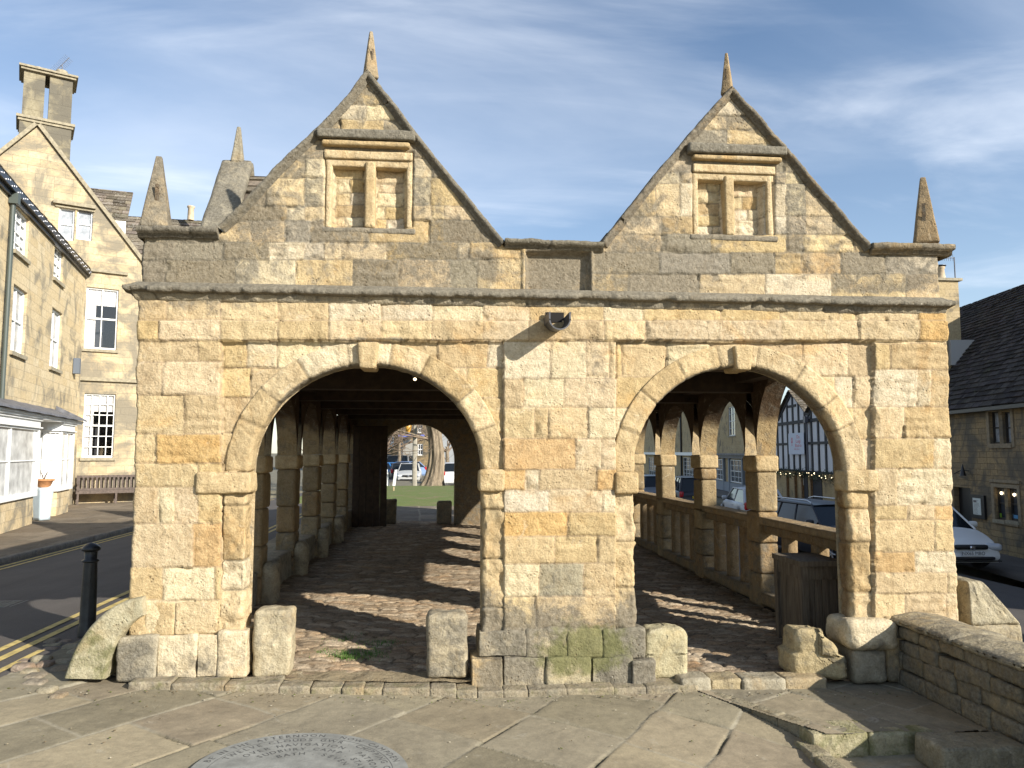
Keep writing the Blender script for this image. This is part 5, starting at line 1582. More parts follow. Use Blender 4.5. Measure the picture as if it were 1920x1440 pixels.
# bays: canopy, fascia, glazed boxes on stone bases
zcan = B1.loc(0, 700, -.6)[1]
prj = .62
b1a, b1b = B1.loc(-60, 850, -prj)[0], B1.loc(75, 850, -prj)[0]
b2a, b2b = B1.loc(104, 850, -prj)[0] + .2, B1.loc(139, 850, -prj)[0]
zs_ = .72; zf0 = 2.22; zf1 = 2.55
m = MB()
P = np.array([[(u, y, z + .006 * math.sin(u * 5)) for u in np.linspace(-5, b2b + .35, 60)] for y, z in ((-.02, zf1 + .40), (-.35, zf1 + .24), (-prj - .22, zf1 + .10), (-prj - .24, zf1 + .05))])
m.grid(P); m.quad((b2b + .35, -.02, zf1 + .52), (b2b + .35, -prj - .22, zf1 + .10), (b2b + .35, -.02, zf1 + .06), (b2b + .35, -.02, zf1 + .06))
B1.mb('canopy', m, LEADG)
m = MB(); m.box(-5, b2b + .28, -prj - .16, -.01, zf1 + .0, zf1 + .05); m.box(-5, b2b + .25, -prj - .12, -.015, zf1 - .05, zf1 - .002); B1.mb('canopy_soffit', m, WHITE)
NETG = mat('net_curtained_glass', (.60, .60, .58), .14, 0, .35, 3.5, spec=.7)
def bay(ua, ub):
    root = empty('bay_window', ((ua + ub) / 2, 0, 0)); root.parent = B1.root
    c = (ua + ub) / 2; w = (ub - ua) / 2; ch = .30
    plan = [(-w, -.005), (-w, -prj + ch), (-w + ch, -prj), (w - ch, -prj), (w, -prj + ch), (w, -.005)]
    def ex(d): 
        return [(x + d * (1 if x > 0 else -1), (y - d if y < -.1 else y)) for x, y in plan]
    m = MB(); m.prism(ex(-.02), 2, 0, zs_ - .06); B1.mb('stone_base', m, ASH1, parent=root)
    m = MB(); m.prism(ex(.05), 2, zs_ - .058, zs_ + .05); m.prism(ex(.04), 2, zf0, zf1 - .055); m.prism(ex(.09), 2, zf0 + .05, zf0 + .08); m.prism(ex(.08), 2, zf1 - .10, zf1 - .054)
    for x, y in plan: m.box(x - .045, x + .045, y - .045, min(y + .045, -.004), zs_ + .05, zf0)
    for x in (-w + ch + (2 * w - 2 * ch) / 2,): m.box(x - .03, x + .03, -prj - .02, -prj + .03, zs_ + .05, zf0)
    zz = zs_ + (zf0 - zs_) * .52
    for (a, b) in zip(plan[:-1], plan[1:]):
        a, b = np.array(a), np.array(b)
        m.tube([(a[0], a[1], zz), (b[0], b[1], zz)], .016, 5)
        for q in (.33, .66):
            p = a + (b - a) * q
            if np.linalg.norm(b - a) < .6: m.tube([(p[0], p[1], zs_ + .05), (p[0], p[1], zf0)], .011, 5)
    B1.mb('frame', m, WHITE, parent=root)
    m = MB()
    for (a, b) in zip(plan[:-1], plan[1:]): m.quad((a[0], a[1] + .012, zs_), (b[0], b[1] + .012, zs_), (b[0], b[1] + .012, zf0), (a[0], a[1] + .012, zf0))
    B1.mb('pane', m, NETG, parent=root)
bay(b1a, b1b); bay(b2a, b2b)
m = MB(); m.box(b1b + .12, b2a - .12, -.07, -.01, 0, 2.2); B1.mb('door', m, WHITE)
# ---------------- gabled house behind
jn = onZ(146, 953, 0)
a2 = math.atan2(.46, .887)
jw_ = B1.o + B1.ux * L1
B2 = Bld('gabled_house', (jw_[0] + .02, jw_[1] + .1, 0), a2, 'tall gabled stone house with big sash windows and twin-shaft chimney', 'house')
ul, zap = B2.loc(70, 238); ur, zer = B2.loc(265, 492)
hw2 = (ur - ul); slope = (zap - zer) / (ur - ul)
H2 = [hole(B2, 160, 221, 540, 655), hole(B2, 156, 215, 738, 858), hole(B2, 110, 140, 390, 450), hole(B2, 144, 174, 390, 450)]
B2.wall('wall', [ul - hw2 * 1.15, ul, ul + hw2 * 1.15], [zap - slope * hw2 * 1.15, zap, zap - slope * hw2 * 1.15], H2, ASH2)
B2.window(H2[0], 2, 2, curtain=True, gm=CLR, bar=.03); B2.window(H2[1], 4, 6, gm=CLR, bar=.028, curtain=True)
B2.window(H2[2], 1, 2, gm=GLASSL, sill=False); B2.window(H2[3], 1, 2, gm=GLASSL, sill=False)
h = H2[0]; m = MB(); m.quad((h[0] - .5, .9, h[2] - .4), (h[1] + .5, .9, h[2] - .4), (h[1] + .5, .9, h[3] + .4), (h[0] - .5, .9, h[3] + .4)); B2.mb('room', m, ROOMD); h = H2[1]; m = MB(); m.quad((h[0] - .5, .9, h[2] - .4), (h[1] + .5, .9, h[2] - .4), (h[1] + .5, .9, h[3] + .4), (h[0] - .5, .9, h[3] + .4)); B2.mb('room', m, ROOMD)
def bar2(p0, p1, t=.10, pr=.10):
    m = MB(); u0, z0 = B2.loc(*p0); u1, _ = B2.loc(*p1); m.box(u0, u1, -pr, -.002, z0 - t, z0); B2.mb('string_course', m, SLIGHT)
bar2((100, 375), (180, 375), .12, .16); bar2((146, 501), (240, 503), .10, .10); bar2((137, 706), (300, 706), .12, .10); bar2((104, 384), (178, 384), .06, .06)
m = MB()
for s in (-1, 1):
    e = np.array([ul + s * hw2 * 1.17, 0, zap - slope * hw2 * 1.17 + .02]); p = np.array([ul, 0, zap + .04])
    dv = (p - e) / np.linalg.norm(p - e); nn = np.array([-dv[2], 0, dv[0]]) * (1 if s < 0 else -1)
    q = [e, p, p + nn * .12, e + nn * .12]
    m.add([(x[0], y, x[2]) for x in q for y in (-.10, .3)], [(0, 2, 3, 1), (2, 4, 5, 3), (4, 6, 7, 5), (6, 0, 1, 7), (0, 2, 4, 6), (1, 3, 5, 7)], None, 0, 0, False)
B2.mb('gable_coping', m, SLIGHT)
m = MB()
for s in (-1, 1):
    e = np.array([ul + s * hw2 * 1.15, .25, zap - slope * hw2 * 1.15]); dv = np.array([-s * 1.0, 0, slope]); L_ = hw2 * 1.15 * np.linalg.norm(dv); dv /= np.linalg.norm(dv)
    slates(m, e, (0, 1, 0), dv, 6, L_, .4, .24, 62 + s)
B2.mb('roof', m, SLATE, True)
m = MB(); m.box(ul + hw2 * 1.15 - .1, ul + hw2 * 1.15, .0, 6, 0, zap - slope * hw2 * 1.15); B2.mb('side_wall', m, ASH2)
# chimney
yc = .35
cu0, cz0 = B2.loc(32, 300, yc); cu1, _ = B2.loc(131, 300, yc); _, cz1 = B2.loc(60, 224, yc); _, cz2 = B2.loc(60, 133, yc)
croot = empty('chimney', (cu0, yc, 0)); croot.parent = B2.root
w = cu1 - cu0
m = MB(); m.box(0, w, 0, 1.15, zap - 2.4, cz1); B2.mb('stack_base', m, ASH3, parent=croot)
m = MB(); m.box(-.10, w + .10, -.10, 1.25, cz1 - .0, cz1 + .09); m.box(-.05, w + .05, -.05, 1.2, cz1 - .09, cz1 - .002); B2.mb('weathering', m, SLIGHT, parent=croot)
m = MB()
m.box(.05, w * .44, .05, 1.08, cz1 + .092, cz2); m.box(w * .53, w - .03, .05, 1.08, cz1 + .092, cz2)
B2.mb('shaft', m, ASH3, parent=croot)
m = MB(); m.box(-.04, w + .06, -.06, 1.18, cz2 + .002, cz2 + .08); m.box(-.10, w + .12, -.12, 1.24, cz2 + .082, cz2 + .15); B2.mb('cap', m, SLIGHT, parent=croot)
POT = mat('terracotta', (.52, .24, .10), .8, 0, .25, 12, .2); POTP = mat('pale_pot', (.50, .40, .27), .8, 0, .2, 8)
m = MB(); m.lathe((w * .30, .5, cz2 + .15), [(.17, 0), (.17, .14), (.19, .14), (.19, .20), (.14, .20)], 18); B2.mb('chimney_pot', m, POTP, parent=croot)
m = MB(); m.lathe((w * .76, .5, cz2 + .15), [(.16, 0), (.16, .16), (.18, .18), (.18, .30), (.0, .33)], 18); B2.mb('cowl', m, SLIGHT, parent=croot)
AER = mat('aerial_metal', (.10, .10, .11), .4, .8)
def aerial(parent, p, d, n=12, L=.9, w=.22, mast=None):
    p = np.array(p, float); d = np.array(d, float); d /= np.linalg.norm(d)
    q = np.cross(d, (0.3, .6, .75)); q /= np.linalg.norm(q)
    m = MB(); m.tube([p, p + d * L], .012, 6)
    for k in range(n):
        c = p + d * L * (k + .5) / n; m.tube([c - q * w, c + q * w], .006, 4)
    if mast is not None: m.tube([mast, p + d * L * .6], .016, 6)
    return m.build('aerial', AER, parent, False)
aerial(croot, (w * .55, .5, cz2 + .22), (.55, 0, .85), 14, .95, .16, (w * .78, .5, cz2 + .2))
# ---------------- roofs seen between (dormer and slate range behind)
B3 = Bld('rear_range', onY(300, 470, 34.0) * np.array([1, 1, 0]), rad(8), 'low slate-roofed range behind the hall corner with small pale chimney pot', 'house')
u0, z0 = B3.loc(150, 440); u1, z1 = B3.loc(420, 418); _, zr0 = B3.loc(300, 404)
B3.wall('wall', [u0, u1], [z0 - 1, z0 - 1], [], ASH2)
m = MB(); slates(m, (u0, 0, z0 - 1.1), (1, 0, 0), (0, .6, .8), u1 - u0, (zr0 - z0 + 1.1 + .43) / .8, .4, .25, 64); B3.mb('roof', m, SLATE, True)
a, b = B3.loc(361, 414, 1.8); m = MB(); m.lathe((a, 1.3, zr0 + .25), [(.15, 0), (.13, .55), (.17, .6), (.17, .66), (.12, .66)], 14); B3.mb('chimney_pot', m, POTP)
B3b = Bld('dormer_house', onY(200, 470, 31.0) * np.array([1, 1, 0]), rad(14), 'stone-slated house end with white gutter board right of the gabled house', 'house')
u0, z0 = B3b.loc(120, 398); u1, z1 = B3b.loc(236, 400); _, zr0 = B3b.loc(200, 364)
B3b.wall('wall', [u0, u1], [z0 - .1, z0 - .1], [], ASH1)
m = MB(); slates(m, (u0, -.15, z0 - .05), (1, 0, 0), (0, .64, .77), u1 - u0 + .1, (zr0 - z0 + .55) / .77, .36, .22, 65); B3b.mb('roof', m, SLATE, True)
m = MB(); m.box(u1 - .45, u1 + .02, -.04, -.005, z0 - 1.5, z0 - .15); B3b.mb('white_board', m, WHITE)
# ---------------- left pavement + kerb + lines + bench + planter
o = sheet('left_pavement', np.linspace(-16, -7.09, 10), np.linspace(-4, 60, 60), 0, ROAD, zf=lambda X, Y: 0 * X - .35)
bpy.data.objects.remove(o)
mb = flags('lp', lambda X, Y: X < 99, np.arange(-13.0, -7.07, .04), np.arange(6, 31, .04), rad(5), .75, 51, lambda X, Y: .0 * X - .005, [(.20, .165, .13), (.22, .185, .15), (.185, .155, .125)], jcol=(.15, .13, .1), jw=.025)
o = mb.build('left_pavement', YORK); tag(o, kind='structure')
m = MB(); y = 5.0; r = random.Random(3); k = 0
while y < 31:
    w = r.uniform(.5, .95); m.rock((-7.0, y + w / 2, -.08), (.16, w - .012, .18), .02, .006, (.26, .23, .19, .4), .1, 1100 + k, .06); y += w; k += 1
o = m.build('far_kerb', STONE); tag(o, kind='structure')
YEL = mat('yellow_line', (.48, .36, .12), .85, 0, .35, 14, .2)
m = MB()
def line(m, pts, w, z=.018):
    pts = np.array(pts); d = np.gradient(pts, axis=0); d /= np.linalg.norm(d, axis=1)[:, None]; nrm = np.stack([-d[:, 1], d[:, 0]], -1)
    P = np.array([[(a[0], a[1], float(gz(a[0], a[1])) + z) for a in pts + nrm * w * s] for s in (-.5, .5)]); m.grid(P)
for off in (0, .16): line(m, [(-6.80 + off, y) for y in np.linspace(4, 32, 30)], .065)
# near double line curving round the corner
for off in (0, .17):
    line(m, [(-3.66 + off + .0 * y, y) for y in np.linspace(4.9, 24, 30)], .075)
    line(m, [(-3.66 + off - 1.0 * (1 - math.cos(t)) * .9, 4.9 - 1.6 * math.sin(t)) for t in np.linspace(0, 1.2, 20)], .075)
line(m, [(-3.30, y) for y in np.linspace(4.6, 6.9, 10)], .06)
o = m.build('yellow_road_lines', YEL, None, False); tag(o, kind='structure')
m = MB(); gp = onZ(22, 1140, -.05); gq = float(gz(gp[0] - .1, gp[1])) + .013; m.box(gp[0] - .35, gp[0] + .20, gp[1] - .22, gp[1] + .2, gq - .01, gq + .006)
for k in range(9): m.box(gp[0] - .34 + k * .058, gp[0] - .315 + k * .058, gp[1] - .2, gp[1] + .18, gq + .0065, gq + .010)
o = m.build('drain_grate', IRONW, None, False); tag(o, 'rectangular iron drain grate in the left road', 'drain grate')
# bench
WOODB = mat('weathered_teak', (.115, .088, .072), .85, 0, .35, 16, .4)
ub0, _ = B2.loc(142, 920, -.55); ub1 = ub0 + 1.85
bo = B2.o + B2.ux * ub0 + B2.uy * (-.62)
root = empty('bench', (bo[0], bo[1], 0.0), a2, 'weathered slatted wooden bench against the gabled house wall', 'bench')
BLn = 2.3
m = MB(); m.box(.03, BLn - .03, .42, .47, .86, .93); m.box(.03, BLn - .03, .40, .44, .44, .50); m.build('back_rail', WOODB, root, False)
m = MB()
for k in range(17): 
    x = .10 + k * (BLn - .22) / 16; m.box(x - .028, x + .028, .42, .445, .50, .86)
m.build('back_slats', WOODB, root, False)
m = MB()
for k in range(5): m.box(.0, BLn, .0 + k * .085, .07 + k * .085, .42, .445)
m.box(.0, BLn, -.01, .02, .34, .42); m.build('seat', WOODB, root, False)
for x in (.03, BLn / 2, BLn - .09):
    m = MB(); m.box(x, x + .06, .0, .06, 0, .64 if x != BLn / 2 else .42); m.build('leg', WOODB, root, False)
    m = MB(); m.box(x, x + .06, .40, .46, 0, .93 if x != BLn / 2 else .42); m.build('leg', WOODB, root, False)
for x in (.02, BLn - .10):
    m = MB(); m.box(x, x + .08, -.03, .44, .641, .675); m.build('armrest', WOODB, root, False)
# planter on pedestal
pb_ = onZ(78, 975, 0.0); hpd = (onY(84, 914, pb_[1])[2])
BLUEP = mat('pale_blue_paint', (.50, .58, .62), .6, 0, .06, 5)
root = empty('pedestal', (pb_[0], pb_[1], 0), rad(-30), 'tapering pale blue pedestal on the left pavement', 'pedestal')
def wpd(P): P = P.copy(); P[:, :2] *= (1 + .12 * P[:, 2] / (hpd / 2))[:, None]; return P
m = MB(); m.rock((0, 0, hpd / 2), (.30, .30, hpd), .008, .001, (1, 1, 1, 0), 0, 1, .08, warp=wpd); m.build('pedestal_body', BLUEP, root)
root = empty('flower_bowl', (pb_[0], pb_[1], hpd), 0, 'wide terracotta bowl with twiggy plant on the pale blue pedestal', 'plant pot')
m = MB(); m.lathe((0, 0, 0), [(.10, 0), (.16, .04), (.21, .16), (.245, .17), (.245, .21), (.22, .21), (.20, .17), (0, .17)], 24); m.build('bowl', POT, root, False)
m = MB(); r = random.Random(9)
for k in range(7):
    a = r.uniform(0, 6.28); m.tube([(0, 0, .16), (.04 * math.cos(a), .04 * math.sin(a), .3), (.10 * math.cos(a), .10 * math.sin(a), r.uniform(.32, .5))], [.01, .007, .003], 5)
m.build('stems', mat('twig', (.12, .07, .04), .9), root, False)

# ---------------- right side: inn with dark roof
GR = -1.15
st = np.array([.158, .987]); st /= np.linalg.norm(st)
p1 = onZ(1880, 1037, GR + .06)
aR = math.atan2(-st[1], -st[0])
R1 = Bld('inn', (p1[0], p1[1], GR), aR, 'old stone inn with steep dark slate roof across the right-hand road', 'inn')
ua, ub = R1.loc(1775, 900)[0], R1.loc(1919, 900)[0]
uL, uR = ua - 5.8, ub + 9.0
ze = R1.loc(1850, 757)[1]
HR = [hole(R1, 1856, 1873, 772, 832), hole(R1, 1880, 1897, 772, 832), hole(R1, 1866, 1884, 914, 974), hole(R1, 1890, 1910, 916, 976)]
dr = hole(R1, 1790, 1822, 914, 1012); dr = (dr[0], dr[1], 0.05, dr[3])
R1.wall('wall', [uL, uR], [ze, ze], HR + [dr], ASH4, z0=-.3, reveal=.22)
for k, h in enumerate(HR): R1.window(h, 1, 2, y=.12, fm=DARKF, gm=GLASSL if k < 2 else GLASS, fr=.04, sill=(k >= 2))
m = MB(); m.box(dr[0], dr[1], .16, .20, dr[2], dr[3]); R1.mb('door', m, BLACKP)
SUR = mat('surround_stone', (.25, .20, .13), .9, 0, .25, 10, .4)
for a, b in ((HR[0], HR[1]), (HR[2], HR[3])):
    m = MB()
    m.box(a[0] - .16, b[1] + .16, -.05, .0, a[3] + .14, a[3] + .22)
    m.box(a[0] - .12, a[0], -.03, .02, a[2] - .1, a[3] + .1); m.box(b[1], b[1] + .12, -.03, .02, a[2] - .1, a[3] + .1)
    m.box(a[0], b[1], -.032, .018, a[3], a[3] + .1); m.box(a[0], b[1], -.05, .018, a[2] - .12, a[2])
    R1.mb('window_surround', m, SUR)
zr1 = R1.loc(1900, 536, 3.2)[1]
m = MB(); dv = np.array([0, 3.4, zr1 - ze]); Ln = np.linalg.norm(dv)
slates(m, (uL, -.25, ze - .1), (1, 0, 0), dv / Ln, uR - uL, Ln, .30, .17, 70, .03); R1.mb('roof', m, SLD, True)
m = MB(); m.box(uL, uR, -.28, -.16, ze - .22, ze - .12); m.box(uL, uR, -.14, -.0, ze - .2, ze - .02); R1.mb('gutter', m, BLACKP)
m = MB(); m.box(uL, uR, 6.0, 6.1, -.3, zr1); m.box(uR - .1, uR, .25, 6, -.3, ze); m.box(uL, uL + .1, .25, 6, -.3, ze + .5); R1.mb('rear_walls', m, ASH4)
# white cheek of a dormer at the roof's far end
a, b = R1.loc(1776, 660, 1.0); m = MB(); m.box(a - 1.2, a + .45, .9, 2.4, b - .5, b + .35); R1.mb('dormer', m, mat('render_grey', (.40, .39, .37), .9))
# chimney, pot, aerial behind
cb = Bld('distant_chimney_house', onY(1785, 560, 24.0) * np.array([1, 1, 0]) + np.array([0, 0, GR]), 0, 'stone chimney with cowled pot rising behind the inn roof', 'house')
u0, z0 = cb.loc(1762, 560); u1, z1 = cb.loc(1799, 527)
m = MB(); m.box(u0 - .1, u1 - .05, 0, 1.0, 0, z1); cb.mb('stack', m, ASH5)
m = MB(); m.box(u0 - .6, u1 + .07, -.07, 1.07, z1 + .002, z1 + .09); cb.mb('stack_cap', m, SLIGHT)
uc, zc_ = cb.loc(1777, 505); 
m = MB(); m.lathe((uc, .4, z1 + .09), [(.17, 0), (.13, .40), (.16, .42), (.16, .48)], 16); cb.mb('chimney_pot', m, POTP)
m = MB(); m.lathe((uc, .4, z1 + .62), [(.0, .05), (.20, .0), (.20, -.02), (0, -.02)], 16); m.tube([(uc, .4, z1 + .4), (uc, .4, z1 + .62)], .015, 5); cb.mb('cowl', m, AER)
um, zm = cb.loc(1800, 478)
m = MB(); m.tube([(um, .3, z1 - .8), (um, .3, zm)], .02, 6); m.tube([(um, .3, zm - .02), (um - .66, .3, zm - .08)], .012, 5)
for k in range(8): m.tube([(um - .05 - k * .08, .3, zm - .14), (um - .05 - k * .08, .3, zm + .10)], .007, 4)
cb.mb('aerial', m, AER)
# wall lamp bracket, menu board, lights in the window
root = empty('wall_lamp', tuple(R1.o + R1.ux * R1.loc(1818, 882)[0] + R1.uy * -.12 + np.array([0, 0, R1.loc(1818, 882)[1]])), aR, 'small black swan-neck wall lamp on the inn front', 'wall lamp')
m = MB(); m.tube([(0, .10, -.02), (0, -.10, .02), (-.25, -.2, -.10)], .015, 6); m.build('bracket', BLACKP, root, False)
m = MB(); m.lathe((0, -.08, .0), [(.09, -.16), (.05, .0), (.02, .14), (0, .2)], 12); m.build('shade', BLACKP, root, False)
q = hole(R1, 1824, 1850, 928, 972)
pc_ = R1.o + R1.ux * (q[0] + q[1]) / 2 + R1.uy * -.04 + np.array([0, 0, q[2]])
root = empty('menu_board', tuple(pc_), aR, 'framed black menu board with white sheet beside the inn door', 'notice board')
w, hh = (q[1] - q[0]) / 2, q[3] - q[2]
m = MB(); m.box(-w, w, -.03, .03, 0, hh); m.build('frame', BLACKP, root, False)
PAPER = mat('paper', (.62, .66, .62), .8)
m = MB(); m.box(-w * .58, w * .55, -.036, -.0315, hh * .16, hh * .86); m.build('sheet', PAPER, root, False)
m = MB(); r = random.Random(4)
for k in range(11): 
    z = hh * (.20 + .055 * k); m.box(-w * .45, w * r.uniform(.0, .4), -.0375, -.0365, z, z + hh * .014)
m.box(-w * .48, -w * .05, -.0376, -.0365, hh * .68, hh * .76); m.build('print', mat('print', (.16, .14, .13), .9), root, False)
for k, (px, py) in enumerate(((1878, 925), (1902, 928))):
    a, b = R1.loc(px, py, .10); m = MB(); m.lathe((a, .095, b), [(0, -.045), (.035, -.01), (.03, .035), (0, .05)], 10); R1.mb('lit_bulb', m, BULB)
for k, (px, py, c) in enumerate(((1875, 968, (.15, .32, .02)), (1896, 969, (.35, .40, .42)), (1905, 972, (.08, .28, .50)))):
    a, b = R1.loc(px, py, .09); m = MB(); m.box(a - .10, a + .09, .088, .092, b - .09, b + .09); R1.mb('sticker', m, mat('sticker', c, .6))
# raised pavement in front of the right houses
m = MB()
P = []
for s in np.linspace(-20, 60, 80):
    c = np.array([p1[0], p1[1]]) + st * s
    nrm = np.array([-st[1], st[0]])
    P.append([(c[0] - nrm[0] * .2, c[1] - nrm[1] * .2, GR + .04), (c[0] + nrm[0] * 1.7, c[1] + nrm[1] * 1.7, GR + .02), (c[0] + nrm[0] * 1.72, c[1] + nrm[1] * 1.72, GR - .10)])
m.grid(np.array(P)); o = m.build('right_pavement', asphalt('pavement_tarmac', (.095, .085, .075)), None, False); tag(o, kind='structure')

# ---------------- timber framed house, stone houses along the right street
T1 = Bld('timber_framed_house', (p1[0] + st[0] * 9, p1[1] + st[1] * 9, GR), aR, 'black and white timber framed house with pointed gable and stone ground floor', 'house')
tl, tr_ = T1.loc(1440, 850)[0], T1.loc(1600, 850)[0]
zj = T1.loc(1510, 883)[1]; zb2_ = T1.loc(1500, 832)[1]; zb1 = T1.loc(1500, 792)[1]
ug, zgp = T1.loc(1494, 733); uv, zv = T1.loc(1526, 775)
PLAS = mat('white_plaster', (.62, .62, .64), .9, 0, .05, 8); TB = mat('black_timber', (.014, .014, .018), .7)
tall = 2 * uv - ug
T1.wall('plaster_wall', [tl, ug - (uv - ug), ug, uv, tall, tr_ + 1], [zv, zv, zgp, zv, zgp, zv], [], PLAS, z0=zj, y=-.25)
T1.wall('ground_floor_wall', [tl, tr_ + 1], [zj, zj], [], ASH5, z0=-.2)
m = MB()
for z, t in ((zb1, .16), (zb2_, .12), (zj, .10)): m.box(tl, tr_ + 1, -.30, -.251, z - t / 2, z + t / 2)
u = tl + .2
def tpz(u): return float(np.interp(u, [tl, ug - (uv - ug), ug, uv, tall, tr_ + 1], [zv, zv, zgp, zv, zgp, zv]))
while u < tr_ + 1:
    for za, zb_ in ((zj + .05, zb2_ - .06), (zb2_ + .06, zb1 - .08), (zb1 + .08, tpz(u) - .1)):
        if zb_ > za + .1: m.box(u - .10, u + .10, -.296, -.2515, za, zb_)
    u += .95
m.box(ug - .65, ug + .65, -.294, -.2513, zgp - .85, zgp - .72)
for (ua_, za_), (ub_, zb_) in (((ug - (uv - ug), zv), (ug, zgp)), ((ug, zgp), (uv, zv)), ((uv, zv), (tall, zgp)), ((tall, zgp), (tr_ + 1, zv))):
    m.add([(ua_, y, za_ + k) for y in (-.31, -.252) for k in (-.18, 0)] + [(ub_, y, zb_ + k) for y in (-.31, -.252) for k in (-.18, 0)], [(0, 1, 3, 2), (4, 5, 7, 6), (0, 4, 5, 1), (2, 6, 7, 3), (0, 4, 6, 2), (1, 5, 7, 3)], None, 0, 0, False)
T1.mb('timber_frame', m, TB)
m = MB()
for c, s in ((ug, -1), (ug, 1), (tall, -1), (tall, 1)):
    e = np.array([c + s * (uv - ug) * 1.0, -.45, zv]); dv = np.array([-s * (uv - ug), 0, zgp - zv]); L_ = np.linalg.norm(dv)
    slates(m, e + np.array([0, 0, .03]), (0, 1, 0), dv / L_, 5, L_, .3, .2, 75)
T1.mb('roof', m, SLATE, True)
m = MB(); m.tube([(uv, -.36, zv - .45), (uv, -.36, zj)], .05, 8); m.box(uv - .16, uv + .16, -.48, -.31, zv - .45, zv - .15); T1.mb('downpipe', m, mat('grey_pipe', (.10, .10, .12), .5))
hh = rect(T1, [(1462, 800), (1500, 832)], -.25)
r_ = T1.window((tl + .35, tl + 2.2, zb2_ + .08, zb1 - .12), 4, 1, y=-.27, fm=TB, gm=GLASS, sill=False)
m = MB()
for px, py0, py1 in ((1475, 887, 930), (1490, 887, 935), (1503, 887, 935), (1520, 885, 930)):
    a = T1.loc(px, 900, -.1)[0]; m.box(a - .07, a + .07, -.12, -.01, 0, zj - .1)
m.build('oak_posts', mat('oak_post', (.20, .12, .055), .85, 0, .3, 9, .3), T1.root, False)
a = T1.loc(1512, 900)[0]; m = MB(); m.box(a - .3, a + .25, -.03, -.004, 0.1, 2.2); m.box(a + .8, a + 2.3, -.03, -.004, .1, 2.3); T1.mb('doorway', m, ROOMD)
a = T1.loc(1507, 905)[0]; m = MB(); m.box(a - .1, a + .1, -.05, -.032, 1.2, 1.8); T1.mb('notice', m, PAPER)
# garland with lights under the jetty
GARL = mat('fir_garland', (.020, .045, .020), .8, 0, .5, 20)
go = T1.o + T1.uy * -.42
root = empty('garland', (go[0], go[1], GR + zj - .08), aR, 'green fir garland with small warm lights under the timber framed storey', 'garland')
m = MB(); r = random.Random(6)
for k in range(2200):
    u = r.uniform(tl, tr_ + .5); a = r.uniform(0, 6.28); rr = r.uniform(0, .24); p = np.array([u, rr * math.cos(a), rr * math.sin(a) - .05 + .06 * math.sin(u * 3)])
    d = np.array([r.gauss(0, 1), r.gauss(0, 1), r.gauss(0, 1)]); d /= np.linalg.norm(d); q = np.cross(d, (0, 0, 1)); m.add([p, p + d * .10 + q * .045, p + d * .20], [(0, 1, 2)], None, 0, 0, False)
m.build('foliage', GARL, root, False)
m = MB()
for k in range(34): u = r.uniform(tl, tr_ + .5); m.lathe((u, -.15, r.uniform(-.16, .08)), [(0, -.02), (.022, 0), (0, .02)], 6)
m.build('lights', mat('fairy_light', (1, .9, .6), .4, emit=((1.0, .82, .5), 3.0)), root, False)
# bistro banner
q = [T1.loc(1479, 813, -.34), T1.loc(1509, 852, -.34)]
so_ = T1.o + T1.uy * -.36 + T1.ux * (q[0][0] + q[1][0]) / 2
root = empty('banner_sign', (so_[0], so_[1], GR + (q[0][1] + q[1][1]) / 2), aR, 'white square bistro banner with red lettering hung on the timber framed house', 'sign')
w, hh = abs(q[1][0] - q[0][0]) / 2, abs(q[0][1] - q[1][1]) / 2
BAN = mat('banner_cloth', (.58, .62, .70), .8); RED = mat('red_print', (.55, .03, .05), .7)
m = MB(); m.box(-w, w, -.012, .012, -hh, hh); m.build('cloth', BAN, root, False)
m = MB()
for s, z, sz in (('Da', .62, .36), ('Luigi', .22, .36), ('Bistro', -.18, .36)):
    m = MB(); V, F = text_geo(s, sz * hh * 1.25); V = V.copy()
    m.add(np.stack([V[:, 0] * w / hh * .75 + w * .30, 0 * V[:, 0] - .014, V[:, 1] + z * hh], -1), F, None, 0, 0, False); m.build('word', RED, root, False)
m = MB()
V, F = text_geo('italian bistro', .15 * hh * 1.2); m.add(np.stack([V[:, 0] * w / hh * .8 + w * .1, 0 * V[:, 0] - .014, V[:, 1] - .50 * hh], -1), F, None, 0, 0, False); m.build('small_print', RED, root, False)
m = MB()
# fork emblem
for dx in (-.09, -.03, .03, .09): m.box((-.52 + dx) * w - .012 * w, (-.52 + dx) * w + .012 * w, -.0142, -.0125, .18 * hh, .58 * hh)
m.box(-.63 * w, -.41 * w, -.0143, -.0126, .12 * hh, .20 * hh); m.box(-.545 * w, -.495 * w, -.0143, -.0126, -.22 * hh, .12 * hh)
m.build('fork_emblem', RED, root, False)
# stone houses further on
S1 = Bld('stone_shop_house', (p1[0] + st[0] * 26, p1[1] + st[1] * 26, GR), aR, 'buff stone house with tall sash window above a blue-grey shopfront', 'house')
sl, sr = S1.loc(1322, 850)[0], S1.loc(1440, 850)[0]
zt1 = S1.loc(1380, 700)[1]
hs = [hole(S1, 1365, 1378, 762, 817), hole(S1, 1342, 1358, 868, 912), hole(S1, 1372, 1394, 862, 914)]
S1.wall('wall', [sl, sr], [zt1, zt1], [hs[0]], ASH5, z0=-.3); S1.window(hs[0], 2, 4)
zsh = S1.loc(1370, 850)[1]
m = MB(); m.box(sl, sr, -.5, -.005, zsh - .12, zsh); m.box(sl, sr, -.3, -.005, zsh - .35, zsh - .122); S1.mb('canopy', m, LEADG)
BG = mat('bluegrey_paint', (.17, .20, .24), .6)
m = MB()
for x in (1340, 1360, 1371, 1396): a = S1.loc(x, 890)[0]; m.box(a - .15, a + .15, -.18, -.006, 0, zsh - .36)
m.box(sl, sr, -.15, -.006, 0, .7); S1.mb('shopfront', m, BG)
for h_ in hs[1:]: S1.window((h_[0], h_[1], .75, zsh - .45), 3, 4, y=-.05, fm=WHITE, sill=False, gm=GLASS)
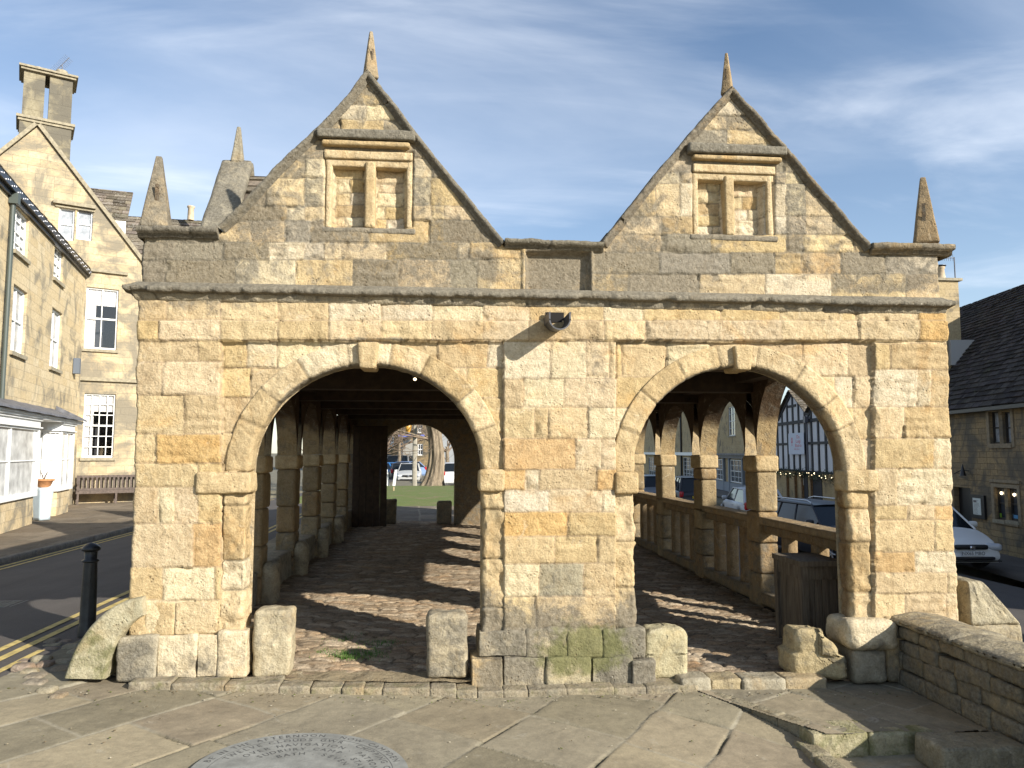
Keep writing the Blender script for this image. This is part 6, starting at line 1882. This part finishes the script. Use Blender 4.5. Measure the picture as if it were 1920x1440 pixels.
m = MB(); slates(m, (sl, -.2, zt1), (1, 0, 0), (0, .7, .714), sr - sl, 4, .4, .25, 77); S1.mb('roof', m, SLATE, True)
S2 = Bld('pale_stone_house', (p1[0] + st[0] * 48, p1[1] + st[1] * 48, GR), aR, 'pale stone house with white paned window and black downpipe, furthest along the right street', 'house')
sl2, sr2 = S2.loc(1190, 850)[0], S2.loc(1332, 850)[0]
zt2 = S2.loc(1290, 720)[1]
hs = [hole(S2, 1280, 1302, 858, 896), hole(S2, 1216, 1232, 858, 900), hole(S2, 1297, 1303, 790, 822)]
S2.wall('wall', [sl2, sr2], [zt2, zt2], hs, ASH5, z0=-.3)
for h_ in hs: S2.window(h_, 4, 5)
a = S2.loc(1279, 850)[0]; m = MB(); m.tube([(a, -.1, 0), (a, -.1, zt2)], .10, 6); S2.mb('downpipe', m, BLACKP)
m = MB(); m.box(sl2, sr2, -.3, -.005, S2.loc(1290, 852)[1] - .1, S2.loc(1290, 852)[1] + .2); S2.mb('fascia', m, WHITE)

# unseen tall house on the right street, shaped for its shadow on the arcade
V1 = Bld('unseen_town_house', (14.0, 3.4, GR), aR, 'unseen tall stone town house with steep slate roof, shading the right arcade', 'house')
hv = [(u, u + 1.0, z, z + 1.5) for u in (.7, 2.4) for z in (.9, 3.5)]
V1.wall('wall', [0, 4.2], [6.1, 6.1], hv, ASH5, z0=-.3)
for h_ in hv: V1.window(h_, 2, 4)
m = MB(); dv = np.array([0, 2.6, 3.5]); Ln = np.linalg.norm(dv); slates(m, (0, -.2, 6.1), (1, 0, 0), dv / Ln, 4.2, Ln, .32, .2, 90)
dv = np.array([0, -2.6, 3.5]); slates(m, (0, 5.1, 6.1), (1, 0, 0), dv / Ln, 4.2, Ln, .32, .2, 91); V1.mb('roof', m, SLD, True)
m = MB(); m.prism([(0.0, -.3), (5.0, -.3), (5.0, 6.1), (2.4, 9.5), (0.0, 6.1)], 0, 0.0, .3); m.prism([(0.0, -.3), (5.0, -.3), (5.0, 6.1), (2.4, 9.5), (0.0, 6.1)], 0, 3.9, 4.2); m.box(.3, 3.9, 4.8, 5.0, -.3, 6.1); V1.mb('end_walls', m, ASH5)
# ================================================================== CARS
TYRE = mat('tyre_rubber', (.015, .015, .016), .85); RIM = mat('alloy', (.35, .36, .38), .35, .8)
CHR = mat('chrome', (.5, .5, .52), .2, .9); CGL = mat('car_glass', (.012, .015, .018), .08, spec=.35)
TLR = mat('tail_lamp', (.40, .015, .02), .25); HDL = mat('head_lamp', (.45, .47, .50), .12); BLKT = mat('black_trim', (.015, .015, .016), .5)
PLW = mat('white_plate', (.68, .68, .66), .5); PLYL = mat('yellow_plate', (.70, .50, .04), .5); INK = mat('plate_ink', (.01, .01, .01), .6)
def paint(n, c): return mat(n, c, .42, .0, coat=.15)
def car(loc, head, col, label, L=4.3, Wd=1.78, H=1.48, style='hatch', group=None, plate=None, plate_front=None, detail=True, cat='car', name='parked_car', rails=False, chrome=False):
    """x forward. style: hatch, estate, suv, van"""
    root = empty(name, loc, head, label, cat, group)
    PA = paint('car_paint', col)
    hl = L / 2
    belt = {'hatch': .93, 'estate': .94, 'suv': 1.05, 'van': 1.1}[style]
    sill = .24; wr = .32 if style != 'suv' else .36
    xa = {'hatch': (hl - .95, hl - 1.75, -hl + .75, -hl + .12), 'estate': (hl - 1.35, hl - 2.05, -hl + .55, -hl + .10), 'suv': (hl - 1.15, hl - 1.85, -hl + .45, -hl + .08), 'van': (hl - .75, hl - 1.45, -hl + .2, -hl + .03)}[style]
    wf, wb = hl - .82, -hl + .78
    N = 60; xs = np.linspace(-hl, hl, N)
    def zt(x):      # shoulder / bonnet line
        f = np.interp(x, [-hl, -hl + .12, xa[3] + .25, xa[0] - .1, hl - .25, hl - .06, hl], [belt - .22, belt - .02, belt, belt - .02, belt - .22, belt - .34, belt - .46])
        return f
    def zbm(x):
        z = np.full_like(x, sill) + .05 * sst(hl - .5, hl, np.abs(x))
        for c in (wf, wb):
            d = (wr + .05) ** 2 - (x - c) ** 2
            z = np.where(d > 0, np.maximum(z, wr + np.sqrt(np.maximum(d, 0))), z)
        return z
    wx = Wd / 2 * (1 - .16 * np.clip((np.abs(xs) - hl + .9) / .9, 0, 1) ** 2.2)
    ZT, ZB = zt(xs), zbm(xs)
    m = MB()
    fr = [0, .12, .3, .5, .7, .85, .95, 1.0]; bf = [.955, .985, 1.0, 1.0, .985, .965, .93, .885]
    side = np.array([[(x, w * b, zb_ + (z - zb_) * f) for f, b in zip(fr, bf)] for x, w, z, zb_ in zip(xs, wx, ZT, ZB)])
    m.grid(side); s2 = side.copy(); s2[..., 1] *= -1; m.grid(s2[:, ::-1])
    topg = np.array([[(x, w * .885 * q, z + .05 * (1 - q * q)) for q in np.linspace(1, -1, 9)] for x, w, z in zip(xs, wx, ZT)]); m.grid(topg)
    for i, sg in ((0, -1), (-1, 1)):
        w, z, zb_ = wx[i], ZT[i], ZB[i]
        e = np.array([[(xs[i] + sg * .06 * (1 - q * q) * math.sin(math.pi * min(1, .2 + f)), w * b * q, zb_ + (z + .05 * (1 - q * q) * (f == 1) - zb_) * f) for q in np.linspace(1, -1, 9)] for f, b in zip(fr, bf)]); m.grid(e)
    m.box(-hl + .1, hl - .1, -Wd / 2 * .86, Wd / 2 * .86, .2, .3)
    m.build('body', PA, root, False)
    # greenhouse
    hw = Wd / 2 * .885; rw = Wd / 2 * .70
    A, B_, C_, E = xa
    zb = belt + .02; zr = H - .02
    g = MB()
    base = [(A, zb), (B_, zr), (C_, zr), (E, zb)]
    for s in (-1, 1):
        V = [(A - .05, s * hw, zb - .05), (B_, s * rw, zr - .06), (C_, s * rw, zr - .06), (E + .05, s * hw, zb - .05)]; g.quad(*V)
    g.quad((A, -hw * .97, zb - .07), (A, hw * .97, zb - .07), (B_, rw, zr - .04), (B_, -rw, zr - .04)); g.quad((E, -hw * .97, zb - .05), (E, hw * .97, zb - .05), (C_, rw, zr - .04), (C_, -rw, zr - .04))
    g.build('glass', CGL, root, False)
    m = MB()
    rx = np.linspace(C_ - .06, B_ + .06, 14)
    P = np.array([[(x, (rw + .02) * q, zr - .05 + (.07 * (1 - abs(q) ** 3)) * (1 - .6 * ((2 * (x - (B_ + C_) / 2) / (B_ - C_)) ** 4))) for q in np.linspace(-1, 1, 11)] for x in rx]); m.grid(P)
    for s in (-1, 1):
        m.tube([(A - .02, s * hw * .985, zb - .05), (B_ + .0, s * (rw + .01), zr - .05)], .030, 6); m.tube([(B_, s * (rw + .01), zr - .045), (C_, s * (rw + .01), zr - .045)], .028, 6)
        m.tube([(E + .03, s * hw * .985, zb - .05), (C_, s * (rw + .01), zr - .05)], .06 if style != 'van' else .1, 6)
        for q in ((.40,) if style == 'hatch' else (.33, .68)):
            xb_ = A - .4 + (E - A + .6) * q; xt = B_ + (C_ - B_) * q; m.tube([(xb_, s * hw * .99, zb - .04), (xt, s * (rw + .005), zr - .06)], .030, 6)
    m.build('roof', PA, root, False)
    if rails or chrome:
        m = MB()
        for s in (-1, 1):
            if rails: m.tube([(B_ - .1, s * (rw - .04), zr + .0), (B_ - .3, s * (rw - .04), zr + .06), (C_ + .3, s * (rw - .04), zr + .06), (C_ + .0, s * (rw - .04), zr + .0)], .018, 6)
            m.tube([(A - .06, s * (hw + .006), zb - .045), (E + .05, s * (hw + .006), zb - .045)], .014, 5)
        m.build('chrome_rail', CHR, root, False)
    for c in (wf, wb):
        for s in (-1, 1):
            w = empty('wheel', (c, s * (Wd / 2 - .11), wr)); w.parent = root
            R = Matrix.Rotation(math.pi / 2, 3, 'X')
            m = MB(); m.lathe((0, 0, 0), [(wr * .62, -.10), (wr * .93, -.10), (wr, -.06), (wr, .06), (wr * .93, .10), (wr * .62, .10)], 26, M=R); m.build('tyre', TYRE, w, False)
            m = MB()
            m.lathe((0, 0, 0), [(wr * .56, -.07), (wr * .64, -.095), (wr * .64, .095), (wr * .56, .07)], 26, M=R)
            if detail:
                for k in range(5):
                    a = k * 2 * math.pi / 5; m.tube([(0, s * .07, 0), (wr * .6 * math.cos(a), s * .085, wr * .6 * math.sin(a))], .026, 5)
            m.lathe((0, s * .07, 0), [(0, -.02), (wr * .16, -.02), (wr * .16, .02), (0, .02)], 12, M=R)
            m.build('rim', RIM, w, False)
            m = MB(); m.lathe((0, 0, 0), [(0, .0), (wr * .6, .0)], 20, M=R); m.build('brake_shadow', BLKT, w, False)
            m2 = MB(); m2.lathe((c, s * (Wd / 2 - .20), wr), [(0, 0), (wr + .05, 0)], 20, M=R); m2.build('wheel_arch', BLKT, root, False)
    # lights and trim
    for s in (-1, 1):
        m = MB(); m.rock((hl - .10, s * wx[-4] * .80, belt - .36), (.26, .34, .17), .06, 0, (1, 1, 1, 0), 0, 1, .06, M=Matrix.Rotation(-s * .35, 3, 'Z')); m.build('headlight', HDL, root, False)
        m = MB(); m.rock((-hl + .09, s * wx[3] * .87, belt - .16 if style != 'hatch' else belt - .10), (.2, .20, .30), .05, 0, (1, 1, 1, 0), 0, 1, .06); m.build('tail_light', TLR, root, False)
        if detail:
            m = MB(); m.rock((A - .35, s * (hw + .13), zb + .05), (.14, .22, .15), .05, 0, (1, 1, 1, 0), 0, 1, .05); m.build('wing_mirror', PA if not chrome else BLKT, root, False)
            m = MB()
            for q in (.35, .62): m.box(A - .4 + (E - A) * q - .1, A - .4 + (E - A) * q + .1, s * (Wd / 2 * .99) - .012, s * (Wd / 2 * .99) + .012, belt - .17, belt - .145)
            m.build('door_handle', PA, root, False)
    m = MB()
    m.rock((hl + .005, 0, belt - .355), (.12, Wd * .48, .12), .04, 0, (1, 1, 1, 0), 0, 1, .06); m.rock((hl + .04, 0, .315), (.08, Wd * .66, .08), .03, 0, (1, 1, 1, 0), 0, 1, .06)
    m.box(hl - .02, hl + .062, -Wd * .42, Wd * .42, .235, .262)
    m.build('grille', BLKT, root, False)
    m = MB(); m.rock((hl + .07, 0, belt - .37), (.02, .13, .10), .01, 0, (1, 1, 1, 0), 0, 1, .05); m.build('badge', CHR, root, False)
    def pl(txt, x, z, mt, sgn):
        p = empty('number_plate', (x, 0, z)); p.parent = root
        m = MB(); m.box(-.008, .008, -.26, .26, -.055, .055); m.build('plate', mt, p, False)
        V, F = text_geo(txt, .115); m = MB(); m.add(np.stack([0 * V[:, 0] + sgn * .0095, V[:, 0] * sgn * .98, V[:, 1]], -1), F, None, 0, 0, False); m.build('characters', INK, p, False)
    if plate_front: pl(plate_front, hl + .085, .435, PLW, 1)
    if plate: pl(plate, -hl - .075, belt - .28, PLYL, -1)
    return root
hs_ = math.atan2(st[1], st[0])          # heading up the street (away)
def cpos(px, depth, zz): 
    p = at(px, 848, depth); return (p[0], p[1], zz)
G_R = lambda x, y: float(gz(x, y)) + .015
def place(px, depth):
    p = at(px, 848, depth); return (p[0], p[1], G_R(p[0], p[1]))
# white hatchback by the inn: bonnet towards the viewer
p = at(1810, 848, 18.4); f = np.array([p[0], p[1]])
hd = hs_ + math.pi + rad(4)
c = f - np.array([math.cos(hd), math.sin(hd)]) * 1.75
car((c[0], c[1], G_R(*c)), hd, (.70, .70, .68), 'small white hatchback facing the viewer outside the inn', L=3.55, Wd=1.64, H=1.48, style='hatch', group='cars parked along the right street', plate_front='NX65 MBO')
p = at(1516, 848, 20.8); car((p[0] + .45, p[1], G_R(p[0], p[1])), hs_ + math.pi + rad(13), (.008, .010, .018), 'dark blue estate car with chrome roof rails before the timber framed house', L=4.9, Wd=1.86, H=1.50, style='estate', group='cars parked along the right street', rails=True, chrome=True)
p = at(1376, 848, 31.4); car((p[0] + .7, p[1], G_R(p[0], p[1]) - .03), hs_, (.42, .44, .46), 'silver hatchback seen from its rear quarter between two arcade piers', L=4.45, Wd=1.75, H=1.49, style='hatch', group='cars parked along the right street')
p = at(1291, 848, 39.5); car((p[0], p[1], G_R(p[0], p[1])), hs_, (.016, .016, .02), 'black off-road car with yellow rear number plate', L=4.7, Wd=1.9, H=1.75, style='suv', group='cars parked along the right street', plate='VX15 WLN')
p = at(1222, 848, 43.0); car((p[0], p[1], G_R(p[0], p[1])), hs_ + math.pi, (.11, .12, .13), 'grey car glimpsed beside the leftmost pier of the right arcade', L=4.5, Wd=1.85, H=1.7, style='suv', group='cars parked along the right street')

# ================================================================== THE GREEN BEYOND THE HALL
LAWN = NT('lawn')
n = LAWN.noise(1.1, 7, .75, dist=1.0); n2 = LAWN.noise(22, 5, .8)
LAWNM = LAWN.fin(LAWN.mix(LAWN.mr(n, .50, .66, 0, .8), LAWN.mix(LAWN.mr(n2, .3, .7), C(.085, .115, .020), C(.15, .19, .04)), C(.22, .16, .085)), .9, LAWN.bump(n2, .6, .03))
def lz(X, Y):
    return -.17 + .17 * sst(19, 22.5, Y) + .10 * sst(24, 30, Y) * sst(48, 34, Y) * 1 - .42 * sst(38, 50, Y) 
X, Y = np.meshgrid(np.linspace(-5.2, 4.2, 60), np.linspace(23.2, 50, 110), indexing='ij')
Z = lz(X, Y) - .07 + .02 * fbm(X * .8, Y * .8, 0, 3, 3) + .012 * fbm(X * 7, Y * 7, 0, 3, 4); m = MB(); m.grid(np.stack([X, Y, Z], -1)); o = m.build('lawn', LAWNM, None, False); tag(o, kind='structure')
mb = flags('path', lambda X, Y: X < 99, np.arange(-2.4, .6, .03), np.arange(YEND + .5, 23.6, .03), rad(92), .62, 91, lambda X, Y: -.02 + .015 * (Y - 18), [(.20, .175, .15), (.23, .20, .17), (.185, .165, .145)], jd=.01, jw=.03)
o = mb.build('path', YORK); tag(o, kind='structure')
o = sheet('car_park', np.linspace(-30, 5.0, 40), np.linspace(46, 76, 30), .02, ROAD, zf=lambda X, Y: 0 * X - .60); tag(o, kind='structure')
cps = [(724, 62, (.02, .16, .42), 'blue hatchback with open windows furthest left on the far car park', 'hatch', hs_ + .9, 3.9), (751, 60, (.03, .03, .035), 'black hatchback showing red tail lights through the far arch', 'hatch', hs_ + .25, 4.0),
       (768, 57, (.42, .42, .40), 'silver hatchback immediately left of the post through the far arch', 'hatch', hs_ + 3.3, 3.9),
       (843, 52, (.62, .62, .62), 'white estate car right of the tree trunk through the far arch', 'suv', hs_ + .3, 4.5), (757, 69, (.18, .26, .42), 'steel blue car behind the black hatchback', 'hatch', hs_ + 1.0, 4.2),
       (732, 74, (.07, .08, .09), 'dark grey van behind the blue hatchback', 'van', hs_ + 1.3, 4.8), (884, 42, (.03, .03, .035), 'dark car end at the right edge of the far arch', 'hatch', hs_ + .2, 4.0)]
for px, dpt, col, lab, sty, hd, L_ in cps:
    p = at(px, 848, dpt); zz = -.58
    if dpt < 40: zz = -.38
    car((p[0], p[1], zz), hd, col, lab, L=L_, H={'hatch': 1.47, 'suv': 1.6, 'van': 2.0}[sty], style=sty, group='cars parked beyond the green', detail=False)
# big old tree
BARK = NT('bark'); mp = BARK.n('ShaderNodeMapping', {'Vector': BARK.tc, 'Scale': (5, 5, .7)}).outputs[0]; n = BARK.noise(1.3, 6, .7, mp, 1.0)
BARKM = BARK.fin(BARK.mix(BARK.mr(n, .35, .65), C(.10, .075, .05), C(.34, .27, .185)), .95, BARK.bump(n, 1.0, .06))
TWIG = mat('twig_bark', (.20, .145, .10), .95, 0, .3, 4)
def limb(m, p, d, L_, r0, depth, rr, gnarl=.22, tw=None, minr=.012):
    n = 5; pts = [p]; d = np.array(d, float); rs = [r0]
    for k in range(n):
        d = d + np.array([rr.gauss(0, gnarl), rr.gauss(0, gnarl), rr.gauss(0, gnarl * .6) + .04]); d /= np.linalg.norm(d)
        pts.append(pts[-1] + d * L_ / n); rs.append(r0 * (1 - .5 * (k + 1) / n))
    (m if r0 > .05 else tw or m).tube(pts, rs, 7 if r0 > .1 else 4, caps=False)
    if depth > 0:
        for k in range(3 if depth > 1 else 4):
            q = rr.randint(2, n); nd = d + np.array([rr.gauss(0, .75), rr.gauss(0, .75), rr.gauss(.1, .5)]); nd /= np.linalg.norm(nd)
            limb(m, pts[q], nd, L_ * rr.uniform(.55, .8), max(minr, rs[q] * .62), depth - 1, rr, gnarl, tw, minr)
tp_ = at(807, 916, 41.0); tzb = -.30
root = empty('old_tree', (tp_[0], tp_[1], tzb), 0, 'big old leafless tree with fluted flaring trunk on the green', 'tree')
m = MB(); nseg, nth = 40, 64
hts = np.linspace(0, 4.6, nseg); th = np.linspace(0, 2 * math.pi, nth)
P = []
for z in hts:
    fl = 1 + .75 * math.exp(-z / .45) - .08 * min(z, 3) + .28 * max(0, z - 3.0) ** 1.2 * .8
    r_ = .44 * fl
    rr_ = r_ * (1 + .10 * np.sin(th * 7 + .5 * z) + .07 * np.sin(th * 12 - .7 * z + 1) + .12 * fbm(np.cos(th) * 1.5, np.sin(th) * 1.5, z * .7, 3, 5))
    P.append(np.stack([rr_ * np.cos(th) + .12 * z - .02 * z * z + .15 * math.sin(z), rr_ * np.sin(th), z + 0 * th], -1))
m.grid(np.array(P)); m.build('trunk', BARKM, root, False)
m, tw = MB(), MB(); rr = random.Random(12)
for a, b, L_, r_ in ((-.9, .6, 4.2, .20), (.5, .9, 4.0, .32), (1.0, .5, 4.5, .25), (-.3, 1.0, 4.0, .28), (-1.4, .4, 3.8, .06), (.1, .9, 3.6, .3), (1.4, .25, 3.6, .14), (-1.5, .3, 3.4, .045)):
    limb(m, np.array([.25 + .2 * a, 0, 3.6 - (.9 if r_ < .13 else 0)]), (a, rr.gauss(0, .5), b), L_, r_, 3, rr, tw=tw)
m.build('limbs', BARKM, root, False); tw.build('crown', TWIG, root, False)
def small_tree(px, depth, h, lab, seed, zb=-.5, r0=.16, dp=4):
    p = at(px, 848, depth); root = empty('bare_tree', (p[0], p[1], zb), 0, lab, 'tree', 'bare trees in front of the far houses'); rr = random.Random(seed); m, tw = MB(), MB()
    m.tube([(0, 0, 0), (.05, 0, h * .2), (0, .05, h * .38)], [r0 * 1.2, r0, r0 * .8], 8, caps=False); m.build('trunk', BARKM, root, False)
    m = MB()
    for k in range(6): limb(m, np.array([0, .05, h * rr.uniform(.25, .38)]), (rr.gauss(0, 1), rr.gauss(0, 1), rr.uniform(.3, 1)), h * .42, r0 * .5, dp - 1, rr, .2, tw)
    for s in m.f: pass
    t = MB(); t.v, t.f, t.n, t.t, t.g = m.v, m.f, m.n, m.t, m.g; 
    if t.n: t.build('limbs', TWIG, root, False)
    tw.build('crown', TWIG, root, False)
small_tree(718, 66, 7.5, 'bare bushy tree at the left of the far arch', 31)
small_tree(748, 70, 8.0, 'bare tree standing left of the post, before the stone building', 32)
small_tree(700, 40, 5.5, 'pale barked tree leaning in at the left edge of the far arch', 33, -.3, .12)
small_tree(838, 62, 7.0, 'bare tree seen behind the right side of the old trunk', 34)
# post with lantern and sign
pp = at(777, 912, 44.0)
root = empty('lamp_post', (pp[0], pp[1], -.42), 0, 'grey wooden post carrying an amber lantern and blue strip beyond the green', 'lamp post')
PST = mat('weathered_post', (.34, .31, .25), .9, 0, .2, 3); AMB = mat('amber_glass', (.60, .32, .06), .4); BLU = mat('blue_print', (.15, .18, .50), .6)
m = MB(); m.rock((0, 0, 2.1), (.26, .26, 4.2), .04, .008, (1, 1, 1, 0), 0, 4, .12, freq=3, warp=lambda P: P * np.stack([1 - .12 * P[:, 2] / 2.1, 1 - .12 * P[:, 2] / 2.1, 1 + 0 * P[:, 2]], -1)); m.build('post', PST, root, False)
m = MB(); m.box(-.95, .55, -.16, -.135, 3.0, 3.14); m.build('blue_strip', BLU, root, False)
m = MB(); m.lathe((-.40, -.1, 3.16), [(.05, 0), (.16, .22), (.22, .5), (.1, .62), (0, .66)], 8); m.build('lantern', AMB, root, False)
m = MB(); m.tube([(0, 0, 3.7), (-.2, -.1, 4.0), (-.40, -.1, 3.82)], .02, 5); m.build('bracket', BLACKP, root, False)
# folding sign and marker peg on the lawn
p = at(733, 905, 40.5); root = empty('folding_sign', (p[0], p[1], -.25), rad(82), 'narrow white folding board leaning on the grass of the green', 'sign')
m = MB(); m.box(-.3, .3, -.16, -.12, 0, 1.05, M=Matrix.Rotation(.12, 4, 'X')); m.build('front_board', WHITE, root, False)
m = MB(); m.box(-.3, .3, .12, .16, 0, 1.05, M=Matrix.Rotation(-.12, 4, 'X')); m.build('back_board', WHITE, root, False)
p = at(738, 920, 33.0); m = MB(); m.rock((p[0], p[1], .0), (.07, .07, .42), .01, .003, (.45, .38, .25, .1), 0, 5, .04); o = m.build('marker_peg', STONE); tag(o, 'short wooden marker peg in the middle of the lawn', 'peg')
# far buildings
F1 = Bld('far_stone_house', at(775, 848, 88.0) * np.array([1, 1, 0]) + np.array([0, 0, -.8]), rad(-6), 'wide brown stone house with pale bay behind the bare trees', 'house')
a, b = F1.loc(640, 820)[0], F1.loc(822, 820)[0]; zt_ = F1.loc(770, 740)[1]
hs = [hole(F1, x0, x1, y0, y1) for x0, x1, y0, y1 in ((766, 774, 792, 806), (783, 793, 832, 854), (752, 760, 830, 852), (728, 738, 818, 842), (783, 792, 795, 812), (710, 720, 862, 872))]
F1.wall('wall', [a, b], [zt_, zt_], hs, ASH4)
for h_ in hs: F1.window(h_, 2, 2, bar=.06, fr=.1)
m = MB(); q0, q1 = F1.loc(758, 830)[0], F1.loc(776, 830)[0]; m.box(q0, q1, -.8, -.01, 0, F1.loc(770, 825)[1]); F1.mb('pale_porch', m, mat('pale_render', (.36, .34, .30), .9))
q0, q1 = F1.loc(700, 860)[0], F1.loc(738, 860)[0]; m = MB(); m.box(q0, q1, -1.2, -.01, 0, F1.loc(720, 855)[1]); F1.mb('low_extension', m, ASH5)
m = MB(); slates(m, (a, -.3, zt_), (1, 0, 0), (0, .75, .66), b - a, 8, .6, .5, 79); F1.mb('roof', m, SLATE, True)
F2 = Bld('far_pale_house', at(848, 848, 80.0) * np.array([1, 1, 0]) + np.array([0, 0, -.8]), rad(-6), 'pale grey rendered house right of the old tree through the far arch', 'house')
a, b = F2.loc(822, 820)[0], F2.loc(900, 820)[0]; zt_ = F2.loc(840, 760)[1]
hs = [hole(F2, 834, 840, 838, 845), hole(F2, 834, 840, 867, 876)]
F2.wall('wall', [a, b], [zt_, zt_], hs, mat('grey_render', (.36, .37, .37), .9, 0, .08, 3))
for h_ in hs: F2.window(h_, 2, 1, bar=.06, fr=.08)
m = MB(); slates(m, (a, -.3, zt_), (1, 0, 0), (0, .75, .66), b - a, 8, .6, .5, 80); F2.mb('roof', m, SLATE, True)
